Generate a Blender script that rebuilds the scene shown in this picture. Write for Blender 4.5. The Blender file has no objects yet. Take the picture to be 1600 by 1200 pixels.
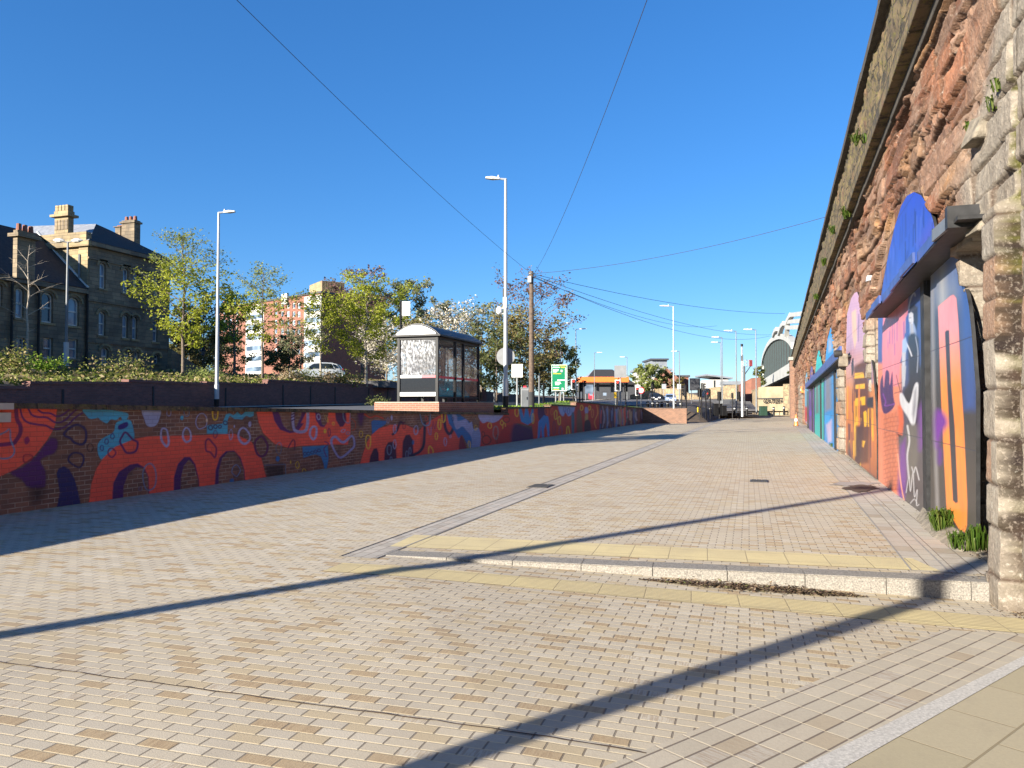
import bpy, bmesh, math, random
import numpy as np
from mathutils import Vector, Matrix
random.seed(7)
R = math.radians
scene = bpy.context.scene
COL = scene.collection
# ------------------------------------------------------------------ camera model (1600x1200 reference pixels)
F = 1202.0; YAW = R(18.2); PIT = math.atan(34/F); EYE = Vector((0, 0, 1.6))
FW = Vector((-math.sin(YAW)*math.cos(PIT), math.cos(YAW)*math.cos(PIT), math.sin(PIT)))
RT = Vector((math.cos(YAW), math.sin(YAW), 0)); UP = RT.cross(FW)
def ray(px, py): return FW + RT*((px-800)/F) - UP*((py-600)/F)
def G(px, py, z=0.0):
    d = ray(px, py); return EYE + d*((z-EYE.z)/d.z)
def PX(px, py, X):
    d = ray(px, py); return EYE + d*(X/d.x)
def PD(px, py, dep): return EYE + ray(px, py)*dep
WS, WX = 0.016, 2.05            # viaduct face: x = WX + WS*y
def PW(px, py, off=0.0):
    d = ray(px, py); t = (WX-off)/(d.x-WS*d.y); return EYE + d*t
def proj(p):
    v = Vector(p)-EYE; z = v.dot(FW); return (800+F*v.dot(RT)/z, 600-F*v.dot(UP)/z)
cam = bpy.data.cameras.new('camera'); co = bpy.data.objects.new('camera', cam); COL.objects.link(co)
cam.sensor_width = 36; cam.lens = 36*F/1600; cam.clip_end = 3000; cam.clip_start = 0.05
co.location = EYE; co.rotation_euler = (math.pi/2+PIT, 0, YAW); scene.camera = co

# ------------------------------------------------------------------ light
SAT, GAM, SKY, OZ, EXPO, HUE = 1.17, .76, .09, 7.6, 1.7, .508
AZ = math.atan2(-.515, -.857); EL = R(17)
w = bpy.data.worlds.new('World'); scene.world = w; w.use_nodes = True
nt = w.node_tree; bg = nt.nodes['Background']
sky = nt.nodes.new('ShaderNodeTexSky'); sky.sky_type = 'NISHITA'; sky.sun_disc = False
sky.sun_elevation = EL; sky.sun_rotation = AZ; sky.air_density = 1.0; sky.dust_density = 0.0; sky.ozone_density = OZ; sky.altitude = 100
hs = nt.nodes.new('ShaderNodeHueSaturation'); hs.inputs['Saturation'].default_value = SAT; hs.inputs['Hue'].default_value = HUE; gm = nt.nodes.new('ShaderNodeGamma'); gm.inputs[1].default_value = GAM
nt.links.new(sky.outputs[0], gm.inputs[0]); nt.links.new(gm.outputs[0], hs.inputs['Color']); nt.links.new(hs.outputs[0], bg.inputs[0]); bg.inputs[1].default_value = SKY
sl = bpy.data.lights.new('sun', 'SUN'); sl.energy = 5.0; sl.angle = R(0.53); sl.color = (1, .92, .79)
so = bpy.data.objects.new('sun', sl); COL.objects.link(so)
sd = Vector((math.sin(AZ)*math.cos(EL), math.cos(AZ)*math.cos(EL), math.sin(EL)))
so.rotation_euler = sd.to_track_quat('Z', 'Y').to_euler(); so.location = sd*60
scene.view_settings.view_transform = 'Standard'; scene.view_settings.look = 'None'
scene.view_settings.exposure = EXPO; scene.view_settings.gamma = 1
scene.render.engine = 'CYCLES'

# ------------------------------------------------------------------ materials
def lin(c): c /= 255; return c/12.92 if c <= .04045 else ((c+.055)/1.055)**2.4
def C(r, g, b): return (lin(r), lin(g), lin(b), 1)
class M:
    def __init__(s, name):
        s.m = bpy.data.materials.new(name); s.m.use_nodes = True; s.nt = s.m.node_tree
        s.b = s.nt.nodes['Principled BSDF']; s.geo = None
    def n(s, typ, ins=None, out=0, **props):
        nd = s.nt.nodes.new('ShaderNode'+typ)
        for k, v in props.items(): setattr(nd, k, v)
        for k, v in (ins or {}).items(): s.set(nd.inputs[k], v)
        return nd.outputs[out]
    def set(s, sock, v):
        if isinstance(v, bpy.types.NodeSocket): s.nt.links.new(v, sock)
        else: sock.default_value = v
    def ma(s, op, a, b=0.0, c=None):
        ins = {0: a, 1: b}
        if c is not None: ins[2] = c
        return s.n('Math', ins, operation=op)
    def mix(s, f, a, b, blend='MIX'):
        nd = s.nt.nodes.new('ShaderNodeMix'); nd.data_type = 'RGBA'; nd.blend_type = blend
        s.set(nd.inputs[0], f); s.set(nd.inputs[6], a); s.set(nd.inputs[7], b); return nd.outputs[2]
    def xyz(s):
        if s.geo is None:
            tc = s.nt.nodes.new('ShaderNodeTexCoord'); s.co = tc.outputs['Object']
            sp = s.nt.nodes.new('ShaderNodeSeparateXYZ'); s.nt.links.new(s.co, sp.inputs[0]); s.geo = sp.outputs
        return s.geo
    def noise(s, sc, det=4, rough=.55, vec=None, out=0):
        if vec is None: s.xyz(); vec = s.co
        return s.n('TexNoise', {'Vector': vec, 'Scale': sc, 'Detail': det, 'Roughness': rough}, out)
    def vec(s, x, y, z=0.0): return s.n('CombineXYZ', {0: x, 1: y, 2: z})
    def ramp(s, f, stops, interp='LINEAR'):
        nd = s.nt.nodes.new('ShaderNodeValToRGB'); r = nd.color_ramp; r.interpolation = interp
        while len(r.elements) < len(stops): r.elements.new(.5)
        for e, (p, c) in zip(r.elements, stops): e.position = p; e.color = c if len(c) == 4 else (*c, 1)
        s.set(nd.inputs[0], f); return nd.outputs[0]
    def mr(s, v, a, b, c=0.0, d=1.0): return s.n('MapRange', {0: v, 1: a, 2: b, 3: c, 4: d})
    def bricks(s, u, v, w, h, j, stag=.5, rnd_off=False, soft=.002):
        vv = s.ma('DIVIDE', v, h); row = s.ma('FLOOR', vv); fv = s.ma('FRACT', vv)
        if rnd_off: off = s.n('TexWhiteNoise', {'W': row}, noise_dimensions='1D')
        else: off = s.ma('MULTIPLY', s.ma('FLOORED_MODULO', row, 2.0), stag)
        uu = s.ma('ADD', s.ma('DIVIDE', u, w), off); col = s.ma('FLOOR', uu); fu = s.ma('FRACT', uu)
        rc = s.n('TexWhiteNoise', {'Vector': s.vec(col, row, 0.37)}, 1, noise_dimensions='3D')
        rv = s.n('TexWhiteNoise', {'Vector': s.vec(col, row, 0.77)}, 0, noise_dimensions='3D')
        du = s.ma('MULTIPLY', s.ma('MINIMUM', fu, s.ma('SUBTRACT', 1.0, fu)), w)
        dv = s.ma('MULTIPLY', s.ma('MINIMUM', fv, s.ma('SUBTRACT', 1.0, fv)), h)
        mx = s.mr(du, j*.5, j*.5+soft, 1, 0); my = s.mr(dv, j*.5, j*.5+soft, 1, 0)
        return dict(r=rv, c=rc, mx=mx, my=my, m=s.ma('MAXIMUM', mx, my))
    def bump(s, h, st=.5, dist=.01): s.set(s.b.inputs['Normal'], s.n('Bump', {'Height': h, 'Strength': st, 'Distance': dist}))
    def fin(s, col, rough=.8, metal=0.0, spec=None):
        s.set(s.b.inputs['Base Color'], col); s.set(s.b.inputs['Roughness'], rough); s.set(s.b.inputs['Metallic'], metal)
        if spec is not None: s.b.inputs['Specular IOR Level'].default_value = spec
        return s.m
def simple(name, c, rough=.6, metal=0, var=.25, sc=3.0, bump=0.0, spec=None):
    m = M(name); n = m.noise(sc, 5, .6)
    c2 = tuple(x*(1-var) for x in c[:3])+(1,); c1 = tuple(min(1, x*(1+var)) for x in c[:3])+(1,)
    col = m.mix(m.mr(n, .3, .7), c2, c1)
    if bump: m.bump(m.noise(sc*6, 4), bump, .02)
    return m.fin(col, rough, metal, spec)
MT = {}
def build_mats():
    g = lambda k, *a, **kw: MT.__setitem__(k, simple(k, *a, **kw))
    g('asphalt', (.085, .085, .09, 1), .85, sc=1.5, bump=.3); g('pale_paving', (.42, .38, .32, 1), .85, sc=1.0)
    g('granite', (.205, .187, .16, 1), .75, var=.55, sc=70, bump=.25); g('granite_pale', (.43, .41, .375, 1), .75, var=.3, sc=60, bump=.2); g('granite_dark', (.25, .235, .215, 1), .8, var=.3, sc=60)
    g('concrete', (.34, .31, .25, 1), .9, var=.25, sc=5, bump=.4)
    g('galv', (.36, .375, .39, 1), .45, .3, var=.12, sc=2); g('galv_dull', (.13, .14, .15, 1), .5, .2, var=.15, sc=2)
    g('white_paint', (.78, .78, .76, 1), .4, var=.05, sc=2); g('white_dirty', (.52, .51, .47, 1), .55, var=.15, sc=.7)
    g('black', (.008, .008, .009, 1), .45, var=.3, sc=4, spec=.2); g('black_matt', (.02, .02, .022, 1), .8, var=.3, sc=4)
    g('dark_grey', (.05, .052, .058, 1), .5, var=.2); g('grey', (.21, .215, .22, 1), .5, var=.12); g('iron', (.06, .055, .05, 1), .6, .6, var=.3, sc=20)
    g('red', (.55, .03, .05, 1), .4, var=.1); g('orange', (.75, .16, .03, 1), .45, var=.1); g('yellow', (.75, .45, .02, 1), .5, var=.1)
    g('green_sign', (.005, .17, .075, 1), .4, var=.06); g('green_dark', (.012, .04, .025, 1), .6, var=.2)
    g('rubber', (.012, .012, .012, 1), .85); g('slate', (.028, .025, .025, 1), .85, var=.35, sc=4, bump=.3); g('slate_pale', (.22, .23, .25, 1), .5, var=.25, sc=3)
    g('bark', (.13, .10, .075, 1), .9, var=.4, sc=9, bump=.6); g('bark_pale', (.33, .28, .22, 1), .9, var=.3, sc=9, bump=.5)
    g('wood_pole', (.10, .07, .05, 1), .9, var=.45, sc=8, bump=.5); g('terracotta', (.20, .075, .045, 1), .8)
    g('soil', (.09, .065, .045, 1), .95, var=.4, sc=2, bump=.5); g('turf', (.07, .12, .02, 1), .95, var=.35, sc=1.3, bump=.5)
    g('litter', (.06, .035, .02, 1), .95, var=.6, sc=15); g('silver_car', (.42, .44, .46, 1), .25, .4, var=.04); g('black_car', (.02, .02, .025, 1), .2); g('blue_car', (.22, .30, .45, 1), .25, .3, var=.05)
    g('teal', (.02, .28, .38, 1), .5, var=.3); g('bridge_white', (.36, .36, .34, 1), .6, var=.12, sc=.4); g('teal_dark', (.012, .03, .034, 1), .6); g('stained_wall', (.26, .205, .13, 1), .9, var=.35, sc=.5); g('render_white', (.40, .39, .37, 1), .7, var=.06, sc=.5)
    g('cable', (.03, .03, .035, 1), .6); g('brown_road', (.14, .125, .11, 1), .9, sc=.6)
    g('dirty_concrete', (.17, .145, .11, 1), .95, var=.5, sc=7, bump=.9); g('shade_stone', (.045, .038, .03, 1), .95, var=.5, sc=5, bump=.8); g('maroon', (.16, .025, .03, 1), .5); g('moss', (.085, .075, .012, 1), 1.0, var=.6, sc=14, bump=1.0); g('zinc', (.22, .24, .27, 1), .5, .2, var=.15, sc=.4)  # the near-black stone carries painted shade on string course and coping
    g('steel_blue', (.035, .06, .19, 1), .45, var=.35, sc=3); g('steel_blk', (.022, .022, .023, 1), .55, var=.5, sc=6, spec=.25); g('roof_sheet', (.014, .017, .028, 1), .5, var=.2, sc=2)
    # glass
    m = M('glass'); m.b.inputs['Transmission Weight'].default_value = 0.0
    m.fin((.012, .016, .02, 1), .06); MT['glass'] = m.m
    m = M('window_glass'); m.fin(m.mix(m.mr(m.noise(.35, 2), .4, .6), (.04, .06, .09, 1), (.20, .26, .34, 1)), .08); MT['window_glass'] = m.m
    m = M('scratched_glass'); x, y, z = m.xyz(); n = m.noise(1, 6, .7, vec=m.vec(m.ma('MULTIPLY', x, 14.0), m.ma('MULTIPLY', y, 14.0), m.ma('MULTIPLY', z, 7.0)))
    n2 = m.noise(1.3, 3, .5); a = m.ma('MULTIPLY', m.mr(n, .47, .60), m.mr(n2, .38, .58, .25, 1))
    m.fin((.60, .62, .66, 1), .35); m.set(m.b.inputs['Alpha'], m.ma('MULTIPLY_ADD', a, .34, .05)); MT['scratched_glass'] = m.m
    m = M('smoked_glass'); m.fin((.015, .015, .018, 1), .08); m.b.inputs['Alpha'].default_value = .88; MT['smoked_glass'] = m.m
    m = M('tinted_glass'); m.fin((.10, .10, .11, 1), .06); m.b.inputs['Alpha'].default_value = .38; MT['tinted_glass'] = m.m
    # emissive lamps that are lit
    for k, c in (('lamp_amber', (1, .35, .06)), ('lamp_red', (1, .05, .03))):
        m = M(k); m.b.inputs['Emission Color'].default_value = (*c, 1); m.b.inputs['Emission Strength'].default_value = 1.0; MT[k] = m.fin((*c, 1), .4)
    # plain brickwork, u along x+y so it works on both wall directions
    def brick(name, ca, cb, mort, s=1.0):
        m = M(name); x, y, z = m.xyz(); u = m.ma('ADD', x, y); B = m.bricks(u, z, .225*s, .075*s, .011*s)
        col = m.mix(B['r'], ca, cb); col = m.mix(m.ma('MULTIPLY', m.mr(m.noise(1.2, 4), .45, .75), .5), col, tuple(v*.45 for v in ca[:3])+(1,))
        col = m.mix(m.ma('MULTIPLY', B['m'], .75), col, mort)
        m.bump(m.ma('SUBTRACT', m.ma('MULTIPLY', m.noise(40, 3), .3), B['m']), .6, .008); MT[name] = m.fin(col, .85)
    brick('brick_dark', (.185, .078, .058, 1), (.12, .05, .042, 1), (.11, .09, .085, 1))
    brick('brick_red', (.27, .11, .065, 1), (.20, .085, .055, 1), (.30, .25, .2, 1))
    brick('brick_brown', (.22, .11, .065, 1), (.13, .065, .042, 1), (.24, .19, .15, 1))
    brick('brick_far', (.21, .078, .048, 1), (.17, .065, .042, 1), (.22, .14, .11, 1), 1.3)
    # old ashlar of the left building
    m = M('ashlar'); x, y, z = m.xyz(); u = m.ma('ADD', x, y); B = m.bricks(u, z, .85, .30, .02, rnd_off=True, soft=.01)
    n = m.noise(.35, 5, .65); col = m.mix(B['r'], (.36, .27, .14, 1), (.25, .19, .105, 1))
    col = m.mix(m.mr(n, .42, .7, 0, .75), col, (.085, .07, .05, 1)); col = m.mix(m.ma('MULTIPLY', B['m'], .55), col, (.07, .055, .04, 1))
    m.bump(m.ma('SUBTRACT', m.ma('MULTIPLY', m.noise(9, 4), .5), B['m']), .7, .02); MT['ashlar'] = m.fin(col, .9)
    m = M('ashlar_shaded'); x, y, z = m.xyz(); u = m.ma('ADD', x, y); B = m.bricks(u, z, .85, .30, .02, rnd_off=True, soft=.01)  # darker copy of the ashlar: the facade's shade is put into its colour
    n = m.noise(.3, 5, .65); col = m.mix(B['r'], (.27, .205, .13, 1), (.165, .13, .085, 1))
    col = m.mix(m.mr(n, .4, .68, 0, .8), col, (.05, .042, .036, 1)); col = m.mix(m.ma('MULTIPLY', B['m'], .5), col, (.04, .032, .028, 1))
    m.bump(m.ma('SUBTRACT', m.ma('MULTIPLY', m.noise(9, 4), .5), B['m']), .7, .02); MT['ashlar_shaded'] = m.fin(col, .9)
    # random rubble of the far walls
    m = M('rubble'); v = m.n('TexVoronoi', {'Vector': m.noise(0.001) if False else (m.xyz(), m.co)[1], 'Scale': 1.6}, 1)
    e = m.n('TexVoronoi', {'Vector': m.co, 'Scale': 1.6}, feature='DISTANCE_TO_EDGE')
    col = m.mix(m.n('SeparateColor', {0: v}), (.30, .23, .135, 1), (.19, .145, .09, 1)); col = m.mix(m.mr(e, .02, .07, .8, 0), col, (.14, .11, .08, 1))
    m.bump(m.mr(e, 0, .12), .8, .05); MT['rubble'] = m.fin(col, .9)
    # painted surfaces: point colours are the artwork, alpha = where there is paint
    def painted(name, base, brickwork):
        m = M(name); x, y, z = m.xyz(); at = m.nt.nodes.new('ShaderNodeVertexColor'); at.layer_name = 'paint'; bcol = m.mix(1.0, at.outputs[0], (.66, .64, .65, 1), 'MULTIPLY')
        if brickwork:
            B = m.bricks(y, z, .225, .075, .010, soft=.003)
            bc = m.mix(B['r'], (.26, .125, .072, 1), (.15, .075, .05, 1)); bc = m.mix(m.ma('MULTIPLY', m.mr(m.noise(1.1, 5, .6), .4, .72), .7), bc, (.075, .04, .032, 1))
            bc = m.mix(m.ma('MULTIPLY', B['m'], m.mr(m.noise(2.0, 3), .4, .65, .15, .8)), bc, (.42, .34, .27, 1))
            f = m.ma('MULTIPLY', at.outputs[1], m.ma('SUBTRACT', 1.0, m.ma('MULTIPLY', m.mr(m.noise(22, 5, .7), .60, .72), .55)))
            pc = m.mix(m.mr(m.noise(1.6, 5), .35, .75, 0, .20), at.outputs[0], (.05, .03, .03, 1)); pc = m.mix(m.ma('MULTIPLY', B['m'], .25), pc, (.10, .06, .05, 1))
            pc = m.mix(m.ma('MULTIPLY', B['r'], .16), pc, (.14, .05, .04, 1))
            m.bump(m.ma('SUBTRACT', m.ma('MULTIPLY', m.noise(60, 3), .35), B['m']), .55, .008); m.fin(m.mix(f, bc, pc), .75)
        else:
            j = m.mr(m.ma('ABSOLUTE', m.ma('SUBTRACT', m.ma('FRACT', m.ma('DIVIDE', z, 1.22)), .5)), .494, .497)
            pc = m.mix(m.mr(m.noise(2.5, 5, .6), .35, .75, 0, .22), bcol, (.03, .025, .03, 1))
            streak = m.noise(1.0, 4, .6, vec=m.vec(m.ma('MULTIPLY', x, 9.0), m.ma('MULTIPLY', y, 9.0), m.ma('MULTIPLY', z, .7)))
            pc = m.mix(m.mr(streak, .55, .75, 0, .25), pc, (.03, .03, .05, 1)); pc = m.mix(m.ma('MULTIPLY', j, .8), pc, (.02, .015, .02, 1))
            m.bump(m.ma('SUBTRACT', m.ma('MULTIPLY', m.noise(5, 4), .3), j), .3, .01); m.fin(pc, .38)
        MT[name] = m.m
    painted('mural_brick', None, True); painted('painted_board', None, False)
    # viaduct masonry: colour attribute = kind of stone (measured per block), noise adds grain
    m = M('viaduct_stone'); at = m.nt.nodes.new('ShaderNodeVertexColor'); at.layer_name = 'paint'; m.xyz()
    n1 = m.noise(5, 8, .68); n2 = m.noise(28, 5, .65); n3 = m.noise(1.3, 4, .6)
    col = m.mix(m.mr(n1, .36, .66, .0, .65), at.outputs[0], m.mix(.6, at.outputs[0], (.05, .035, .028, 1)))
    col = m.mix(m.mr(n2, .52, .74, 0, .35), col, (.52, .44, .36, 1)); col = m.mix(m.mr(n3, .52, .72, 0, .30), col, (.10, .055, .035, 1))
    lich = m.noise(9, 6, .7); col = m.mix(m.mr(lich, .60, .68, 0, .4), col, (.45, .43, .37, 1))
    m.bump(m.ma('ADD', m.ma('MULTIPLY', n2, .6), n1), .8, .05); MT['viaduct_stone'] = m.fin(col, .92, spec=.2)
    m = M('mossy_stone'); x, y, z = m.xyz(); B = m.bricks(y, z, 1.1, .62, .02, rnd_off=True, soft=.01); n = m.noise(3.2, 8, .72); n2 = m.noise(9, 6, .68)
    col = m.mix(B['r'], (.15, .108, .052, 1), (.10, .072, .042, 1)); col = m.mix(m.mr(n, .47, .58, 0, .9), col, (.022, .019, .015, 1)); col = m.mix(m.mr(n2, .52, .62, 0, .7), col, (.12, .11, .02, 1))
    col = m.mix(m.mr(m.noise(.8, 4), .58, .7, 0, .6), col, (.24, .11, .06, 1)); col = m.mix(m.ma('MULTIPLY', B['m'], .7), col, (.03, .025, .02, 1))
    m.bump(m.ma('SUBTRACT', m.ma('ADD', n, m.ma('MULTIPLY', n2, .4)), B['m']), .9, .06); MT['mossy_stone'] = m.fin(col, .95)
    # paving
    def pavers(name, ang, w, h, stag, rnd_off=False, cols=None, jl=(.52, .43, .28, 1), jd=(.14, .115, .09, 1), jw=.009):
        m = M(name); x, y, z = m.xyz(); c, s_ = math.cos(ang), math.sin(ang)
        u = m.ma('ADD', m.ma('MULTIPLY', x, c), m.ma('MULTIPLY', y, s_)); v = m.ma('SUBTRACT', m.ma('MULTIPLY', y, c), m.ma('MULTIPLY', x, s_))
        B = m.bricks(u, v, w, h, jw, stag, rnd_off)
        cols = cols or [(0, (.41, .362, .285)), (.40, (.44, .385, .295)), (.62, (.41, .335, .22)), (.78, (.47, .42, .335)), (.90, (.37, .28, .17))]
        col = m.ramp(B['r'], cols, 'CONSTANT')
        streak = m.noise(1, 3, .6, vec=m.vec(m.ma('MULTIPLY', u, 90.0), m.ma('MULTIPLY', v, 9.0), m.ma('MULTIPLY', B['r'], 40.0)))
        sel = m.mr(B['r'], .84, .86); col = m.mix(m.ma('MULTIPLY', sel, m.mr(streak, .45, .6, 0, .5)), col, (.25, .17, .10, 1))
        col = m.mix(m.mr(m.noise(55, 4, .7), .35, .75, 0, .22), col, (.18, .15, .12, 1))
        col = m.mix(m.mr(m.noise(.45, 5, .62), .48, .75, 0, .38), col, (.25, .20, .145, 1)); col = m.mix(m.mr(m.noise(2.2, 5, .65), .55, .75, 0, .25), col, (.20, .165, .13, 1))
        sp = m.n('TexVoronoi', {'Vector': m.co, 'Scale': 3.2}); spc = m.n('TexVoronoi', {'Vector': m.co, 'Scale': 3.2}, 1); col = m.mix(m.ma('MULTIPLY', m.mr(sp, .035, .06, .55, 0), m.mr(m.n('SeparateColor', {0: spc}), .6, .65)), col, (.09, .08, .075, 1))
        track = m.noise(.22, 4, .6, vec=m.vec(m.ma('MULTIPLY', x, 2.2), m.ma('MULTIPLY', y, .5))); col = m.mix(m.mr(track, .5, .68, 0, .22), col, (.24, .20, .15, 1))
        col = m.mix(m.ma('MULTIPLY', B['my'], .85), col, jl); col = m.mix(m.ma('MULTIPLY', B['mx'], .8), col, jd)
        hgt = m.ma('ADD', m.ma('MULTIPLY', B['r'], .35), m.ma('MULTIPLY', m.noise(120, 3), .22)); hgt = m.ma('SUBTRACT', hgt, B['m'])
        m.bump(hgt, .55, .008); MT[name] = m.fin(col, .82, spec=.25)
    pavers('pavers', 0.02, .185, .088, .46)
    pavers('pavers_band', R(59), .21, .122, .0, cols=[(0, (.40, .355, .28)), (.5, (.43, .38, .30)), (.8, (.37, .31, .225)), (.9, (.41, .37, .31))], jd=(.46, .39, .28, 1), jl=(.13, .10, .08, 1))
    pavers('pavers_edge', R(90)-.016, .30, .2, .5, cols=[(0, (.40, .36, .30)), (.5, (.43, .385, .31)), (.8, (.36, .31, .24)), (.9, (.42, .38, .32))], jl=(.16, .13, .10, 1))
    pavers('channel_setts', R(90), .20, .14, .5, cols=[(0, (.37, .345, .305)), (.5, (.42, .385, .335)), (.8, (.34, .315, .275)), (.9, (.44, .40, .35))], jl=(.15, .125, .10, 1))
    pavers('slabs', R(59), .62, .45, .5, cols=[(0, (.35, .305, .205)), (.5, (.37, .322, .222)), (.8, (.335, .29, .195)), (.9, (.38, .335, .235))], jl=(.22, .18, .11, 1), jd=(.22, .18, .11, 1))
    for nm, ang in (('tactile_rib', .09), ('tactile_plain', .07)):
        m = M(nm); x, y, z = m.xyz(); c, s_ = math.cos(ang), math.sin(ang)
        u = m.ma('ADD', m.ma('MULTIPLY', x, c), m.ma('MULTIPLY', y, s_)); v = m.ma('SUBTRACT', m.ma('MULTIPLY', y, c), m.ma('MULTIPLY', x, s_))
        B = m.bricks(u, v, .40, .40, .008, 0.0); col = m.mix(B['r'], (.55, .46, .25, 1), (.50, .42, .24, 1))
        col = m.mix(m.mr(m.noise(1.4, 5, .65), .45, .75, 0, .5), col, (.33, .27, .18, 1)); col = m.mix(m.mr(m.noise(70, 3), .4, .8, 0, .2), col, (.2, .16, .1, 1))
        rib = m.mr(m.ma('SINE', m.ma('MULTIPLY', v, 2*math.pi/.05)), .2, .7)
        if nm == 'tactile_rib': col = m.mix(m.ma('MULTIPLY', m.ma('SUBTRACT', 1.0, rib), .35), col, (.27, .21, .11, 1))
        col = m.mix(m.ma('MULTIPLY', B['m'], .6), col, (.22, .18, .12, 1)); m.bump(m.ma('SUBTRACT', rib if nm == 'tactile_rib' else m.noise(60, 3), B['m']), .6, .006)
        MT[nm] = m.fin(col, .85, spec=.2)
    # leaves
    def leaf(name, stops, tr=.35):
        m = M(name); g_ = m.nt.nodes.new('ShaderNodeNewGeometry'); col = m.ramp(g_.outputs['Random Per Island'], stops)
        m.fin(col, .55, spec=.2); t = m.n('BsdfTranslucent', {0: col}); mx = m.nt.nodes.new('ShaderNodeMixShader'); mx.inputs[0].default_value = tr
        m.nt.links.new(m.b.outputs[0], mx.inputs[1]); m.nt.links.new(t, mx.inputs[2]); m.nt.links.new(mx.outputs[0], m.nt.nodes['Material Output'].inputs[0]); MT[name] = m.m
    leaf('leaf_lime', [(0, (.19, .22, .018)), (.5, (.30, .34, .03)), (1, (.42, .42, .06))], .5)
    leaf('leaf_green', [(0, (.14, .18, .05)), (.6, (.22, .26, .07)), (1, (.32, .33, .12))], .5)
    leaf('leaf_grey', [(0, (.09, .115, .05)), (.5, (.17, .19, .085)), (1, (.31, .27, .17))], .4)
    leaf('leaf_copper', [(0, (.09, .05, .05)), (.5, (.17, .085, .08)), (.75, (.21, .14, .10)), (1, (.18, .17, .06))], .4)
    leaf('leaf_brown', [(0, (.11, .09, .035)), (.4, (.20, .15, .06)), (.75, (.19, .19, .05)), (1, (.29, .22, .11))], .4)
    leaf('blossom', [(0, (.14, .14, .05)), (.35, (.30, .27, .17)), (.6, (.55, .50, .42)), (1, (.70, .65, .58))])
    leaf('leaf_dark', [(0, (.07, .09, .03)), (.6, (.14, .16, .05)), (1, (.22, .20, .09))], .4)
    leaf('leaf_cover', [(0, (.06, .085, .018)), (.35, (.13, .16, .03)), (.6, (.22, .23, .05)), (.8, (.28, .21, .10)), (1, (.34, .28, .16))])
    leaf('leaf_dry', [(0, (.18, .12, .06)), (.4, (.32, .23, .14)), (.7, (.42, .33, .22)), (1, (.15, .17, .05))])
    leaf('grass', [(0, (0.072, 0.145, 0.012)), (.6, (0.145, 0.246, 0.022)), (1, (0.246, 0.290, 0.043))])
    leaf('fern', [(0, (.03, .065, .006)), (.6, (.06, .10, .012)), (1, (.11, .13, .03))])
build_mats()

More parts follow.
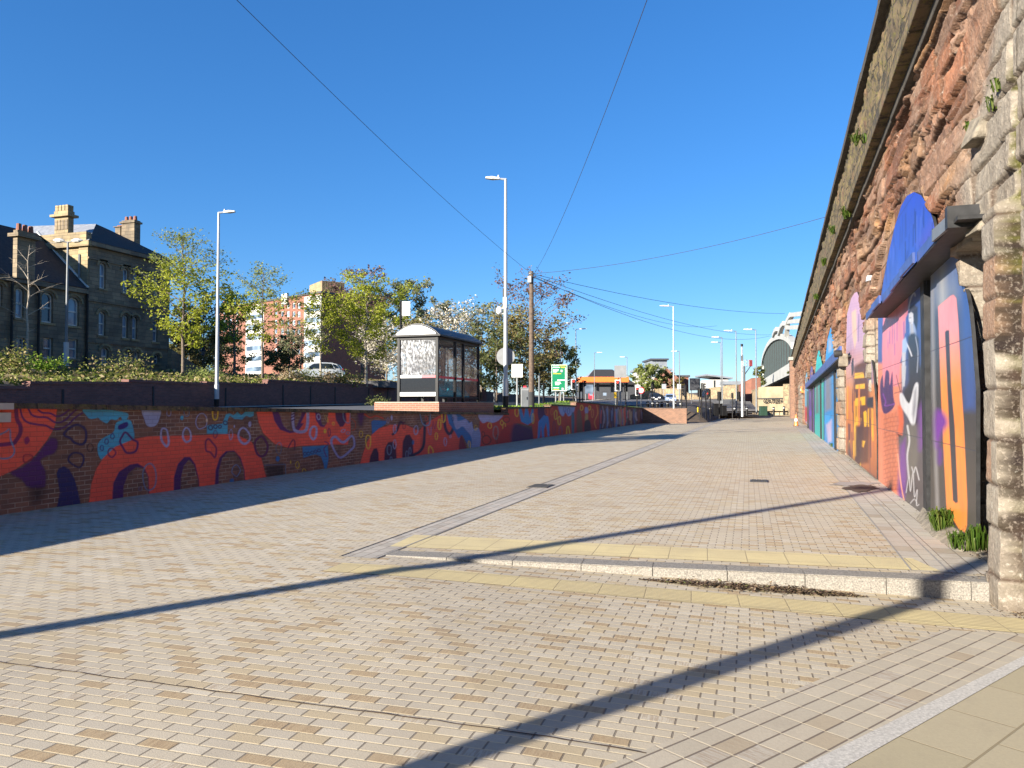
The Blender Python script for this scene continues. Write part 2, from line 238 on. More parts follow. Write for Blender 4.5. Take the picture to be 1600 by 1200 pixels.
# ------------------------------------------------------------------ mesh helpers
class MB:
    """collects faces for one mesh"""
    def __init__(s): s.v = []; s.f = []; s.mi = []; s.mats = []
    def mat(s, m):
        m = MT[m] if isinstance(m, str) else m
        if m not in s.mats: s.mats.append(m)
        return s.mats.index(m)
    def add(s, vs, fs, m):
        o = len(s.v); k = s.mat(m); s.v += [tuple(v) for v in vs]
        for f in fs: s.f.append(tuple(i+o for i in f)); s.mi.append(k)
    def quad(s, a, b, c, d, m): s.add([a, b, c, d], [(0, 1, 2, 3)], m)
    def poly(s, pts, m): s.add(pts, [tuple(range(len(pts)))], m)
    def hexa(s, p, m): s.add(p, [(0, 3, 2, 1), (4, 5, 6, 7), (0, 1, 5, 4), (1, 2, 6, 5), (2, 3, 7, 6), (3, 0, 4, 7)], m)
    def box(s, x0, x1, y0, y1, z0, z1, m): s.hexa([(x0, y0, z0), (x1, y0, z0), (x1, y1, z0), (x0, y1, z0), (x0, y0, z1), (x1, y0, z1), (x1, y1, z1), (x0, y1, z1)], m)
    def obox(s, c, ax, hx, hy, z0, z1, m):
        """box about c with unit horizontal axis ax; half sizes hx along ax, hy across"""
        ax = Vector((ax[0], ax[1], 0)).normalized(); ay = Vector((-ax.y, ax.x, 0)); c = Vector((c[0], c[1], 0)); p = []
        for z in (z0, z1):
            for sx, sy in ((-1, -1), (1, -1), (1, 1), (-1, 1)):
                q = c+ax*hx*sx+ay*hy*sy; p.append((q.x, q.y, z))
        s.hexa(p, m)
    def beam(s, a, b, w, h, m, up=(0, 0, 1)):
        a, b = Vector(a), Vector(b); d = (b-a).normalized(); u = Vector(up); sd_ = d.cross(u)
        if sd_.length < 1e-4: sd_ = d.cross(Vector((1, 0, 0)))
        sd_.normalize(); u = sd_.cross(d); p = []
        for q in (a, b):
            for x, y in ((-1, -1), (1, -1), (1, 1), (-1, 1)): p.append(q+sd_*x*w/2+u*y*h/2)
        s.hexa(p, m)
    def tube(s, pts, rad, m, n=8, cap=True):
        pts = [Vector(p) for p in pts]; rad = rad if isinstance(rad, (list, tuple)) else [rad]*len(pts); vs = []; ref = None
        for i, p in enumerate(pts):
            d = (pts[min(i+1, len(pts)-1)]-pts[max(i-1, 0)]).normalized()
            if ref is None:
                ref = Vector((0, 0, 1)) if abs(d.z) < .9 else Vector((1, 0, 0))
            a = d.cross(ref).normalized(); b = d.cross(a)
            for k in range(n): t = 2*math.pi*k/n; vs.append(p+(a*math.cos(t)+b*math.sin(t))*rad[i])
        fs = []
        for i in range(len(pts)-1):
            for k in range(n): k2 = (k+1) % n; fs.append((i*n+k, i*n+k2, (i+1)*n+k2, (i+1)*n+k))
        if cap: fs.append(tuple(range(n-1, -1, -1))); fs.append(tuple((len(pts)-1)*n+k for k in range(n)))
        s.add(vs, fs, m)
    def cyl(s, c, axis, r, l, m, n=16):
        c = Vector(c); a = Vector(axis).normalized(); s.tube([c-a*l/2, c+a*l/2], r, m, n)
    def slab(s, pts, thick, nrm, m, side=None):
        """flat outline with real thickness: front at pts, back at pts - nrm*thick"""
        n = len(pts); q = [Vector(p) for p in pts]; b = [p-Vector(nrm)*thick for p in q]
        s.add(q+b, [tuple(range(n)), tuple(range(2*n-1, n-1, -1))], m)
        s.add(q+b, [(i, i+n, (i+1) % n+n, (i+1) % n) for i in range(n)], side or m)
    def holes(s, org, U, V, outer, holes, depth, m, rev=None):
        """planar wall with window openings and reveals: loops are (u,v)"""
        U, V = Vector(U), Vector(V); N = U.cross(V).normalized(); bm = bmesh.new(); es = []
        P = lambda u, v, d=0: Vector(org)+U*u+V*v-N*d
        for lp in [outer]+holes:
            vs = [bm.verts.new(P(*q)) for q in lp]; es += [bm.edges.new((vs[i], vs[(i+1) % len(vs)])) for i in range(len(vs))]
        bmesh.ops.triangle_fill(bm, use_beauty=True, use_dissolve=False, edges=es, normal=N); bm.verts.index_update()
        s.add([v.co.copy() for v in bm.verts], [tuple(v.index for v in f.verts) for f in bm.faces], m); bm.free()
        for lp in holes:
            n = len(lp); s.add([P(*q) for q in lp]+[P(*q, depth) for q in lp], [(i, (i+1) % n, (i+1) % n+n, i+n) for i in range(n)], rev or m)
    def build(s, name, parent=None, smooth=False, bevel=0, loc=None):
        me = bpy.data.meshes.new(name); loc = Vector(loc) if loc is not None else None
        vs = [tuple(Vector(v)-loc) for v in s.v] if loc is not None else s.v
        me.from_pydata(vs, [], s.f)
        for m in s.mats: me.materials.append(m)
        me.polygons.foreach_set('material_index', s.mi)
        if smooth: me.polygons.foreach_set('use_smooth', [True]*len(me.polygons))
        me.update(); o = bpy.data.objects.new(name, me); COL.objects.link(o)
        if parent is not None: o.parent = parent
        if loc is not None and parent is None: o.location = loc
        if bevel:
            b = o.modifiers.new('bevel', 'BEVEL'); b.width = bevel; b.segments = 2; b.limit_method = 'ANGLE'; b.angle_limit = R(40)
        return o
def tag(o, label=None, cat=None, group=None, kind=None):
    if label: o['label'] = label
    if cat: o['category'] = cat
    if group: o['group'] = group
    if kind: o['kind'] = kind
    return o
def thing(name, label, cat, loc=(0, 0, 0), rz=0, group=None):
    o = bpy.data.objects.new(name, None); COL.objects.link(o); o.location = loc; o.rotation_euler = (0, 0, rz); o.empty_display_size = .2
    return tag(o, label, cat, group)
def struct(o): o['kind'] = 'structure'; return o
def dup(root, loc=None, rz=None, label=None, group=None, scale=None):
    def cp(o, par):
        c = o.copy(); COL.objects.link(c)
        if par is not None: c.parent = par
        for ch in list(o.children): cp(ch, c)
        return c
    r = cp(root, None)
    if loc is not None: r.location = loc
    if rz is not None: r.rotation_euler = (0, 0, rz)
    if label: r['label'] = label
    if group: r['group'] = group
    if scale: r.scale = (scale,)*3
    return r
def grid_mesh(name, P, mat, parent=None, col=None, smooth=True):
    """P: (rows, cols, 3) array; col: (rows, cols, 4)"""
    r, c = P.shape[:2]; me = bpy.data.meshes.new(name); idx = np.arange(r*c).reshape(r, c)
    q = np.stack([idx[:-1, :-1], idx[:-1, 1:], idx[1:, 1:], idx[1:, :-1]], -1).reshape(-1, 4)
    me.vertices.add(r*c); me.vertices.foreach_set('co', P.reshape(-1).astype(np.float32))
    me.loops.add(q.size); me.loops.foreach_set('vertex_index', q.reshape(-1).astype(np.int32))
    me.polygons.add(len(q)); me.polygons.foreach_set('loop_start', np.arange(0, q.size, 4, dtype=np.int32)); me.polygons.foreach_set('loop_total', np.full(len(q), 4, np.int32))
    me.update(calc_edges=True); me.validate()
    if smooth: me.polygons.foreach_set('use_smooth', np.ones(len(me.polygons), bool))
    if col is not None:
        a = me.color_attributes.new('paint', 'FLOAT_COLOR', 'POINT'); a.data.foreach_set('color', col.reshape(-1).astype(np.float32))
    me.materials.append(MT[mat]); o = bpy.data.objects.new(name, me); COL.objects.link(o)
    if parent is not None: o.parent = parent
    return o
# ---- numpy helpers: noise and soft painting
def hash2(i, j, s=0.0):
    v = np.sin(i*127.1+j*311.7+s*74.7)*43758.5453; return v-np.floor(v)
def vnoise(x, y, s=0.0):
    i, j = np.floor(x), np.floor(y); fx, fy = x-i, y-j; fx = fx*fx*(3-2*fx); fy = fy*fy*(3-2*fy)
    return (hash2(i, j, s)*(1-fx)+hash2(i+1, j, s)*fx)*(1-fy)+(hash2(i, j+1, s)*(1-fx)+hash2(i+1, j+1, s)*fx)*fy
def fbm(x, y, o=4, s=0.0):
    t = 0; a = .5
    for k in range(o): t = t+a*vnoise(x*2**k, y*2**k, s+k*3.1); a *= .55
    return t
def spline(pts, closed=False, n=8):
    if len(pts) < 3: return list(pts)
    out = []; N = len(pts)
    for i in range(N if closed else N-1):
        p = [pts[(i+k) % N] if closed else pts[max(0, min(N-1, i+k))] for k in (-1, 0, 1, 2)]
        for t in range(n):
            u = t/n; out.append(tuple(.5*(2*p[1][d]+(p[2][d]-p[0][d])*u+(2*p[0][d]-5*p[1][d]+4*p[2][d]-p[3][d])*u*u+(3*p[1][d]-p[0][d]-3*p[2][d]+p[3][d])*u**3) for d in (0, 1)))
    if not closed: out.append(tuple(pts[-1]))
    return out
class Canvas:
    """paints soft shapes given in reference pixels onto mesh points"""
    def __init__(s, px, py, base=None):
        s.x, s.y = px.ravel(), py.ravel(); s.shape = px.shape; s.c = np.zeros((s.x.size, 4))
        if base is not None: s.c[:, :3] = base[:3]; s.c[:, 3] = 1
    def _sd(s, P, closed):
        P = np.array(P, float); x0, y0 = P.min(0)-12; x1, y1 = P.max(0)+12
        k = np.nonzero((s.x > x0) & (s.x < x1) & (s.y > y0) & (s.y < y1))[0]
        if k.size == 0: return k, None, None
        x, y = s.x[k], s.y[k]; d = np.full(k.size, 1e9); ins = np.zeros(k.size, bool); n = len(P)
        for i in range(n if closed else n-1):
            a, b = P[i], P[(i+1) % n]; ex, ey = b-a; L = ex*ex+ey*ey+1e-9
            t = np.clip(((x-a[0])*ex+(y-a[1])*ey)/L, 0, 1); d = np.minimum(d, (x-a[0]-t*ex)**2+(y-a[1]-t*ey)**2)
            if closed:
                cr = (a[1] > y) != (b[1] > y); ins ^= cr & (x < (b[0]-a[0])*(y-a[1])/(b[1]-a[1]+1e-12)+a[0])
        return k, np.sqrt(d), ins
    def put(s, k, w, c, al=1.0):
        w = (w*al)[:, None]; n = np.concatenate([np.tile(np.array(c[:3]), (k.size, 1)), np.ones((k.size, 1))], 1)
        s.c[k] = s.c[k]*(1-w)+n*w
    def fill(s, P, c, soft=.7, sm=False, al=1.0):
        if sm: P = spline(P, True)
        k, d, ins = s._sd(P, True)
        if k.size: s.put(k, np.clip(np.where(ins, d, -d)/soft*.5+.5, 0, 1), c, al)
    def stroke(s, P, wd, c, closed=False, sm=True, soft=.6, al=1.0):
        if sm: P = spline(P, closed)
        k, d, _ = s._sd(P, closed)
        if k.size: s.put(k, np.clip((wd/2-d)/soft*.5+.5, 0, 1), c, al)
    def ring(s, cx, cy, rx, ry, wd, c, rot=0, fillc=None, wob=.12):
        rnd = random.Random(int(cx*13+cy*7)); P = []
        for i in range(9):
            t = 2*math.pi*i/9; q = 1+rnd.uniform(-wob, wob); X, Y = rx*q*math.cos(t), ry*q*math.sin(t)
            P.append((cx+X*math.cos(rot)-Y*math.sin(rot), cy+X*math.sin(rot)+Y*math.cos(rot)))
        if fillc: s.fill(P, fillc, sm=True)
        if wd: s.stroke(P, wd, c, True)
    def done(s): return s.c.reshape(*s.shape, 4)
# ================================================================== GROUND
def tilt(x, y): return min(0.0, -0.027*(x-K0.x)+.019*(K0.y-y))
K0 = G(598, 868); K1 = G(1600, 914)
def kerb_y(x): return K0.y+(K1.y-K0.y)*(x-K0.x)/(K1.x-K0.x)
def GL(px, py):
    z = 0
    for _ in range(12): p = G(px, py, z); z = tilt(p.x, p.y)
    return p
XL, XR, YE_ = -10.66, 2.6, 118.0
def wallx(y): return WX+WS*y
def terrain(x, y):
    if x > -10.9:
        if y < 76: z = -.35 if x < 3.4 else -.35
        else:
            lf = max(0, min(1, (-3.0-x)/5.0)); up = 1.30+.0225*(y-76); lo = -.02+.0045*max(0, y-112)
            z = lo+(up-lo)*lf
            if y < 118 and x > -7: z = min(z, -.3) if lf < .5 else z
        if y > 190: z = max(z, 2.2+.003*(y-190))
        return z
    base = 1.16+min(16.6, -11-x)*.011
    base += .0125*max(0, min(y, 80)-27)*min(1, (-11-x)/16+.35)
    if y > 76: base = max(base, 1.30+.0225*(y-76))
    if x < -28.2:
        base = 2.32+.030*max(0, min(y, 62)-27)-.02*max(0, min(y, 100)-66)+min(1, (-28.2-x)/10)*.75
        if y > 100: base = max(base, min(5, 1.3+.0225*(y-76)))
    return base
xs = [-900, -500, -300, -200, -140, -100, -80, -65, -55, -50, -46, -42, -38, -35, -32, -30, -28.3, -28.1, -27, -24, -20, -16, -13, -11.6, -11.05, -10.75, -10, -8, -7.2, -6, -5, -4, -3, -1, 2, 5, 12, 30, 80, 200, 500, 900]
ys = [-200, -60, -20, 0, 10, 20, 30, 35, 40, 45, 50, 55, 60, 65, 70, 74, 76.2, 78, 82, 86, 90, 95, 100, 106, 112, 118.5, 121, 126, 132, 140, 150, 160, 175, 190, 220, 260, 320, 450, 700, 1200, 2500]
P = np.array([[(x, y, terrain(x, y)) for x in xs] for y in ys]); o = grid_mesh('ground', P, 'soil', smooth=False); struct(o)

m = MB(); kr = K0.x; xk = 6.0
for y0, y1 in ((-30, 0), (0, 20), (20, 60), (60, YE_)): m.quad((XL, y0, 0), (kr, y0, 0), (kr, y1, 0), (XL, y1, 0), 'pavers')
m.poly([(kr, K0.y, 0), (wallx(8)+.3, kerb_y(wallx(8)+.3), 0), (wallx(YE_)+.3, YE_, 0), (kr, YE_, 0)], 'pavers')
yf = K0.y-.027/.019*(xk-K0.x)
m.poly([(kr, -30, 0), (xk, -30, 0), (xk, yf, 0), (kr, K0.y, 0)], 'pavers'); m.poly([(kr, K0.y, 0), (xk, yf, 0), (xk, kerb_y(xk), tilt(xk, kerb_y(xk)))], 'pavers')
def drape(pts, dz, mt):
    # lays a flat outline on the two planes of the lower pavement
    bm = bmesh.new(); f = bm.faces.new([bm.verts.new((p[0], p[1], 0)) for p in pts]); bmesh.ops.bisect_plane(bm, geom=bm.verts[:]+bm.edges[:]+bm.faces[:], plane_co=(K0.x, K0.y, 0), plane_no=(.027, .019, 0)); bm.verts.index_update()
    mb = MB(); mb.add([(v.co.x, v.co.y, tilt(v.co.x, v.co.y)+dz) for v in bm.verts], [tuple(v.index for v in f.verts) for f in bm.faces], mt); bm.free(); return mb
m.poly([(XL-4, 75.2, .9), (XL, 75.2, 0), (XL, 75, 0)], 'pavers')
struct(m.build('plaza'))
# open joint running along one course: silted crack
def strip(mb, pts, wd, mt, dz=.004, zf=None, jit=0.0):
    L = []
    for i, p in enumerate(pts):
        a, b = Vector(pts[max(0, i-1)]), Vector(pts[min(len(pts)-1, i+1)]); d = (b-a); d.z = 0; d.normalize(); nn = Vector((-d.y, d.x, 0))
        q = Vector(p)+nn*random.uniform(-jit, jit); ww = wd*random.uniform(.6, 1.3) if jit else wd
        for s_ in (-1, 1):
            r = q+nn*s_*ww/2; r.z = (zf(r.x, r.y) if zf else 0)+dz; L.append(r)
    for i in range(len(pts)-1): mb.quad(L[2*i], L[2*i+2], L[2*i+3], L[2*i+1], mt)
m = MB()
a, b = GL(-300, 995), GL(1010, 1178); strip(m, [a.lerp(b, t/60) for t in range(61)], .012, 'litter', .005, tilt, .007)
struct(m.build('silted_joint'))
# kerb
m = MB(); n = 14; seg = [K0.lerp(Vector((xk, kerb_y(xk), 0)), i/n) for i in range(n+1)]
dk = (K1-K0).normalized(); nk = Vector((-dk.y, dk.x, 0))
for i in range(n):
    a, b = seg[i]+dk*.004, seg[i+1]-dk*.004; bev = min(.015, .02*(i+.3))
    f0, f1 = Vector((a.x, a.y, tilt(a.x, a.y)-.03)), Vector((b.x, b.y, tilt(b.x, b.y)-.03)); z = .006
    t0, t1 = a+Vector((0, 0, z-bev)), b+Vector((0, 0, z-bev)); u0, u1 = a+nk*bev+Vector((0, 0, z)), b+nk*bev+Vector((0, 0, z)); v0, v1 = a+nk*.28+Vector((0, 0, z)), b+nk*.28+Vector((0, 0, z))
    m.quad(f0, f1, t1, t0, 'granite'); m.quad(t0, t1, u1, u0, 'granite'); m.quad(u0, u1, v1, v0, 'granite'); m.quad(f0, t0, u0, v0, 'granite'); m.quad(f1, v1, u1, t1, 'granite')
struct(m.build('kerb'))
m = MB(); m.poly([G(609, 854)+Vector((0, 0, .005)), G(1470, 893)+Vector((0, 0, .005)), G(1425, 873)+Vector((0, 0, .005)), G(648, 836)+Vector((0, 0, .005))], 'tactile_plain'); struct(m.build('upper_tactile_paving'))
def lo(px, py, dz): p = GL(px, py); return Vector((p.x, p.y, tilt(p.x, p.y)+dz))
m = drape([GL(504, 893), GL(1640, 994), GL(1640, 971), GL(536, 880)], .005, 'tactile_rib'); struct(m.build('lower_tactile_paving'))
# drain channel, wall edging, border band, slabs
a, b = G(545, 864), G(1050, 683); d = (b-a); d.normalize(); nn = Vector((d.y, -d.x, 0)); Lc = 95
m = MB(); p0, p1 = a-d*.2, a+d*Lc
m.quad(p0+Vector((0, 0, .004)), p0+nn*.45+Vector((0, 0, .004)), p1+nn*.45+Vector((0, 0, .004)), p1+Vector((0, 0, .004)), 'channel_setts')
strip(m, [p0+nn*.02, p1+nn*.02], .016, 'iron', .008); strip(m, [p0+nn*.43, p1+nn*.43], .018, 'granite_dark', .008)
struct(m.build('drainage_channel_road'))
m = MB(); y0, y1 = 8.35, 100
m.quad((wallx(y0)-.85, y0, .004), (wallx(y0)+.3, y0, .004), (wallx(y1)+.3, y1, .004), (wallx(y1)-.85, y1, .004), 'pavers_edge')
for q in (.85, .52): strip(m, [(wallx(y0)-q, y0, 0), (wallx(y1)-q, y1, 0)], .016, 'granite_dark', .008)
struct(m.build('edge_paving'))
m = MB()
b0, b1 = GL(945, 1200), GL(1475, 986); db = (b1-b0).normalized(); g0, g1 = GL(1252, 1200), GL(1600, 1026); h0, h1 = GL(1322, 1200), GL(1600, 1041)
tl = GL(1640, 996)
gd = (g1-g0).normalized(); e1 = g1+gd*.9; e0 = g0-gd*3; hd = (h1-h0).normalized(); f1 = h1+hd*.9; f0 = h0-hd*3
m = drape([b0-db*3, e0, e1, tl, GL(1475, 984)], .004, 'pavers_band'); struct(m.build('paver_border'))
m = MB(); m = drape([e0, f0, f1, e1], .007, 'granite_pale'); struct(m.build('granite_edging_strip'))
m = MB(); m = drape([f0, Vector((6, f0.y, 0)), Vector((6, f1.y, 0)), f1], .004, 'slabs'); struct(m.build('concrete_slab_pavement'))
# stains
m = MB()
for cx, cy, rx, ry, k in ((1335, 757, 42, 4, 0), (1345, 764, 30, 6, 1)):
    P = [G(cx+rx*math.cos(t)*random.uniform(.6, 1.1), cy+ry*math.sin(t)*random.uniform(.6, 1.1)) for t in [2*math.pi*i/22 for i in range(22)]]
    m.poly([p+Vector((0, 0, .011+.003*k)) for p in P], 'granite_dark' if k == 0 else 'litter')
struct(m.build('damp_stain_ground'))
def drain_cover(px, py, label, w_, l_):
    p = G(px, py); t = thing('drain_cover', label, 'drain cover', (p.x, p.y, 0)); m = MB(); m.box(-w_/2, w_/2, -l_/2, l_/2, -.04, .012, 'iron'); m.build('frame', t)
    m = MB()
    for i in range(7):
        y = -l_/2+.04+i*(l_-.08)/6
        for k in (-1, 0, 1): m.box(k*w_*.3-w_*.11, k*w_*.3+w_*.11, y-l_*.035, y+l_*.035, .0125, .019, 'black_matt')
    m.box(-w_*.42, w_*.42, -l_*.46, l_*.46, .0121, .0135, 'iron'); m.build('grating', t); return t
drain_cover(845, 760, 'long dark iron grating set across the pale drainage channel', .42, .62)
drain_cover(1186, 752, 'small dark iron cover alone in the paving by the painted arches', .36, .5)

# ================================================================== MURAL WALL
MX = -10.65
def pnp(X, Y, Z):
    vx, vy, vz = X-EYE.x, Y-EYE.y, Z-EYE.z; dz = vx*FW.x+vy*FW.y+vz*FW.z
    return 800+F*(vx*RT.x+vy*RT.y+vz*RT.z)/dz, 600-F*(vx*UP.x+vy*UP.y+vz*UP.z)/dz
OR = C(246, 96, 70); OR2 = C(222, 84, 66); PU = C(84, 32, 104); NV = C(34, 36, 88); CY = C(72, 172, 205); BL = C(40, 112, 178); LV = C(168, 170, 212); YE = C(238, 200, 55); DK = C(36, 24, 36); GB = C(112, 142, 176); WH = C(205, 205, 215)
def paint_mural(c):
    def sh(s, ox, oy): return lambda L: [(ox+x/s, oy+y/s) for x, y in L]
    def er(P, sm=True):
        P = spline(P, True) if sm else P; k, d, i = c._sd(P, True)
        if k.size: c.c[k, 3] *= 1-np.clip(np.where(i, d, -d)/.7*.5+.5, 0, 1)
    def S(cv, s): # bound helpers for one crop
        class H: pass
        h = H(); h.f = lambda L, col, sm=True, soft=.7, al=1.0: c.fill(cv(L), col, soft, sm, al)
        h.s = lambda L, w, col, cl=False: c.stroke(cv(L), w/s, col, cl)
        h.r = lambda x, y, rx, ry, w, col, rot=0, fl=None: c.ring(*cv([(x, y)])[0], rx/s, ry/s, w/s, col, rot, fl)
        h.e = lambda L: er(cv(L)); return h
    a = S(sh(6, 0, 620), 6)
    a.f([(-300, 90), (540, 90), (520, 260), (490, 330), (440, 410), (330, 550), (150, 680), (0, 750), (-300, 790)], OR, False)
    a.f([(480, 385), (540, 410), (520, 520), (385, 590), (425, 690), (430, 790), (410, 850), (270, 850), (200, 780), (95, 715), (200, 660), (330, 560), (430, 430)], PU, soft=2)
    a.f([(290, 870), (400, 860), (390, 960), (320, 980)], C(20, 14, 16), soft=8, al=.8)
    for L in ([(360, 125), (400, 150), (470, 155), (540, 185), (600, 160), (650, 120)], [(265, 110), (300, 170), (360, 190), (440, 195), (520, 240), (600, 225), (680, 150), (730, 110)], [(190, 110), (210, 190), (260, 240), (350, 260), (430, 270), (490, 300), (560, 300), (640, 260), (700, 200), (780, 145)]): a.s(L, 17, PU)
    a.s([(150, 110), (160, 210), (190, 270), (190, 340), (150, 410), (100, 440), (-150, 460)], 38, C(120, 36, 88))
    a.s([(-40, 370), (50, 330), (80, 305), (95, 320), (100, 400), (135, 500), (110, 560), (40, 580), (-40, 565)], 14, GB)
    a.r(252, 410, 26, 36, 0, PU, 0, C(150, 40, 90)); a.s([(225, 550), (300, 550), (290, 590), (230, 615)], 11, C(170, 34, 60), True)
    a.s([(600, 350), (670, 280), (740, 265), (800, 310), (805, 400), (770, 445), (700, 430), (660, 390)], 24, NV, True); a.s([(640, 590), (680, 530), (760, 535), (785, 590), (750, 660), (690, 640)], 19, NV, True); a.r(845, 475, 28, 36, 8, DK)
    a.f([(530, 1050), (560, 900), (530, 720), (550, 670), (600, 650), (650, 680), (700, 770), (735, 900), (758, 1010), (750, 1060)], C(24, 34, 98), False)
    a.f([(780, 112), (960, 112), (1190, 150), (1190, 210), (1150, 230), (1130, 190), (1090, 220), (1040, 215), (1000, 250), (940, 220), (920, 200), (850, 210), (810, 180)], CY)
    a.f([(1080, 260), (1110, 230), (1200, 210), (1240, 250), (1262, 370), (1230, 430), (1130, 460), (1040, 520), (960, 590), (920, 540), (915, 450), (960, 390), (1060, 330)], CY)
    a.f([(1110, 270), (1190, 235), (1195, 280), (1120, 310)], C(44, 30, 120))
    for x, y in ((955, 480), (1000, 420), (1055, 370)): a.r(x, y, 17, 24, 9, C(44, 30, 120))
    c.fill([(138, 792), (142, 757), (150, 733), (160, 717), (180, 698), (200, 690), (212, 685), (232, 681.5), (300, 680), (330, 679), (367, 677.5), (393, 690), (408, 713), (417.5, 750), (417, 780), (138, 815)], OR)
    for pu, e in (([(175, 790), (177, 755), (186, 737), (203, 726), (215, 724), (225, 730), (232, 745), (234, 790)], [(192, 790), (193, 760), (200, 740), (212, 730), (224, 731), (231, 746), (233, 790)]), ([(271, 780), (272, 745), (278, 725), (288, 714), (297, 714), (305, 725), (311, 750), (311.5, 780)], [(281, 780), (283, 745), (287, 728), (295, 718), (303, 726), (310, 750), (311, 780)]), ([(335, 775), (337, 735), (343, 715), (353, 705), (366, 704), (376, 715), (382, 735), (384, 770)], [(341, 775), (342, 735), (347, 716), (356, 706), (367, 706), (375, 717), (381, 735), (383, 770)])):
        c.fill(pu, C(70, 28, 100)); er(e, False)
    a.s([(1145, 370), (1170, 335), (1200, 350), (1245, 400), (1290, 430), (1270, 510), (1190, 525), (1150, 470), (1125, 420)], 20, PU, True); a.r(1048, 525, 34, 44, 13, C(110, 34, 90))
    b = S(sh(6.668, 200, 620), 6.668)
    b.f([(150, 128), (335, 128), (325, 240), (290, 300), (240, 315), (195, 300), (170, 240)], C(158, 168, 202))
    b.s([(410, 128), (405, 180), (425, 200), (445, 185), (447, 128)], 10, LV); b.s([(580, 128), (590, 190), (615, 205), (638, 180), (635, 128)], 10, GB); b.r(563, 218, 20, 25, 0, CY, 0, CY)
    b.r(768, 255, 60, 80, 13, LV); b.r(822, 245, 13, 20, 0, YE, 0, C(220, 200, 170)); b.s([(880, 135), (885, 215), (905, 240), (930, 220), (938, 135)], 18, YE)
    b.f([(820, 300), (850, 290), (980, 280), (1000, 230), (1020, 180), (1060, 170), (1100, 190), (1140, 155), (1180, 190), (1220, 155), (1315, 150), (1310, 200), (1270, 215), (1230, 200), (1190, 240), (1150, 235), (1110, 235), (1060, 200), (1040, 240), (1040, 387), (820, 387)], CY, False)
    for x, y, r in ((860, 322, 22), (912, 310, 18), (958, 312, 15), (1015, 270, 19)): b.r(x, y, r, r, 11, NV)
    b.r(383, 415, 40, 96, 22, LV, -.12); b.r(612, 400, 40, 74, 20, LV, -.15); b.r(910, 390, 20, 40, 8, PU); b.s([(810, 470), (840, 440), (880, 480), (920, 540), (905, 630), (860, 580), (815, 560)], 18, C(120, 36, 88), True); b.r(1072, 395, 18, 52, 9, LV)
    b.s([(1150, 400), (1170, 340), (1210, 325), (1260, 380), (1270, 440), (1220, 490), (1170, 460)], 23, LV, True); b.r(1108, 308, 9, 19, 0, LV, 0, LV); b.r(1270, 285, 17, 34, 0, LV, 0, LV); b.r(1385, 515, 66, 105, 24, C(88, 34, 84))
    b.r(225, 835, 70, 140, 13, GB); b.r(127, 957, 16, 21, 6, GB); b.r(1125, 765, 42, 60, 12, GB); b.r(1082, 880, 24, 30, 0, BL, 0, BL)
    d = S(sh(8, 400, 620), 8)
    d.f([(0, 170), (30, 320), (90, 460), (230, 590), (400, 640), (560, 615), (880, 600), (1150, 600), (1185, 450), (1185, 170)], OR, False)
    d.f([(195, 160), (230, 300), (300, 410), (420, 455), (520, 440), (600, 330), (640, 160)], PU, False); d.e([(300, 160), (310, 260), (350, 370), (450, 430), (520, 340), (560, 160)]); d.f([(560, 330), (600, 250), (640, 160), (640, 330)], OR, False)
    d.s([(465, 170), (460, 300), (480, 410), (550, 440), (620, 420), (645, 330), (648, 170)], 36, LV)
    for y in (215, 250, 290): d.s([(440, y+12), (485, y-10)], 14, C(60, 24, 84))
    d.f([(735, 165), (750, 290), (800, 370), (850, 380), (885, 330), (905, 165)], PU, False); d.e([(800, 165), (815, 300), (840, 355), (878, 325), (900, 165)])
    d.f([(985, 165), (1000, 290), (1050, 375), (1090, 370), (1130, 300), (1120, 165)], C(74, 28, 80), False); d.s([(1085, 170), (1095, 270), (1130, 320), (1170, 315), (1178, 170)], 10, GB)
    d.f([(1260, 165), (1370, 165), (1340, 330), (1310, 370), (1280, 320)], C(74, 28, 92), soft=4); d.s([(1190, 270), (1240, 320), (1240, 400), (1200, 420)], 10, C(220, 90, 40)); d.s([(1360, 220), (1430, 260), (1500, 240), (1590, 270)], 22, C(205, 74, 38))
    d.f([(575, 620), (900, 605), (910, 780), (880, 920), (860, 935), (840, 830), (810, 750), (740, 720), (590, 765)], C(48, 128, 184), False)
    for x, y in ((612, 710), (657, 708), (702, 697), (745, 683), (788, 672)): d.r(x, y, 17, 19, 8, NV)
    d.s([(860, 560), (905, 590), (850, 650), (880, 750)], 11, PU); d.r(718, 445, 40, 83, 25, LV, .1); d.s([(940, 560), (990, 500), (1090, 570), (1200, 490), (1230, 600), (1180, 670), (1060, 760), (990, 690)], 30, C(150, 155, 205), True)
    d.r(783, 250, 22, 35, 12, LV, -.2); d.r(880, 270, 14, 45, 9, YE, -.4); d.r(968, 335, 12, 19, 7, YE); d.r(862, 428, 16, 30, 0, YE, 0, YE); d.r(915, 445, 15, 50, 10, C(110, 34, 88)); d.r(1090, 425, 27, 17, 9, LV, -.5); d.r(1150, 455, 22, 18, 9, GB)
    d.r(285, 645, 38, 70, 9, GB); d.r(272, 775, 26, 36, 0, BL, 0, BL); d.s([(400, 640), (460, 540), (485, 570), (480, 660)], 15, C(84, 30, 76)); d.r(433, 815, 10, 25, 0, YE, 0, YE); d.r(517, 853, 22, 42, 12, YE); d.s([(575, 985), (585, 910), (605, 900), (625, 930), (632, 985)], 12, YE); d.r(1313, 468, 20, 42, 12, YE); d.r(1402, 555, 32, 82, 14, YE)
    d.f([(110, 860), (350, 845), (360, 990), (140, 1025)], C(24, 22, 26), False, 3, .85); d.s([(100, 855), (365, 842)], 8, GB); d.s([(368, 842), (372, 1010)], 8, GB); d.r(1000, 905, 38, 22, 0, BL, 0, C(70, 120, 160))
    e = S(sh(8, 560, 620), 8)
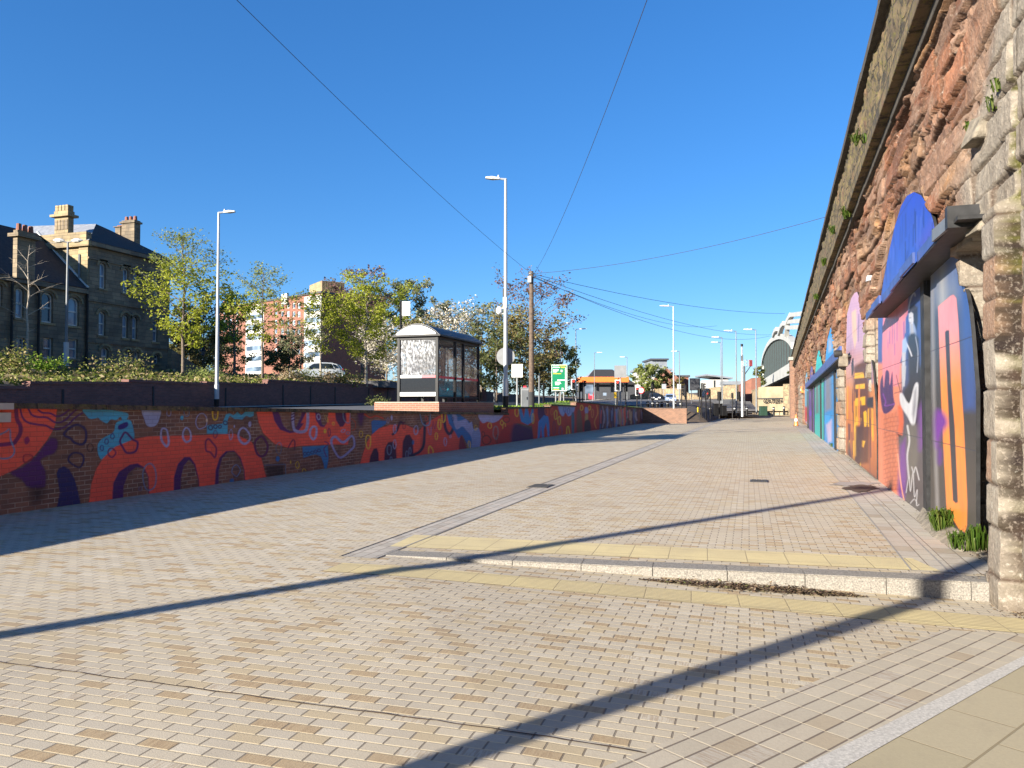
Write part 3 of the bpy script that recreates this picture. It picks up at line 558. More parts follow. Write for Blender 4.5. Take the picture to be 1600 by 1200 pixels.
    e.f([(0, 900), (60, 700), (110, 560), (160, 480), (250, 400), (400, 350), (600, 350), (760, 420), (840, 330), (1050, 210), (1200, 200), (1290, 400), (1280, 740), (800, 800), (300, 860)], OR2, False); e.f([(0, 900), (60, 700), (110, 560), (160, 480), (250, 400), (400, 350), (600, 350), (720, 420), (780, 500), (770, 640), (690, 780), (300, 860)], OR, False)
    e.f([(160, 310), (190, 290), (350, 300), (350, 340), (250, 400), (170, 470)], BL, False)
    for L in ([(130, 880), (150, 740), (190, 650), (230, 640), (250, 700), (260, 860)], [(320, 850), (330, 650), (370, 570), (430, 560), (470, 620), (478, 830)], [(545, 815), (555, 560), (590, 480), (640, 470), (680, 540), (692, 800)]): e.f(L, C(60, 28, 66), False)
    e.s([(830, 330), (825, 500), (810, 620), (760, 690), (700, 720), (640, 770)], 34, C(38, 28, 66)); e.s([(1080, 190), (1080, 350), (1110, 440), (1150, 460), (1200, 360), (1265, 230)], 36, C(44, 30, 72)); e.s([(430, 470), (480, 420), (520, 320), (560, 330)], 30, C(60, 26, 56))
    e.f([(1100, 200), (1250, 210), (1380, 300), (1450, 420), (1510, 560), (1500, 680), (1420, 700), (1340, 560), (1300, 480), (1250, 520), (1200, 430), (1130, 330)], BL, False); e.f([(1170, 205), (1230, 240), (1240, 300), (1300, 290), (1350, 280), (1380, 330), (1420, 310), (1440, 400), (1490, 390), (1520, 440), (1490, 580), (1440, 560), (1400, 480), (1350, 420), (1300, 370), (1220, 400)], C(150, 160, 205)); e.f([(1260, 700), (1265, 540), (1290, 480), (1340, 600), (1350, 700)], C(120, 34, 56))
    for x, y, rx, ry, w, col in ((120, 560, 32, 84, 13, YE), (370, 295, 13, 34, 9, LV), (455, 400, 17, 55, 10, LV), (720, 415, 24, 55, 14, LV), (385, 660, 28, 60, 10, GB), (452, 595, 17, 55, 10, LV), (607, 730, 16, 55, 8, GB), (645, 675, 13, 40, 8, GB), (408, 785, 14, 34, 8, GB), (1012, 345, 19, 65, 13, YE), (975, 490, 15, 45, 9, YE), (1085, 560, 17, 50, 9, LV), (1385, 610, 14, 60, 10, YE), (850, 270, 14, 32, 9, OR), (570, 360, 16, 45, 8, C(120, 36, 60)), (1150, 495, 9, 18, 6, LV), (1180, 280, 10, 25, 6, NV)): e.r(x, y, rx, ry, w, col)
    e.r(415, 262, 16, 36, 0, LV, 0, LV); e.r(685, 570, 14, 28, 0, BL, 0, BL); e.s([(770, 215), (800, 330), (850, 360), (890, 330), (900, 210)], 18, GB); e.s([(1040, 205), (1050, 310), (1080, 300), (1085, 205)], 13, YE); e.s([(880, 640), (900, 620), (935, 680), (910, 745), (880, 710)], 13, YE, True); e.s([(870, 390), (880, 450), (905, 470), (910, 380)], 12, C(160, 120, 160)); e.s([(925, 400), (935, 310), (955, 400), (975, 310)], 9, C(140, 50, 90))
    h = S(sh(5.926, 740, 610), 5.926)
    h.f([(60, 180), (400, 170), (400, 520), (40, 570)], C(196, 60, 44), False); h.f([(50, 215), (265, 212), (240, 270), (180, 300), (130, 290), (80, 300)], LV); h.f([(-10, 390), (40, 345), (66, 420), (50, 550), (-10, 560)], C(130, 150, 195))
    for x, y, rx, ry, w, col in ((120, 460, 44, 38, 8, DK), (88, 405, 13, 22, 6, DK), (205, 390, 22, 62, 9, C(150, 130, 130)), (345, 450, 14, 50, 8, LV), (283, 340, 13, 42, 6, YE), (150, 325, 17, 25, 6, YE), (262, 300, 14, 22, 6, YE), (300, 270, 30, 26, 6, DK), (388, 430, 10, 38, 5, YE), (215, 450, 8, 40, 5, DK), (20, 345, 12, 22, 6, YE)): h.r(x, y, rx, ry, w, col)
    h.f([(225, 480), (260, 370), (330, 320), (400, 330), (400, 500), (330, 510), (230, 530)], C(180, 44, 40)); h.f([(370, 320), (480, 330), (550, 370), (560, 480), (360, 520)], C(74, 28, 80), soft=3)
    h.f([(380, 120), (702, 110), (702, 460), (560, 500), (540, 330), (380, 300)], C(200, 62, 42), False); h.f([(410, 150), (440, 150), (465, 250), (480, 160), (500, 160), (520, 250), (540, 160), (557, 180), (550, 290), (500, 320), (440, 290)], C(60, 140, 200), False); h.f([(600, 150), (660, 150), (672, 240), (640, 285), (600, 260)], C(74, 26, 84)); h.f([(590, 470), (600, 290), (650, 230), (690, 240), (710, 350), (720, 470), (690, 470), (672, 300), (652, 360), (656, 470), (635, 470), (625, 330), (610, 470)], C(60, 130, 200), False)
    h.f([(702, 110), (950, 100), (950, 420), (702, 460)], C(198, 62, 44), False); h.f([(790, 130), (925, 130), (928, 200), (880, 240), (850, 205), (830, 240), (800, 210)], C(150, 165, 215)); h.f([(905, 230), (932, 220), (930, 420), (912, 420)], C(70, 110, 130))
    for x, y, rx, ry, w, col in ((400, 200, 16, 45, 7, YE), (550, 262, 10, 45, 6, YE), (675, 190, 14, 30, 6, C(220, 110, 50)), (760, 225, 13, 40, 6, YE), (792, 280, 12, 42, 7, YE), (725, 200, 12, 30, 6, C(220, 110, 50)), (745, 350, 12, 60, 6, C(120, 40, 80)), (805, 380, 14, 45, 7, C(120, 80, 120)), (845, 170, 10, 30, 4, C(70, 60, 140)), (880, 190, 10, 28, 4, C(70, 60, 140))): h.r(x, y, rx, ry, w, col)
    h.s([(860, 420), (865, 345), (880, 340), (892, 410)], 9, YE)
    h.f([(950, 70), (1165, 90), (1165, 390), (950, 430)], C(176, 48, 38), False); h.f([(960, 200), (990, 190), (1010, 380), (960, 400)], C(120, 84, 66)); h.r(1045, 188, 17, 38, 0, LV, 0, C(150, 155, 205)); h.r(1045, 255, 16, 50, 0, YE, 0, C(190, 150, 90)); h.f([(1030, 290), (1075, 280), (1085, 380), (1030, 390)], C(50, 36, 50)); h.r(1000, 160, 12, 24, 6, YE); h.r(1075, 162, 10, 20, 6, YE); h.r(1100, 210, 10, 40, 5, C(220, 140, 60)); h.s([(1140, 140), (1150, 210), (1120, 290), (1135, 350)], 9, C(220, 140, 60))
    h.f([(1165, 90), (1590, 120), (1590, 330), (1165, 390)], C(70, 44, 62), False); rnd = random.Random(5)
    for i in range(46):
        x = 1172+i*9; yb = 385-(x-1165)*.16; yt = 140+(x-1165)*.05; y0 = rnd.uniform(yt, yt+50); y1 = rnd.uniform(yb-90, yb); col = rnd.choice([BL, C(90, 140, 190), C(150, 150, 170), C(120, 90, 70), C(50, 40, 80), C(170, 150, 120), C(60, 100, 110), OR2])
        h.s([(x+rnd.uniform(-6, 6), y0), (x+rnd.uniform(-9, 9), (y0+y1)/2), (x+rnd.uniform(-4, 6), y1)], rnd.choice([5, 8, 12, 16]), col)
def mtop(px):
    L = [(-400, 621), (0, 629), (200, 632.5), (400, 637), (580, 641), (740, 644), (794, 645.3)]
    for (a, ya), (b, yb) in zip(L, L[1:]):
        if px <= b: return ya+(yb-ya)*(px-a)/(b-a)
    return L[-1][1]
mural = thing('mural_wall', 'low brick wall painted with bright orange arches and loops along the plaza', 'wall', (MX, 20, 0)); MUR = Vector((MX, 20, 0))
def rel(P, t): return P-np.array(tuple(t))
SEGS = [(-90, 794, lambda px: mtop(px)), (794, 860, lambda px: 635.6-(px-794)*.004), (860, 900, lambda px: 631.4+(px-860)*.05), (900, 1004, lambda px: 626.6+(px-900)*.104)]
seg_w = []
for (pa, pb, ft) in SEGS:
    nx, nz = int((pb-pa)*1.0)+1, 120
    pxs = np.linspace(pa, pb, nx); Pm = np.zeros((nz, nx, 3)); tops = []
    for i, px in enumerate(pxs):
        q = PX(px, 634, MX); zt = PX(px, ft(px), MX).z; tops.append((q.y, zt)); zc = zt-.085
        Pm[:, i, 0] = MX; Pm[:, i, 1] = q.y; Pm[:, i, 2] = np.linspace(-.05, zc, nz)
    px_, py_ = pnp(Pm[..., 0], Pm[..., 1], Pm[..., 2]); cv = Canvas(px_, py_); paint_mural(cv)
    grid_mesh('painted_brick_face', rel(Pm, MUR), 'mural_brick', mural, cv.done(), smooth=False)
    seg_w.append((tops[0], tops[-1], tops))
m = MB()   # body behind the painted face, and the run beside and behind the camera
y0, z0 = seg_w[0][0]
m.hexa([(MX-.34, -34, -.3), (MX, -34, -.3), (MX, y0, -.3), (MX-.34, y0, -.3), (MX-.34, -34, z0+.13), (MX, -34, z0+.13), (MX, y0, z0-.08), (MX-.34, y0, z0-.08)], 'brick_brown')
for (ya, za), (yb, zb), _ in seg_w:
    m.hexa([(MX-.34, ya, -.3), (MX-.004, ya, -.3), (MX-.004, yb, -.3), (MX-.34, yb, -.3), (MX-.34, ya, za-.087), (MX-.004, ya, za-.087), (MX-.004, yb, zb-.087), (MX-.34, yb, zb-.087)], 'brick_brown')
m.build('brick_core', mural, loc=None).location = -MUR
m = MB(); first = True
for (ya, za), (yb, zb), _ in [((-34, z0+.22), seg_w[0][0], None)]+seg_w:
    n = max(1, int((yb-ya)/.9))
    for i in range(n):
        t0, t1 = i/n, (i+1)/n; A, B = ya+(yb-ya)*t0+.004, ya+(yb-ya)*t1-.004; a_, b_ = za+(zb-za)*t0, za+(zb-za)*t1; j = random.uniform(-.004, .004)
        m.hexa([(MX-.40+j, A, a_-.085), (MX+.055+j, A, a_-.085), (MX+.055+j, B, b_-.085), (MX-.40+j, B, b_-.085), (MX-.40+j, A, a_), (MX+.045+j, A, a_), (MX+.045+j, B, b_), (MX-.40+j, B, b_)], 'steel_blk' if False else 'coping')if False else m.hexa([(MX-.40+j, A, a_-.085), (MX+.055+j, A, a_-.085), (MX+.055+j, B, b_-.085), (MX-.40+j, B, b_-.085), (MX-.40+j, A, a_), (MX+.045+j, A, a_), (MX+.045+j, B, b_), (MX-.40+j, B, b_)], 'mossy_stone')
m.build('coping', mural).location = -MUR
m = MB(); q = PX(22, 634, MX+.14).y
m.box(MX+.0, MX+.14, q-.45, q, 1.545, 1.64, 'pale_paving'); m.box(MX+.0, MX+.11, q-.42, q-.02, 1.36, 1.50, 'pale_paving'); m.build('stone_stub', mural).location = -MUR
# end return in bare brick
ret = thing('brick_end_wall', 'plain brown brick return wall closing the far end of the painted wall', 'wall', (MX, 74, 0))
ye = PX(1004, 634, MX).y; xr = G(1070, 662.5).x; zr = PX(1004, 638, MX).z
m = MB(); m.box(MX, xr, ye, ye+.34, -.3, zr-.07, 'brick_brown'); m.build('brickwork', ret).location = (-MX, -74, 0)
m = MB(); m.box(MX-.02, xr+.04, ye-.04, ye+.38, zr-.07, zr, 'brick_brown'); m.build('coping', ret).location = (-MX, -74, 0)

# ================================================================== VIADUCT
via = thing('railway_viaduct', 'tall weathered red sandstone railway viaduct with arches closed by painted boards', 'viaduct', (WX, 20, 0)); VIA = Vector((WX, 20, 0))
ARCH = [
 [(1371, 783), (1371, 490), (1376, 450), (1388, 398), (1398, 352), (1410, 316), (1428, 298), (1447, 312), (1463, 345), (1497, 385), (1514, 480), (1525, 600), (1526, 850)],
 [(1322, 715), (1321, 548), (1323, 491), (1330, 465), (1338, 453), (1347, 470), (1354, 511), (1364, 576), (1371, 681), (1371, 755)],
 [(1287, 705), (1287, 576), (1289.5, 550), (1293, 525), (1298, 509), (1304, 525), (1308, 548), (1314, 575), (1316, 712)],
 [(1272, 690), (1272, 590), (1275, 560), (1279.5, 540), (1284, 560), (1286.5, 580), (1287.5, 690)],
 [(1263.5, 680), (1263.5, 600), (1266, 575), (1268, 563), (1270.5, 575), (1272, 600), (1272.5, 680)],
 [(1257, 670), (1257, 608), (1259, 585), (1260.5, 577), (1262.5, 590), (1263.5, 610), (1263.5, 670)]]
def arch_yz(k):
    L = []
    for px, py in ARCH[k]: p = PW(px, py); L.append((p.y, max(-.3, p.z) if p.z > .4 else -.4))
    cy = sum(q[0] for q in L)/len(L); zm = 1.6; return [(cy+(y-cy)*.965, zm+(z-zm)*.955 if z > zm else z) for y, z in L]
AYZ = [arch_yz(k) for k in range(6)]
ZC = 6.45
yv = np.concatenate([np.arange(-8, 5, .2), np.arange(5, 7.4, .06), np.arange(7.4, 12, .02), np.arange(12, 20, .05), np.arange(20, 40, .1), np.arange(40, 118.1, .28)])
zv = np.arange(-.25, ZC+.13, .025)
Yg, Zg = np.meshgrid(yv, zv)
rs = np.random.RandomState(3)
ce = [-.3]
while ce[-1] < ZC+.5: ce.append(ce[-1]+rs.uniform(.34, .46))
ce = np.array(ce); row = np.clip(np.searchsorted(ce, Zg+.03*(vnoise(Yg*.7, Zg*.3, 5)-.5))-1, 0, len(ce)-2)
dz = np.minimum(Zg-ce[row], ce[row+1]-Zg)
rowo = np.zeros_like(Yg); slp = np.zeros_like(Yg); dy = np.zeros_like(Yg); base = np.zeros_like(Yg); tint = np.zeros_like(Yg); tint2 = np.zeros_like(Yg)
for r in range(len(ce)-1):
    e = [-12.0+rs.uniform(0, .8)]
    while e[-1] < 125: e.append(e[-1]+rs.uniform(.6, 1.5))
    e = np.array(e); mk = row == r
    if not mk.any(): continue
    yy = Yg[mk]; i = np.searchsorted(e, yy)-1; dy[mk] = np.minimum(yy-e[i], e[i+1]-yy)
    rb = rs.rand(len(e)); rt = rs.rand(len(e)); r2 = rs.rand(len(e)); base[mk] = rb[i]; rowo[mk] = rs.uniform(-.035, .05); sa = rs.uniform(-.16, .16, len(e)); sb = rs.uniform(-.07, .07, len(e)); slp[mk] = sa[i]*(Zg[mk]-(ce[r]+ce[r+1])/2)+sb[i]*(yy-(e[i]+e[np.minimum(i+1, len(e)-1)])/2); tint[mk] = rt[i]; tint2[mk] = r2[i]
ed = np.minimum(dy, dz); sm = lambda a, b, v: (lambda t: t*t*(3-2*t))(np.clip((v-a)/(b-a), 0, 1))
n1 = fbm(Yg*1.6, Zg*2.2, 5, 1.0); n2 = fbm(Yg*6, Zg*7, 4, 9.0); n3 = fbm(Yg*.35, Zg*.5, 4, 4.0); n4 = fbm(Yg*16, Zg*16, 3, 2.0)
# piers between arches (grey), channel with moss
Ych = PW(1549, 560, .30).y-.08; Yq = PW(1530, 600, .30).y; Yar = PW(1526, 600).y
pier = np.zeros_like(Yg)
for pa, pb in ((1363, 1373), (1306, 1321), (1250, 1256)):
    ya, yb = PW(pb, 600).y, PW(pa, 600).y; pier = np.maximum(pier, sm(ya-.25, ya+.05, Yg)*(1-sm(yb-.05, yb+.25, Yg))*(1-sm(4.0, 5.2, Zg+n3*1.5)))
grey = 1-sm(-.5, .9, (Yg-9.4)+(Zg-4.2)*.62+(n3-.45)*2.6); grey = np.maximum(grey, pier)
red = 1-grey
def ridg(x, y, s):
    t = 0; a = .5
    for k in range(4): t = t+a*(1-np.abs(2*vnoise(x*2.1**k, y*2.1**k, s+k)-1)); a *= .5
    return t
rg = ridg(Yg*1.1, Zg*2.0, 12.0); rg2 = ridg(Yg*4, Zg*5, 22.0)
bed = fbm(Yg*.9, Zg*9, 4, 31.0)
edz = sm(.0, .028, dz); edy = sm(.0, .018, dy)
d = base*.05+rowo*red+slp*.7+edz*.06+edy*.03+(n1-.45)*.022*(.5+red)+(rg-.6)*.014+(rg2-.6)*.022+(n4-.45)*.016+(bed-.45)*.045*red
er_ = red*sm(.54, .60, fbm(Yg*.55, Zg*4.2, 5, 6.0))*(.03+.10*n2)
d = d-er_-(.05*red*sm(.55, .9, tint2))
quo = sm(Ych+.05, Ych+.10, Yg)*(1-sm(Yq-.02, Yq+.03, Yg))*(1-sm(3.35, 3.45, Zg)); chn = sm(Ych-.05, Ych-.02, Yg)*(1-sm(Ych+.05, Ych+.09, Yg))*(1-sm(4.9, 5.2, Zg))
d = d*(1-.6*quo)+quo*.22; near_ = (1-sm(Ych-.06, Ych-.03, Yg))*(1-sm(4.9, 5.3, Zg))*sm(6.0, 6.6, Yg); d = d*(1-chn)-chn*.05; d = d*(1-.3*near_)+near_*.03; d = d+pier*.06
inside = np.zeros(Yg.shape, bool)
for k_, L in enumerate(AYZ+[[(sum(q[0] for q in L_)/len(L_)+(y_-sum(q[0] for q in L_)/len(L_))*1.10, 1.6+(z_-1.6)*1.10 if z_ > 1.6 else z_) for y_, z_ in L_] for L_ in AYZ]):
    n = len(L); ins = np.zeros(Yg.shape, bool)
    for i in range(n):
        (ax, ay), (bx, by) = L[i], L[(i+1) % n]; cr = (ay > Zg) != (by > Zg); ins ^= cr & (Yg < (bx-ax)*(Zg-ay)/(by-ay+1e-9)+ax)
    if k_ < len(AYZ): inside |= ins
    else: d = np.where(ins & (quo < .3), np.minimum(d, .03+.03*(n1-.45)), d)
inside |= (Yg > Yq+.02) & (Yg < Yar+.1) & (Zg < 3.3); d = np.where(inside, -.45, d)
Pw = np.stack([WX+WS*Yg-d, Yg, Zg], -1)
def cc(c): return np.array(c[:3])
g1, g2, g3 = cc(C(164, 155, 140)), cc(C(134, 124, 109)), cc(C(178, 165, 146)); r1, r2_, r3, r4 = cc(C(166, 112, 82)), cc(C(142, 92, 68)), cc(C(186, 140, 98)), cc(C(168, 132, 108))
T = tint[..., None]; T2 = tint2[..., None]
gcol = g1*(1-T)+g2*T; gcol = gcol*(1-.5*T2)+g3*.5*T2; gcol = np.where(tint2[..., None] > .86, cc(C(160, 128, 104)), gcol)
rcol = np.where(T < .4, r1, np.where(T < .7, r2_, np.where(T < .88, r3, r4)))*(0.85+.3*T2)
rcol = rcol*(.72+.56*bed[..., None]); pale = sm(.52, .62, fbm(Yg*.8, Zg*1.3, 5, 41.0))[..., None]*.55; rcol = rcol*(1-pale)+cc(C(176, 146, 122))*pale
soot = sm(.50, .64, fbm(Yg*.5, Zg*1.6, 5, 51.0))[..., None]*.5; rcol = rcol*(1-soot)+cc(C(92, 66, 54))*soot
col = gcol*grey[..., None]+rcol*red[..., None]
mid = np.exp(-((grey-.5)/.28)**2)[..., None]*.6; col = col*(1-mid)+cc(C(176, 142, 116))*mid
jm = ((1-sm(.006, .03, np.minimum(dy*1.3, dz)))*.9)[..., None]; col = col*(1-jm)+cc(C(74, 56, 44))*jm
em = (np.clip(er_*5, 0, 1)*.6)[..., None]; col = col*(1-em)+cc(C(84, 54, 42))*em
mossm = sm(Ych-.06, Ych-.02, Yg)*(1-sm(Ych+.07, Ych+.11, Yg+.12*(n2-.45)))*(1-sm(4.9, 5.3, Zg+n2))*sm(.2, .8, Zg+n2*.8); n2 = np.clip(n2+.12*np.clip((Zg-2.6)/1.2, -1, 1), 0, 1); mossc = ((cc(C(84, 84, 16))*sm(.36, .52, n2)[..., None]+cc(C(50, 40, 26))*(1-sm(.36, .52, n2))[..., None])*(.45+1.0*n4[..., None]))
col = col*(1-mossm[..., None])+mossc*mossm[..., None]
dirt = (sm(.45, .0, Zg+n1*.35)*.45)[..., None]; col = col*(1-dirt)+cc(C(92, 74, 50))*dirt
col = col*np.array([.72, .735, .76]); col = np.concatenate([np.clip(col, .01, .8), np.ones(Yg.shape+(1,))], -1)
grid_mesh('rock_faced_masonry', rel(Pw, VIA), 'viaduct_stone', via, col)
# string course, parapet, coping
def vbox(mb, o0, o1, z0, z1, mt, y0=-8, y1=118.0, step=3.0):
    n = int((y1-y0)/step)
    for i in range(n):
        a, b = y0+i*(y1-y0)/n, y0+(i+1)*(y1-y0)/n-.006; j = random.uniform(-.006, .006)
        mb.hexa([(wallx(a)-o1+j, a, z0), (wallx(a)-o0, a, z0), (wallx(b)-o0, b, z0), (wallx(b)-o1+j, b, z0), (wallx(a)-o1+j, a, z1), (wallx(a)-o0, a, z1), (wallx(b)-o0, b, z1), (wallx(b)-o1+j, b, z1)], mt)
m = MB(); vbox(m, -.3, .20, ZC, ZC+.16, 'shade_stone', step=1.4); vbox(m, -.3, .36, ZC+.17, ZC+.42, 'mossy_stone', step=1.6); m.build('string_course', via, bevel=.02).location = -VIA  # lower band is dark: the shadow line is painted into its stone colour
yy = np.concatenate([np.arange(-8, 9, .2), np.arange(9, 26, .05), np.arange(26, 30, .1), np.arange(30, 118.1, .4)]); zz = np.arange(ZC+.40, 8.46, .05); A, B = np.meshgrid(yy, zz)
dd = .22+(fbm(A*1.4, B*1.8, 5, 3.3)-.45)*.14+(fbm(A*6, B*6, 3, 8)-.45)*.09
grid_mesh('parapet', rel(np.stack([WX+WS*A-dd, A, B], -1), VIA), 'mossy_stone', via)
m = MB(); vbox(m, -.3, .36, 8.44, 8.62, 'shade_stone', step=1.5); vbox(m, -1.0, -.6, 0, 8.4, 'brick_dark', step=42); m.build('coping', via).location = -VIA  # coping shade is put into the dark stone colour
# corbels over the mossy gully
for px, py, s_ in ((1541, 345, .17), (1534, 203, .2)):
    m = MB(); p = PW(px, py, .1); m.hexa([(p.x-.12, p.y-.16, p.z-.12), (p.x+.4, p.y-.16, p.z-.12), (p.x+.4, p.y+.22, p.z-.12), (p.x-.16, p.y+.22, p.z-.12), (p.x-.02, p.y-.13, p.z+s_*.6), (p.x+.4, p.y-.13, p.z+s_*.6), (p.x+.4, p.y+.2, p.z+s_*.9), (p.x-.06, p.y+.2, p.z+s_*.9)], 'dirty_concrete')
    m.build('corbel_stone', via, bevel=.03).location = -VIA

# painted boards closing the arches
def board(name, parent, x0, x1, top, bot, off, paint, nx, ny, base, loc, thick=.04, edge='steel_blk'):
    tp = np.array(top, float); bt = np.array(bot, float); px = np.linspace(x0, x1, nx); yt = np.interp(px, tp[:, 0], tp[:, 1]); yb = np.interp(px, bt[:, 0], bt[:, 1])
    X = np.tile(px, (ny, 1)); Y = yt+(yb-yt)*np.linspace(0, 1, ny)[:, None]; c = Canvas(X, Y, base); paint(c)
    P = np.array([[tuple(PW(X[i, j], Y[i, j], off)-Vector(loc)) for j in range(nx)] for i in range(ny)])
    o = grid_mesh(name, P[::-1], 'painted_board', parent, c.done()[::-1], smooth=False)
    rim = [P[0, j] for j in range(nx)]+[P[i, nx-1] for i in range(ny)]+[P[ny-1, j] for j in range(nx-1, -1, -1)]+[P[i, 0] for i in range(ny-1, -1, -1)]
    m = MB(); rim = rim[::3]; n = len(rim); m.add([Vector(r)+Vector((.001, 0, 0)) for r in rim]+[Vector(r)+Vector((thick, 0, 0)) for r in rim], [(i, (i+1) % n, (i+1) % n+n, i+n) for i in range(n)], edge)
    e = m.build('board_edge', o); return o
def vgrad(c, stops):
    y = c.y; ys_ = [s_[0] for s_ in stops]
    for k in range(3): c.c[:, k] = np.interp(y, ys_, [s_[1][k] for s_ in stops])
# --- first arch
a1 = thing('painted_arch_shutter', 'tall arch boards with painted grey fiddle player, orange letter and blue arched head', 'painted boards', PW(1450, 815)); L1 = a1.location.copy()
def p_tymp(c):
    vgrad(c, [(300, C(44, 66, 190)), (400, C(52, 84, 190)), (480, C(60, 92, 180))]); c.fill([(1440, 380), (1470, 330), (1470, 400)], C(84, 74, 178), 14)
    r = random.Random(3)
    for i in range(60): x = r.uniform(1376, 1460); y = r.uniform(320, 430); c.stroke([(x, y), (x+r.uniform(-2, 1), y+r.uniform(12, 50))], r.choice([.7, 1, 1.6]), r.choice([C(26, 30, 92), C(34, 44, 120), C(80, 104, 205)]), sm=False, al=.7)
board('tympanum', a1, 1374, 1462, [(1374, 480), (1380, 440), (1388, 398), (1398, 354), (1408, 322), (1417, 306), (1428, 300), (1439, 305), (1450, 321), (1458, 344), (1462, 366)], [(1374, 492), (1462, 380)], -.0+.10, p_tymp, 90, 90, C(50, 80, 190), L1)
def p_mural(c):
    vgrad(c, [(430, C(58, 92, 176)), (540, C(62, 92, 165)), (610, C(70, 74, 104)), (680, C(86, 80, 88)), (820, C(78, 74, 70))])
    c6 = lambda L: [(1360+x/5.455, 380+y/5.455) for x, y in L]; c7 = lambda L: [(1360+x/4.8, 580+y/4.8) for x, y in L]
    c.fill(c7([(30, -60), (240, -60), (225, 250), (200, 500), (260, 1100), (60, 1000)]), C(232, 138, 104), 3); c.fill(c7([(80, 320), (200, 300), (190, 560), (230, 900), (120, 900)]), C(206, 118, 84), 5)
    for i in range(17):
        y = 350+i*34; c.stroke(c7([(100, y+14), (150, y-4), (215, y-10)]), 1.2, C(150, 72, 52), sm=False, al=.7)
        for k in range(4): x = 112+k*26+(i % 2)*12; c.stroke(c7([(x, y+8-k*5), (x+1, y-26-k*4)]), .9, C(160, 80, 58), sm=False, al=.6)
    c.fill(c6([(110, 560), (150, 520), (180, 560), (215, 430), (225, 520), (270, 380), (280, 450), (310, 340), (322, 420), (320, 600), (300, 640), (280, 900), (255, 1010), (240, 1220), (105, 1220), (100, 900)]), C(238, 138, 148), 1, False)
    r = random.Random(8)
    for i in range(14): x = r.uniform(125, 300); y = r.uniform(560, 760); c.stroke(c6([(x, y), (x, y+r.uniform(80, 260))]), r.uniform(.8, 2), r.choice([C(120, 84, 160), C(150, 90, 160), C(230, 160, 170)]), sm=False, al=.7)
    c.fill(c7([(72, 100), (92, 30), (100, 120), (115, 0), (140, 10), (145, 100), (165, 5), (172, 180), (182, 250), (150, 300), (100, 315), (78, 220)]), C(66, 26, 92), 1, True); c.stroke(c7([(95, 170), (115, 230), (110, 260), (180, 245)]), 2, C(120, 60, 150))
    c.fill(c6([(320, 470), (440, 440), (440, 1200), (330, 1200)]), C(44, 66, 112), 10, False, .6); c.fill(c7([(250, 150), (330, 20), (392, -60), (395, 200), (355, 420), (300, 390), (260, 280)]), C(30, 28, 36), 2)
    c.stroke(c6([(325, 560), (345, 470), (372, 425), (382, 450)]), 2, C(205, 215, 230)); c.stroke(c6([(330, 605), (372, 565)]), 1.6, C(205, 215, 230)); c.fill(c6([(332, 645), (378, 630), (388, 760), (400, 900), (352, 1000), (345, 900), (335, 800)]), C(150, 168, 200), 1.5); c.stroke(c6([(345, 660), (350, 760), (344, 860)]), 1.6, C(230, 235, 240)); c.stroke(c6([(375, 790), (398, 900), (355, 1080)]), 1.8, C(220, 225, 232))
    c.fill(c6([(322, 590), (340, 540), (375, 520), (402, 560), (405, 660), (395, 740), (372, 690), (340, 600)]), C(34, 30, 42), 1.2); c.fill(c6([(328, 610), (345, 585), (364, 600), (368, 660), (356, 700), (338, 690), (326, 650)]), C(206, 208, 214), 1)
    c.fill(c6([(316, 590), (345, 560), (400, 540), (406, 552), (350, 585)]), C(60, 58, 70), .8); c.stroke(c6([(332, 638), (345, 634)]), .9, C(50, 46, 60)); c.stroke(c6([(330, 676), (344, 680)]), .9, C(110, 70, 80)); c.fill(c6([(340, 690), (362, 690), (372, 770), (345, 780)]), C(176, 178, 186), 1); c.fill(c6([(318, 800), (345, 770), (375, 765), (412, 810), (420, 1000), (415, 1220), (330, 1220), (322, 1000)]), C(36, 34, 44), 2); c.stroke(c6([(385, 800), (405, 930), (398, 1100)]), 1.6, C(150, 156, 170)); c.stroke(c6([(300, 840), (330, 900), (352, 960)]), 2.2, C(205, 206, 210))
    c.fill(c6([(272, 830), (300, 800), (316, 880), (300, 940), (270, 930)]), C(164, 190, 226), 1); c.fill(c6([(268, 930), (302, 930), (292, 1220), (272, 1220)]), C(192, 196, 206), 1, False); c.fill(c7([(235, -40), (268, -40), (262, 60), (240, 140)]), C(190, 194, 200), 1)
    c.stroke(c7([(195, 30), (205, 80), (230, 170)]), 1.2, C(110, 60, 60)); c.stroke(c7([(175, 105), (235, 85)]), 1, C(60, 40, 60)); c.stroke(c7([(180, 165), (232, 150)]), 1, C(60, 40, 60))
    c.fill(c7([(205, 260), (240, 250), (250, 380), (240, 480), (200, 490), (215, 380)]), C(222, 104, 62), 1.5); c.fill(c7([(195, 465), (235, 480), (220, 500)]), C(50, 24, 20), 1)
    c.fill(c7([(218, 185), (238, 165), (290, 240), (326, 120), (345, 85), (360, 110), (352, 250), (326, 418), (275, 335), (232, 265)]), C(214, 217, 220), 1.2, True); c.fill(c7([(330, 150), (345, 120), (345, 260), (322, 380), (312, 320)]), C(150, 152, 158), 2)
    c.fill(c7([(275, 400), (352, 400), (362, 620), (330, 800), (290, 850), (272, 700)]), C(104, 100, 94), 3); c.stroke(c7([(278, 410), (292, 520), (276, 640), (288, 800)]), 3, C(200, 200, 198)); c.fill(c7([(365, 300), (412, 200), (424, 500), (372, 590)]), C(126, 66, 160), 6); c.fill(c7([(225, 560), (262, 500), (275, 800), (250, 1010), (215, 1030), (205, 880)]), C(116, 64, 146), 3); c.stroke(c7([(205, 620), (230, 850), (265, 1030)]), 2, C(232, 160, 130))
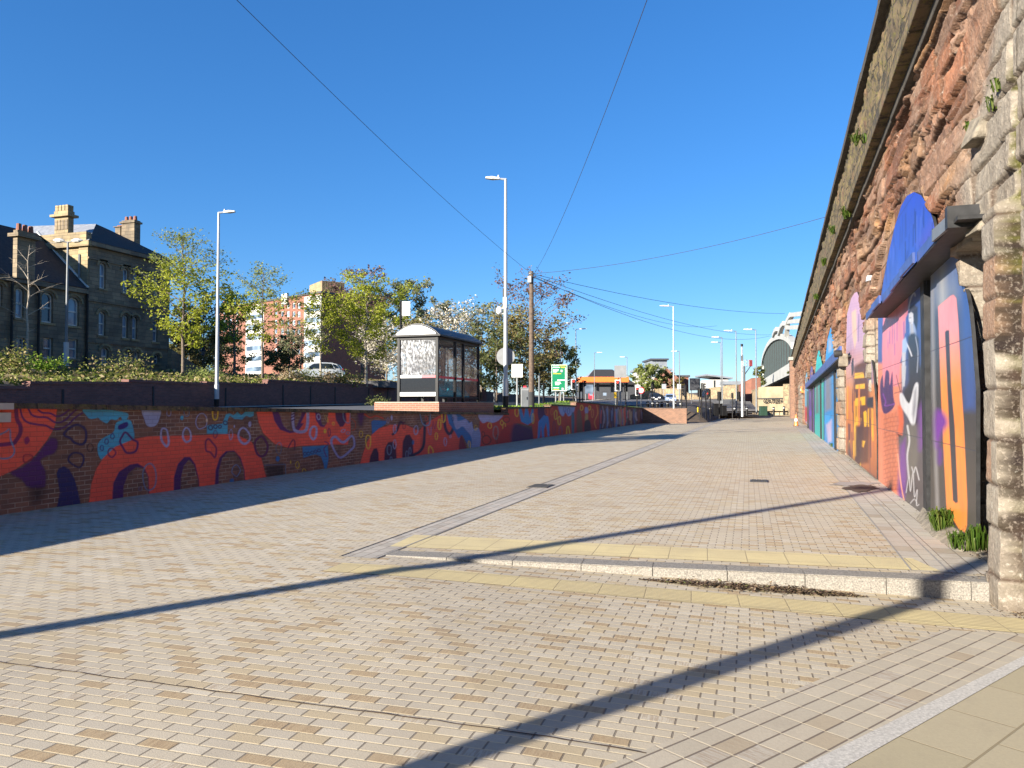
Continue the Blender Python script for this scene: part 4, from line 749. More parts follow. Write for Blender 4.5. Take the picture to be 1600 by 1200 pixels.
    c.stroke(c7([(268, 910), (290, 790), (300, 900), (320, 760), (330, 940), (352, 890), (345, 1000), (365, 1000)]), 1.3, C(196, 196, 196)); c.stroke(c7([(310, 720), (325, 760), (340, 720), (365, 815)]), 1.8, C(190, 190, 190)); c.stroke(c7([(300, 990), (330, 960), (350, 990)]), 1.2, C(190, 190, 190))
board('painted_door', a1, 1372, 1448, [(1372, 497), (1400, 466), (1448, 414)], [(1372, 775), (1387, 784), (1448, 812)], .06, p_mural, 150, 300, C(90, 90, 90), L1)
def p_let(c):
    vgrad(c, [(400, C(96, 124, 180)), (455, C(120, 130, 150)), (500, C(70, 74, 84)), (600, C(60, 58, 58)), (840, C(72, 68, 62))]); c.fill([(1498, 430), (1526, 430), (1526, 640), (1506, 640)], C(52, 84, 150), 8); c.stroke([(1456, 430), (1459, 620), (1466, 830)], 4, C(150, 148, 146), sm=False, soft=3); c.fill([(1466, 420), (1476, 415), (1478, 470), (1468, 480)], C(170, 172, 170), 6)
    out = [(1466, 479), (1486, 462), (1490, 461), (1494, 466), (1497, 500), (1502, 600), (1506, 662), (1511.5, 784), (1511, 820), (1508, 835), (1500, 829), (1479, 795), (1475, 720), (1472, 659), (1469, 580)]
    c.fill(out, C(250, 146, 62), .8); c.fill([(1462, 476), (1490, 455), (1500, 500), (1502, 545), (1466, 570)], C(246, 152, 150), 10, al=.0)
    k, dd_, ins = c._sd(out, True); y = c.y[k]; wgt = np.clip((600-y)/90, 0, 1)*np.clip(np.where(ins, dd_, -dd_)/.8*.5+.5, 0, 1); c.put(k, wgt, C(248, 154, 156))
    c.fill([(1476.5, 519), (1479, 516), (1483, 516), (1486, 600), (1491.6, 665), (1496.7, 785), (1493, 786), (1489, 782), (1483, 665), (1479, 580)], C(52, 52, 60), .8); c.fill([(1464, 640), (1476, 648), (1480, 662), (1472, 676), (1463, 700), (1460, 660)], C(118, 44, 160), 5, True); c.fill([(1466, 700), (1472, 705), (1470, 725), (1465, 722)], C(96, 40, 140), 4, True)
board('letter_door', a1, 1454, 1525, [(1454, 424), (1494, 392), (1500, 418), (1507, 450), (1510, 458), (1514, 480), (1518, 520), (1525, 610)], [(1454, 808), (1480, 822), (1500, 834), (1525, 848)], .075, p_let, 130, 300, C(90, 90, 90), L1)
def pw_box(mb, pxa, pxb, z0, z1, o0, o1, mt, zb0=None, zb1=None):
    """box along the viaduct face between two columns of reference pixels (taken at the face)"""
    ya, yb = pxa, pxb
    zb0 = z0 if zb0 is None else zb0; zb1 = z1 if zb1 is None else zb1
    mb.hexa([(wallx(ya)-o1, ya, z0), (wallx(ya)-o0, ya, z0), (wallx(yb)-o0, yb, zb0), (wallx(yb)-o1, yb, zb0), (wallx(ya)-o1, ya, z1), (wallx(ya)-o0, ya, z1), (wallx(yb)-o0, yb, zb1), (wallx(yb)-o1, yb, zb1)], mt)
OB = .42
bl, br = PW(1353, 500, OB), PW(1480, 357, OB); bm_ = PW(1456, 378, OB); bt = PW(1456, 368, OB); be = PW(1512, 340, .2)
m = MB(); n = 6
for i in range(n):
    t0, t1 = i/n, (i+1)/n; a = bl.lerp(bm_, t0); b = bl.lerp(bm_, t1); s0, s1 = (.03*math.sin(i*2.1) if 0 < i < n else 0), (.03*math.sin((i+1)*2.1) if 0 < i+1 < n else 0)
    pw_box(m, a.y, b.y, a.z+.0+s0*.3, a.z+.125, OB-.03+s0, OB+s0, 'steel_blue', b.z+s1*.3, b.z+.125)
m.build('fascia', a1, loc=None).location = -L1
m = MB(); pw_box(m, bm_.y, br.y, bm_.z, bm_.z+.13, OB-.03, OB, 'galv_dull', br.z, br.z+.13); m.build('bare_fascia_end', a1).location = -L1
m = MB(); pw_box(m, bl.y, br.y-.3, bl.z+.03, bl.z+.07, -.1, OB-.035, 'steel_blk', br.z+.02, br.z+.06); pw_box(m, br.y, br.y-.12, br.z-.02, br.z+.2, .1, OB+.02, 'steel_blk'); m.build('canopy_soffit', a1).location = -L1
def post(mb, pxa, pxb, ytop, ybot, o0, o1, mt, thing_loc):
    a, b = PW(pxa, ybot, o1), PW(pxb, ybot, o1); t = PW((pxa+pxb)/2, ytop, o1); pw_box(mb, b.y, a.y, -.02, t.z, o0, o1, mt)
m = MB(); post(m, 1443, 1448.5, 425, 812, -.05, .10, 'steel_blk', L1); m.build('steel_post', a1).location = -L1
m = MB(); q = PW(1420, 460, -.16); pw_box(m, PW(1372, 700).y-.02, PW(1524, 700).y+.02, -.1, 3.2, -.42, -.16, 'black_matt'); m.build('dark_backing', a1).location = -L1
# --- second arch
a2 = thing('painted_arch_shutter', 'narrow arch boards painted pink above and yellow striped figure below', 'painted boards', PW(1345, 730)); L2 = a2.location.copy(); q5 = lambda L: [(1230+x/3.529, 440+y/3.529) for x, y in L]
def p_bee(c):
    vgrad(c, [(455, C(222, 172, 190)), (520, C(210, 170, 196)), (565, C(206, 164, 170)), (610, C(214, 140, 80)), (690, C(206, 120, 60)), (750, C(150, 84, 50))]); r = random.Random(4)
    c.fill(q5([(440, 250), (470, 420), (470, 560), (440, 560)]), C(92, 110, 160), 3, False); c.fill(q5([(365, 470), (440, 420), (460, 720), (450, 1000), (370, 1010)]), C(96, 48, 34), 3, False)
    for i in range(22): y = 130+i*16; c.stroke(q5([(335, y), (450, y-28)]), .5, C(168, 120, 150), sm=False, al=.6)
    c.fill(q5([(355, 170), (380, 150), (384, 320), (372, 370), (360, 300)]), C(242, 196, 160), 1); c.stroke(q5([(395, 180), (392, 330)]), 1.5, C(150, 110, 150))
    for L in ([(372, 505), (420, 500), (425, 530), (370, 535)], [(372, 570), (428, 562), (428, 590), (372, 592)], [(374, 645), (430, 632), (430, 680), (374, 685)], [(380, 745), (410, 755), (405, 785), (378, 790)], [(420, 720), (450, 700), (452, 800), (425, 800)], [(395, 870), (430, 880), (420, 915), (398, 900)]): c.fill(q5(L), C(250, 188, 20), .8, False)
    for i in range(34): x = r.uniform(325, 470); y = r.uniform(560, 900); c.stroke(q5([(x, y), (x+r.uniform(-3, 5), y+r.uniform(60, 240))]), r.uniform(1, 3), r.choice([C(246, 178, 40), C(226, 132, 60), C(110, 56, 60), C(84, 44, 60), C(250, 196, 60)]), sm=False, al=.85)
    c.fill(q5([(380, 800), (420, 790), (410, 1000), (375, 1010)]), C(64, 24, 34), 2, False); c.fill(q5([(440, 640), (475, 635), (475, 700), (440, 690)]), C(30, 34, 50), 1, False); c.fill(q5([(330, 860), (360, 960), (380, 1000), (500, 1090), (330, 960)]), C(74, 42, 56), 3, False)
board('painted_board', a2, 1322, 1370, [(1322, 548), (1323.5, 491), (1330, 466), (1335, 458), (1339, 456), (1345, 470), (1350, 495), (1354, 513), (1358, 540), (1364, 578), (1368, 630), (1370, 681)], [(1322, 707), (1323.5, 710), (1370, 749)], .09, p_bee, 130, 260, C(210, 150, 90), L2)
m = MB(); a, b = PW(1335, 566, .06), PW(1354, 555, .06); pw_box(m, a.y, b.y, a.z-.05, a.z+.12, -.1, .05, 'black_matt', b.z-.05, b.z+.12); m.build('lintel', a2).location = -L2
# --- third to sixth arches
def stripe(base, extra=()):
    def f(c):
        vgrad(c, [(500, base), (720, tuple(v*.85 for v in base[:3]))]); r = random.Random(int(base[0]*999))
        for L, col, s_ in extra: c.fill(q5(L), col, s_, False)
    return f
DS = [('painted boards in sky blue with a grey portrait, third arch along the viaduct', C(30, 150, 226),
       [(1289.5, 564), (1293, 530), (1298, 511), (1303, 525), (1306, 551)], (1289.5, 1306), (1288, 1314.5), [(1288, 578), (1314.5, 560)], [(1288, 701), (1304, 704), (1314.5, 705)],
       [([(208, 520), (240, 490), (245, 700), (208, 720)], C(120, 130, 150), 3), ([(205, 735), (235, 735), (235, 785), (205, 785)], C(30, 160, 235), 1), ([(215, 790), (245, 760), (245, 880), (225, 890)], C(190, 180, 215), 2), ([(228, 320), (242, 310), (244, 380), (228, 390)], C(170, 180, 205), 2)], (1303.5, 1306)),
      ('painted boards in turquoise green, fourth arch along the viaduct', C(30, 190, 186),
       [(1273, 590), (1276, 560), (1279.6, 543), (1283, 562), (1286, 575)], (1273, 1286), (1273, 1287), [(1273, 593), (1287, 582)], [(1273, 682), (1287, 688)],
       [([(158, 560), (170, 560), (172, 720), (158, 730)], C(110, 100, 110), 2)], (1281.5, 1283)),
      ('painted boards in violet, fifth arch along the viaduct', C(96, 70, 150),
       [(1264.5, 600), (1266.5, 578), (1268.2, 566), (1270.2, 580), (1271.5, 595)], (1264.5, 1271.5), (1264, 1272), [(1264, 604), (1272, 597)], [(1264, 673), (1272, 676)],
       [([(120, 710), (140, 710), (140, 740), (120, 740)], C(110, 60, 190), 1)], (1268.5, 1269.3)),
      ('painted boards in pale blue and red, farthest arch before the bridge', C(110, 180, 214),
       [(1257.8, 608), (1259, 588), (1260.5, 578), (1262, 592), (1263, 606)], (1257.8, 1263), (1257.5, 1263), [(1257.5, 611), (1263, 606)], [(1257.5, 658), (1263, 665)],
       [([(95, 690), (115, 690), (118, 780), (95, 770)], C(196, 60, 60), 2)], (1261, 1261.6))]
for lab, base, ty, (t0, t1), (x0, x1), top, bot, ex, (pa, pb) in DS:
    p = PW((x0+x1)/2, bot[0][1]); t = thing('painted_arch_shutter', lab, 'painted boards', (p.x, p.y, 0)); LL = t.location.copy()
    board('tympanum', t, t0, t1, ty, [(t0, ty[0][1]+3), (t1, ty[-1][1]+3)], .10, stripe(tuple(min(1, v*1.15) for v in base[:3]), ex), 24, 24, base, LL)
    board('painted_door', t, x0, x1, top, bot, .10, stripe(base, ex), 40, 120, base, LL)
    m = MB(); post(m, pa, pb, top[0][1], bot[0][1], -.02, .14, 'steel_blk', LL); m.build('steel_post', t).location = -LL
bm3 = thing('canopy_beam', 'long dark blue steel beam over the turquoise and sky blue doors', 'beam', PW(1300, 565)); LL = bm3.location.copy()
a, b = PW(1258, 607, .4), PW(1312, 556, .4); m = MB(); pw_box(m, b.y, a.y, b.z-.02, b.z+.28, .34, .40, 'steel_blue', a.z-.02, a.z+.28); m.build('fascia', bm3).location = -LL
m = MB(); pw_box(m, b.y, a.y, b.z-.03, b.z+.02, -.1, .33, 'black_matt', a.z-.03, a.z+.02); m.build('soffit', bm3).location = -LL
m = MB(); p = PW(1309, 556, .5); m.box(p.x+.02, p.x+.25, p.y-.16, p.y+.16, p.z-.3, p.z+.05, 'dirty_concrete'); m.cyl((p.x+.0, p.y-.1, p.z+.05), (1, 0, 0), .10, .2, 'steel_blk'); m.build('end_bracket', bm3, bevel=.02).location = -LL
# wall fittings
def flood(px, py, lab, s_=.16):
    p = PW(px, py, .16); t = thing('wall_floodlight', lab, 'floodlight', tuple(p)); m = MB(); m.hexa([(-.09, -.06, -.07), (.02, -.06, -.05), (.02, .06, -.05), (-.09, .06, -.07), (-.07, -.07, .06), (.04, -.07, .06), (.04, .07, .06), (-.07, .07, .06)], 'galv'); m.build('lamp_housing', t, bevel=.015)
    m = MB(); m.tube([(.02, 0, 0), (.1, 0, .02), (.3, 0, .02)], .02, 'galv_dull'); m.build('bracket', t)
flood(1360, 435, 'small white floodlight on the stone left of the blue arch head')
bx = thing('alarm_box', 'orange box fixed high on the viaduct near the far doors', 'alarm box', tuple(PW(1254, 609, .1))); m = MB(); m.box(-.15, .15, -.9, .9, -.28, .28, 'orange'); m.build('box_case', bx, bevel=.03); m = MB(); m.box(-.165, -.151, -.5, .5, -.1, .1, 'white_dirty'); m.build('label_plate', bx)
# traffic cones at the far foot of the wall
def cone(loc, lab):
    t = thing('traffic_cone', lab, 'traffic cone', loc, group='orange cones by the viaduct'); m = MB(); m.box(-.24, .24, -.24, .24, 0, .05, 'rubber'); m.build('base', t)
    m = MB(); n = 14; prof = [(.17, .05), (.13, .35), (.075, .75), (.04, .95)]; m.tube([(0, 0, z) for _, z in prof], [r for r, _ in prof], 'orange', n); m.build('cone_body', t, smooth=False)
    m = MB(); m.tube([(0, 0, .40), (0, 0, .60)], [.126, .10], 'white_paint', n, False); m.build('reflective_band', t)
    return t
p = PD(1244, 656, 60); c1_ = cone((p.x, p.y, 0), 'orange traffic cone standing alone at the far foot of the viaduct')
# weeds, moss haunch and litter by the first arch
def haunch():
    m = MB(); pts = [PW(x, y, .02) for x, y in ((1452, 812), (1480, 830), (1510, 845), (1528, 860))]
    rnd = random.Random(2); rows = []
    for i in range(16):
        t = i/15*(len(pts)-1); k = min(int(t), len(pts)-2); p = pts[k].lerp(pts[k+1], t-k); w_ = .05+.22*math.sin(math.pi*(.15+.75*i/15)); rows.append([(p.x+.25, p.y, .20), (p.x-.02, p.y, .16+rnd.uniform(-.03, .03)), (p.x-w_*.6, p.y, .10+rnd.uniform(-.03, .03)), (p.x-w_-rnd.uniform(0, .05), p.y, -.01)])
    vs = [v for r in rows for v in r]; m.add(vs, [(i*4+j, i*4+j+1, (i+1)*4+j+1, (i+1)*4+j) for i in range(15) for j in range(3)], 'dirty_concrete'); o = m.build('concrete_haunch', smooth=True); tag(o, 'rough strip of concrete at the foot of the letter door under the weeds', 'concrete strip')
haunch()
def blades(mb, c, n, L, spread, mt, rnd, up=.8, wd=.02):
    for _ in range(n):
        a = rnd.uniform(0, 2*math.pi); r = rnd.uniform(.2, 1)*spread; l = L*rnd.uniform(.5, 1.1); d = Vector((math.cos(a), math.sin(a), 0)); s = Vector((-d.y, d.x, 0))*wd*rnd.uniform(.5, 1.2); p = Vector(c)+d*rnd.uniform(0, .06)
        q = p+d*r*.45+Vector((0, 0, l*up)); e = p+d*r+Vector((0, 0, l*up*rnd.uniform(.5, 1.05)))
        mb.add([p-s*.6, p+s*.6, q+s, q-s, e], [(0, 1, 2, 3), (3, 2, 4)], mt)
def weed(px, py, lab, n, L, sp, off=.1, name='weed_tuft', z0=None, wd=.016):
    p = PW(px, py, off); rnd = random.Random(int(px*3+py)); m = MB()
    for k in range(max(1, n//14)): blades(m, (rnd.uniform(-.03, .03)*sp*20, rnd.uniform(-.5, .5)*sp*2.2, rnd.uniform(-.02, .05)), 14, L, sp, 'fern', rnd, wd=wd)
    o = m.build(name, loc=None); o.location = (p.x, p.y, p.z if z0 is None else z0); tag(o, lab, 'weeds'); return o
weed(1478, 826, 'green clump of leafy weeds at the foot of the letter door', 420, .30, .20, .12, z0=.05, wd=.008)
weed(1502, 846, 'lower green grassy weeds beside the stone pier', 160, .20, .16, .16, z0=.02, wd=.007)
weed(1526, 826, 'dark green weed in the gap between letter door and stone pier', 110, .3, .07, .10, z0=.06, wd=.010)
weed(1553, 176, 'small fern growing from the viaduct joint above the mossy gully', 24, .16, .10, .12, 'fern'); weed(1519, 214, 'tiny fern beside the upper corbel stone', 24, .14, .08, .1, 'fern'); weed(1567, 132, 'little fern sprouting high on the grey stones', 20, .14, .08, .12, 'fern'); weed(1462, 366, 'small green plant on the arch beam by the blue board', 20, .12, .06, .1, 'fern'); weed(1300, 640, 'low weeds at the pier by the sky blue door', 20, .2, .1, .1, z0=0)
for i, (px, py) in enumerate(((1344, 225), (1322, 340), (1300, 365), (1291, 415), (1277, 468))): weed(px, py, ('small green plant rooted in the mossy parapet', 'second green plant low on the mossy parapet', 'green plant where the wire meets the parapet', 'pale green plant on the parapet past the wire', 'farthest green plant on the mossy parapet')[i], 60, .3, .22, .36, 'parapet_plant')
def litter():
    m = MB(); rnd = random.Random(11)
    def bit(p, s):
        a = rnd.uniform(0, 6.3); u = Vector((math.cos(a), math.sin(a), rnd.uniform(-.4, .4)))*s; v = Vector((-math.sin(a), math.cos(a), rnd.uniform(-.4, .4)))*s*rnd.uniform(.25, .6); m.add([p-u, p+v, p+u, p-v], [(0, 1, 2, 3)], 'leaf_dry' if rnd.random() < .35 else 'litter')
    for i in range(3400):
        px = 1000+rnd.betavariate(1.6, 1.4)*350; t = (px-1000)/350; base = lo(px, 906+t*27, 0); amp = math.sin(math.pi*min(1, max(0, t)))**.7
        bit(base+Vector((rnd.gauss(0, .02), -abs(rnd.gauss(0, .07))*amp, abs(rnd.gauss(0, .024))*amp+.008)), rnd.uniform(.010, .028))
    for i in range(500):
        y = 7.3+rnd.random()*1.1; bit(Vector((wallx(y)-abs(rnd.gauss(.05, .12)), y, abs(rnd.gauss(0, .02))+.01 if y > kerb_y(2.2) else tilt(2.2, y)+.01)), rnd.uniform(.008, .025))
    for i in range(900):
        y = 9+rnd.random()*50; bit(Vector((wallx(y)-abs(rnd.gauss(.0, .08)), y, .012+rnd.random()*.015)), rnd.uniform(.01, .03))
    o = m.build('leaf_litter'); o['kind'] = 'stuff'; tag(o, 'brown leaf litter drifted along the kerb and wall foot', 'litter')
litter()
# ================================================================== UPPER ROAD LEVEL
def tz(x, y): return terrain(x, y)
m = MB()
ysr = [-60, 0, 15, 30, 45, 60, 76, 90, 110, 140]
def sheet(mb, x0, x1, mt, dz, ys=ysr, nx=2):
    for a, b in zip(ys, ys[1:]):
        for i in range(nx):
            u, v = x0+(x1-x0)*i/nx, x0+(x1-x0)*(i+1)/nx
            mb.quad((u, a, tz(u, a)+dz), (v, a, tz(v, a)+dz), (v, b, tz(v, b)+dz), (u, b, tz(u, b)+dz), mt)
sheet(m, -26.5, -14.4, 'asphalt', .05, nx=3); struct(m.build('road'))
m = MB(); sheet(m, -14.2, -11.0, 'pale_paving', .07, [-60, 0, 15, 30]); struct(m.build('footway_pavement'))
m = MB(); sheet(m, -27.9, -26.4, 'pale_paving', .12); sheet(m, -14.42, -14.2, 'granite', .13); struct(m.build('road_kerb'))
m = MB(); sheet(m, -14.15, -11.0, 'turf', .10, [31, 36, 40, 46, 56, 66, 75]); struct(m.build('turf_verge_ground'))
def vtop(y):   # grass fills up to the stepped wall top
    for (ya, za), (yb, zb), _ in seg_w:
        if ya <= y <= yb: return za+(zb-za)*(y-ya)/(yb-ya)
    return 1.4
m = MB(); yl = list(np.arange(31.5, 74, 1.0))
for a, b in zip(yl, yl[1:]):
    for x0, x1, f0, f1 in ((MX-.36, -12.2, 1, .9), (-12.2, -14.1, .9, 0)):
        h = lambda x, y, f: max(tz(x, y)+.11, f*(vtop(y)-.02 if y > seg_w[1][0][0] else min(vtop(y)+.18, 1.5))+(1-f)*(tz(x, y)+.1))
        m.quad((x0, a, h(x0, a, f0)), (x0, b, h(x0, b, f0)), (x1, b, h(x1, b, f1)), (x1, a, h(x1, a, f1)), 'turf')
struct(m.build('verge_bank_ground'))
rnd = random.Random(21); m = MB()
for i in range(5200):
    y = 31.5+rnd.random()**1.3*38; x = MX-.4-rnd.random()*3.2; f = .95 if x > -12.2 else max(0, .9*(1-(-12.2-x)/1.9))
    z = max(tz(x, y)+.1, f*(vtop(y)-.02 if y > seg_w[1][0][0] else min(vtop(y)+.18, 1.5))+(1-f)*(tz(x, y)+.1)); a = rnd.uniform(0, 6.3); h_ = rnd.uniform(.05, .14); w_ = rnd.uniform(.02, .05)
    u = Vector((math.cos(a), math.sin(a), 0))*w_; p = Vector((x, y, z-.01)); m.add([p-u, p+u, p+Vector((u.y, -u.x, h_/w_*.6*0+h_))+u*.3], [(0, 1, 2)], 'grass')
o = m.build('grass'); tag(o, 'short bright green grass on the verge above the painted wall', 'grass', kind='stuff')
# dark brick retaining wall across the road, stepped
RX = -28
rw = thing('retaining_wall', 'dark brick retaining wall stepping along the far side of the road', 'wall', (RX, 40, 1.7)); RW = Vector((RX, 40, 1.7)); mb, mc = MB(), MB()
stp = [(-120, 602, 46, 603.5), (46, 595.5, 200, 596.5), (200, 592.5, 322, 598), (322, 596, 418, 599.5), (418, 592.5, 560, 600.5), (560, 599, 640, 603.5), (640, 603, 760, 607)]
for i, (pa, ta, pb, tb) in enumerate(stp):
    A, B = PX(pa, ta, RX), PX(pb, tb, RX)
    mb.hexa([(RX-.35, A.y, .8), (RX, A.y, .8), (RX, B.y, .8), (RX-.35, B.y, .8), (RX-.35, A.y, A.z-.12), (RX, A.y, A.z-.12), (RX, B.y, B.z-.12), (RX-.35, B.y, B.z-.12)], 'brick_dark')
    mc.hexa([(RX-.4, A.y, A.z-.12), (RX+.05, A.y, A.z-.12), (RX+.05, B.y+.05, B.z-.12), (RX-.4, B.y+.05, B.z-.12), (RX-.4, A.y, A.z), (RX+.05, A.y, A.z), (RX+.05, B.y+.05, B.z), (RX-.4, B.y+.05, B.z)], 'brick_dark')
    for k in range(int((B.y-A.y)/3)): y = A.y+k*3+1.5; mb.box(RX, RX+.03, y, y+.1, 1.2, A.z-.3, 'black_matt')
A = PX(-120, 602, RX); mb.box(RX-.35, RX, -60, A.y, .8, A.z-.12, 'brick_dark'); mc.box(RX-.4, RX+.05, -60, A.y, A.z-.12, A.z, 'brick_dark')
mb.build('brickwork', rw).location = -RW; mc.build('coping', rw).location = -RW

# ================================================================== FOLIAGE
def leafquads(n, pts, size, rnd, mb_mat, name, parent=None, loc=None, mats=None, flat=.0):
    """many small folded leaf sprays as one mesh"""
    V = np.zeros((len(pts)*4, 3), np.float32); 
    rs_ = np.random.RandomState(rnd.randint(0, 9999)); k = len(pts); P = np.array(pts, np.float32)
    u = rs_.normal(size=(k, 3)); u[:, 2] *= .6; u /= np.linalg.norm(u, axis=1)[:, None]; w_ = rs_.normal(size=(k, 3)); v = np.cross(u, w_); v /= np.linalg.norm(v, axis=1)[:, None]
    s = (size*rs_.uniform(.5, 1.25, (k, 1))); a = u*s; b = v*s*rs_.uniform(.35, .7, (k, 1))
    V[0::4] = P-a; V[1::4] = P+b-a*.1; V[2::4] = P+a; V[3::4] = P-b-a*.1
    if loc is not None: V -= np.array(tuple(loc), np.float32)
    me = bpy.data.meshes.new(name); me.vertices.add(k*4); me.vertices.foreach_set('co', V.reshape(-1)); me.loops.add(k*4); me.loops.foreach_set('vertex_index', np.arange(k*4, dtype=np.int32))
    me.polygons.add(k); me.polygons.foreach_set('loop_start', np.arange(0, k*4, 4, dtype=np.int32)); me.polygons.foreach_set('loop_total', np.full(k, 4, np.int32)); me.update(calc_edges=True); me.validate()
    for q in (mats or [mb_mat]): me.materials.append(MT[q])
    if mats and len(mats) > 1:
        idx = (rs_.rand(k) < .5).astype(np.int32); me.polygons.foreach_set('material_index', idx)
    o = bpy.data.objects.new(name, me); COL.objects.link(o)
    if parent is not None: o.parent = parent
    return o
def tree(name, label, px, yb, yt, wpx, dep, leaf, n, size, seed, crown_from=.3, shape=1.0, bark='bark', lean=0, group=None, trunk=.014, nl=16, zbase=None, twig=1.0, top_leaf=None, spread_low=.75):
    """tapered trunk, limbs and twigs; leaves gather round the twigs, with gaps between limbs"""
    rnd = random.Random(seed); n = int(n*(.75 if 'copper' in leaf else 1.25)); size *= .92; b = PD(px, yb, dep); H = (yb-yt)/F*dep; W = wpx/F*dep/2*1.1; base = Vector((b.x, b.y, b.z if zbase is None else zbase))
    if zbase is not None: H += b.z-zbase
    t = thing(name, label, 'tree' if 'bush' not in name and 'shrub' not in name else 'shrub', base, group=group); m = MB(); r0 = max(.04, H*trunk); ax = []; n_ = 7
    for i in range(n_+1):
        f = i/n_; ax.append(Vector((lean*f*H+rnd.uniform(-.02, .02)*H*f, rnd.uniform(-.02, .02)*H*f, f*H*.95)))
    m.tube([Vector((0, 0, -.4))]+ax, [r0*1.25]+[r0*(1-.88*i/n_) for i in range(n_+1)], bark, 7); pts = []; lm = MB(); tops = []
    for k in range(nl):
        f = crown_from+(1-crown_from)*((k+.5)/nl)*.98; q = f*n_; i = min(int(q), n_-1); p = ax[i].lerp(ax[i+1], q-i); g = (f-crown_from)/(1-crown_from)
        env = (math.sin(math.pi*min(1, (g*.86+.14)**shape))**.65)*(1 if g > .12 else spread_low); L = W*env*rnd.uniform(.72, 1.12); a = k*2.4+rnd.uniform(-.5, .5); d = Vector((math.cos(a), math.sin(a), 0)); rise = rnd.uniform(.25, .65)*(1+g*.9)
        e1 = p+d*L*.5+Vector((0, 0, L*.5*rise)); e2 = p+d*L+Vector((rnd.uniform(-.1, .1)*L, rnd.uniform(-.1, .1)*L, L*rise*rnd.uniform(.8, 1.15))); r1_ = r0*(.42-.25*g)
        lm.tube([p, e1, e2], [r1_, r1_*.6, r1_*.15], bark, 5, False); mem = []
        for j in range(int(7*twig)):
            u = rnd.uniform(.25, 1); s_ = (p.lerp(e1, u*2) if u < .5 else e1.lerp(e2, u*2-1)); a2 = a+rnd.uniform(-1.6, 1.6); l2 = L*rnd.uniform(.18, .42)+.15; e = s_+Vector((math.cos(a2)*l2, math.sin(a2)*l2, l2*rnd.uniform(-.1, .9)))
            lm.tube([s_, s_.lerp(e, .5)+Vector((0, 0, l2*.06)), e], [r1_*.3, r1_*.2, .004], bark, 3, False); mem.append((s_, e))
        per = int(n/nl*env*1.15)+1
        for j in range(per):
            s_, e = rnd.choice(mem); u = rnd.random()**.7; c = s_.lerp(e, u); sg = .06*W+.05; pts.append(tuple(c+Vector((rnd.gauss(0, sg), rnd.gauss(0, sg), rnd.gauss(0, sg*.8)))))
    m.build('trunk', t, smooth=True); lm.build('limbs', t, smooth=True)
    if n:
        if top_leaf:
            hi = [q for q in pts if q[2] > H*.72+rnd.uniform(-.08, .08)*H]; lo_ = [q for q in pts if q not in set(hi)]
            leafquads(0, lo_, size, rnd, leaf, 'crown', t); leafquads(0, hi, size*.8, rnd, top_leaf, 'crown_top', t)
        else: leafquads(0, pts, size, rnd, leaf, 'crown', t)
    return t
tree('bare_tree', 'slender bare pale tree in front of the old stone wing', 41, 566, 372, 62, 46, 'leaf_grey', 0, .1, 5, .22, 1.0, 'bark_pale', .01, trunk=.011, nl=15, twig=.8)
tree('young_tree', 'airy lime green tree beside the old stone building, tallest on the bank', 286, 580, 356, 122, 47, 'leaf_lime', 6400, .105, 12, .17, .80, 'bark', -.006, trunk=.013, nl=30, top_leaf='leaf_green')
tree('young_tree', 'thin lime green tree with layered branches before the brick block', 410, 585, 415, 92, 54, 'leaf_lime', 2700, .11, 31, .28, 1.0, 'bark', .0, trunk=.013, nl=18, top_leaf='leaf_green')
tree('young_tree', 'small sparse lime tree beside the white car', 501, 592, 455, 76, 56, 'leaf_lime', 2000, .11, 8, .27, 1.0, 'bark_pale', .0, trunk=.013, nl=15)
tree('young_tree', 'dense rounded lime green tree nearest to the bus shelter', 572, 596, 446, 118, 57, 'leaf_lime', 6800, .115, 44, .20, .85, 'bark_pale', -.0, trunk=.016, nl=24)
tree('copper_tree', 'purple leaved tree rising behind the dense lime tree', 566, 590, 416, 82, 78, 'leaf_copper', 3600, .17, 15, .35, .9, 'bark', trunk=.013, nl=20)
tree('background_tree', 'grey green tree behind the bus stop flag', 636, 592, 432, 78, 82, 'leaf_grey', 4200, .19, 16, .2, .9, 'bark', trunk=.012, nl=20)
tree('copper_tree', 'large purple leaved tree behind the telegraph pole', 832, 622, 436, 124, 84, 'leaf_copper', 5000, .17, 17, .22, .85, 'bark', trunk=.012, nl=28)
tree('background_tree', 'brown budding tree behind the tall street lamp on the bank', 318, 588, 480, 92, 76, 'leaf_brown', 4200, .18, 18, .1, .8, 'bark', trunk=.02, nl=20)
tree('background_tree', 'dark stemmed yellow green tree before the brick block', 366, 588, 462, 92, 70, 'leaf_lime', 2400, .16, 19, .42, .9, 'bark', trunk=.02, nl=16)
tree('background_tree', 'low olive bush between two thin lime trees', 452, 590, 520, 52, 74, 'leaf_brown', 2200, .16, 20, .05, .7, 'bark', trunk=.02, nl=14)
tree('blossom_tree', 'grey twiggy budding tree before the red brick block', 470, 588, 508, 74, 68, 'leaf_grey', 1500, .12, 22, .2, .8, 'bark', trunk=.018, nl=16)
tree('blossom_tree', 'white blossoming tree behind the dense lime tree', 604, 604, 505, 110, 66, 'blossom', 3800, .13, 23, .05, .75, 'bark', trunk=.015, nl=20, spread_low=1)
tree('blossom_tree', 'white blossoming tree behind the bus shelter roof', 700, 606, 478, 108, 72, 'blossom', 4200, .14, 24, .1, .7, 'bark', trunk=.015, nl=20, spread_low=1)
tree('background_tree', 'thin grey green tree above the shelter roof', 690, 604, 466, 60, 90, 'leaf_grey', 2200, .19, 25, .3, .9, 'bark', trunk=.012, nl=14)
tree('background_tree', 'olive budding tree between shelter and tall lamp post', 752, 618, 474, 112, 78, 'leaf_grey', 4800, .17, 26, .05, .75, 'bark', trunk=.014, nl=22, spread_low=1)
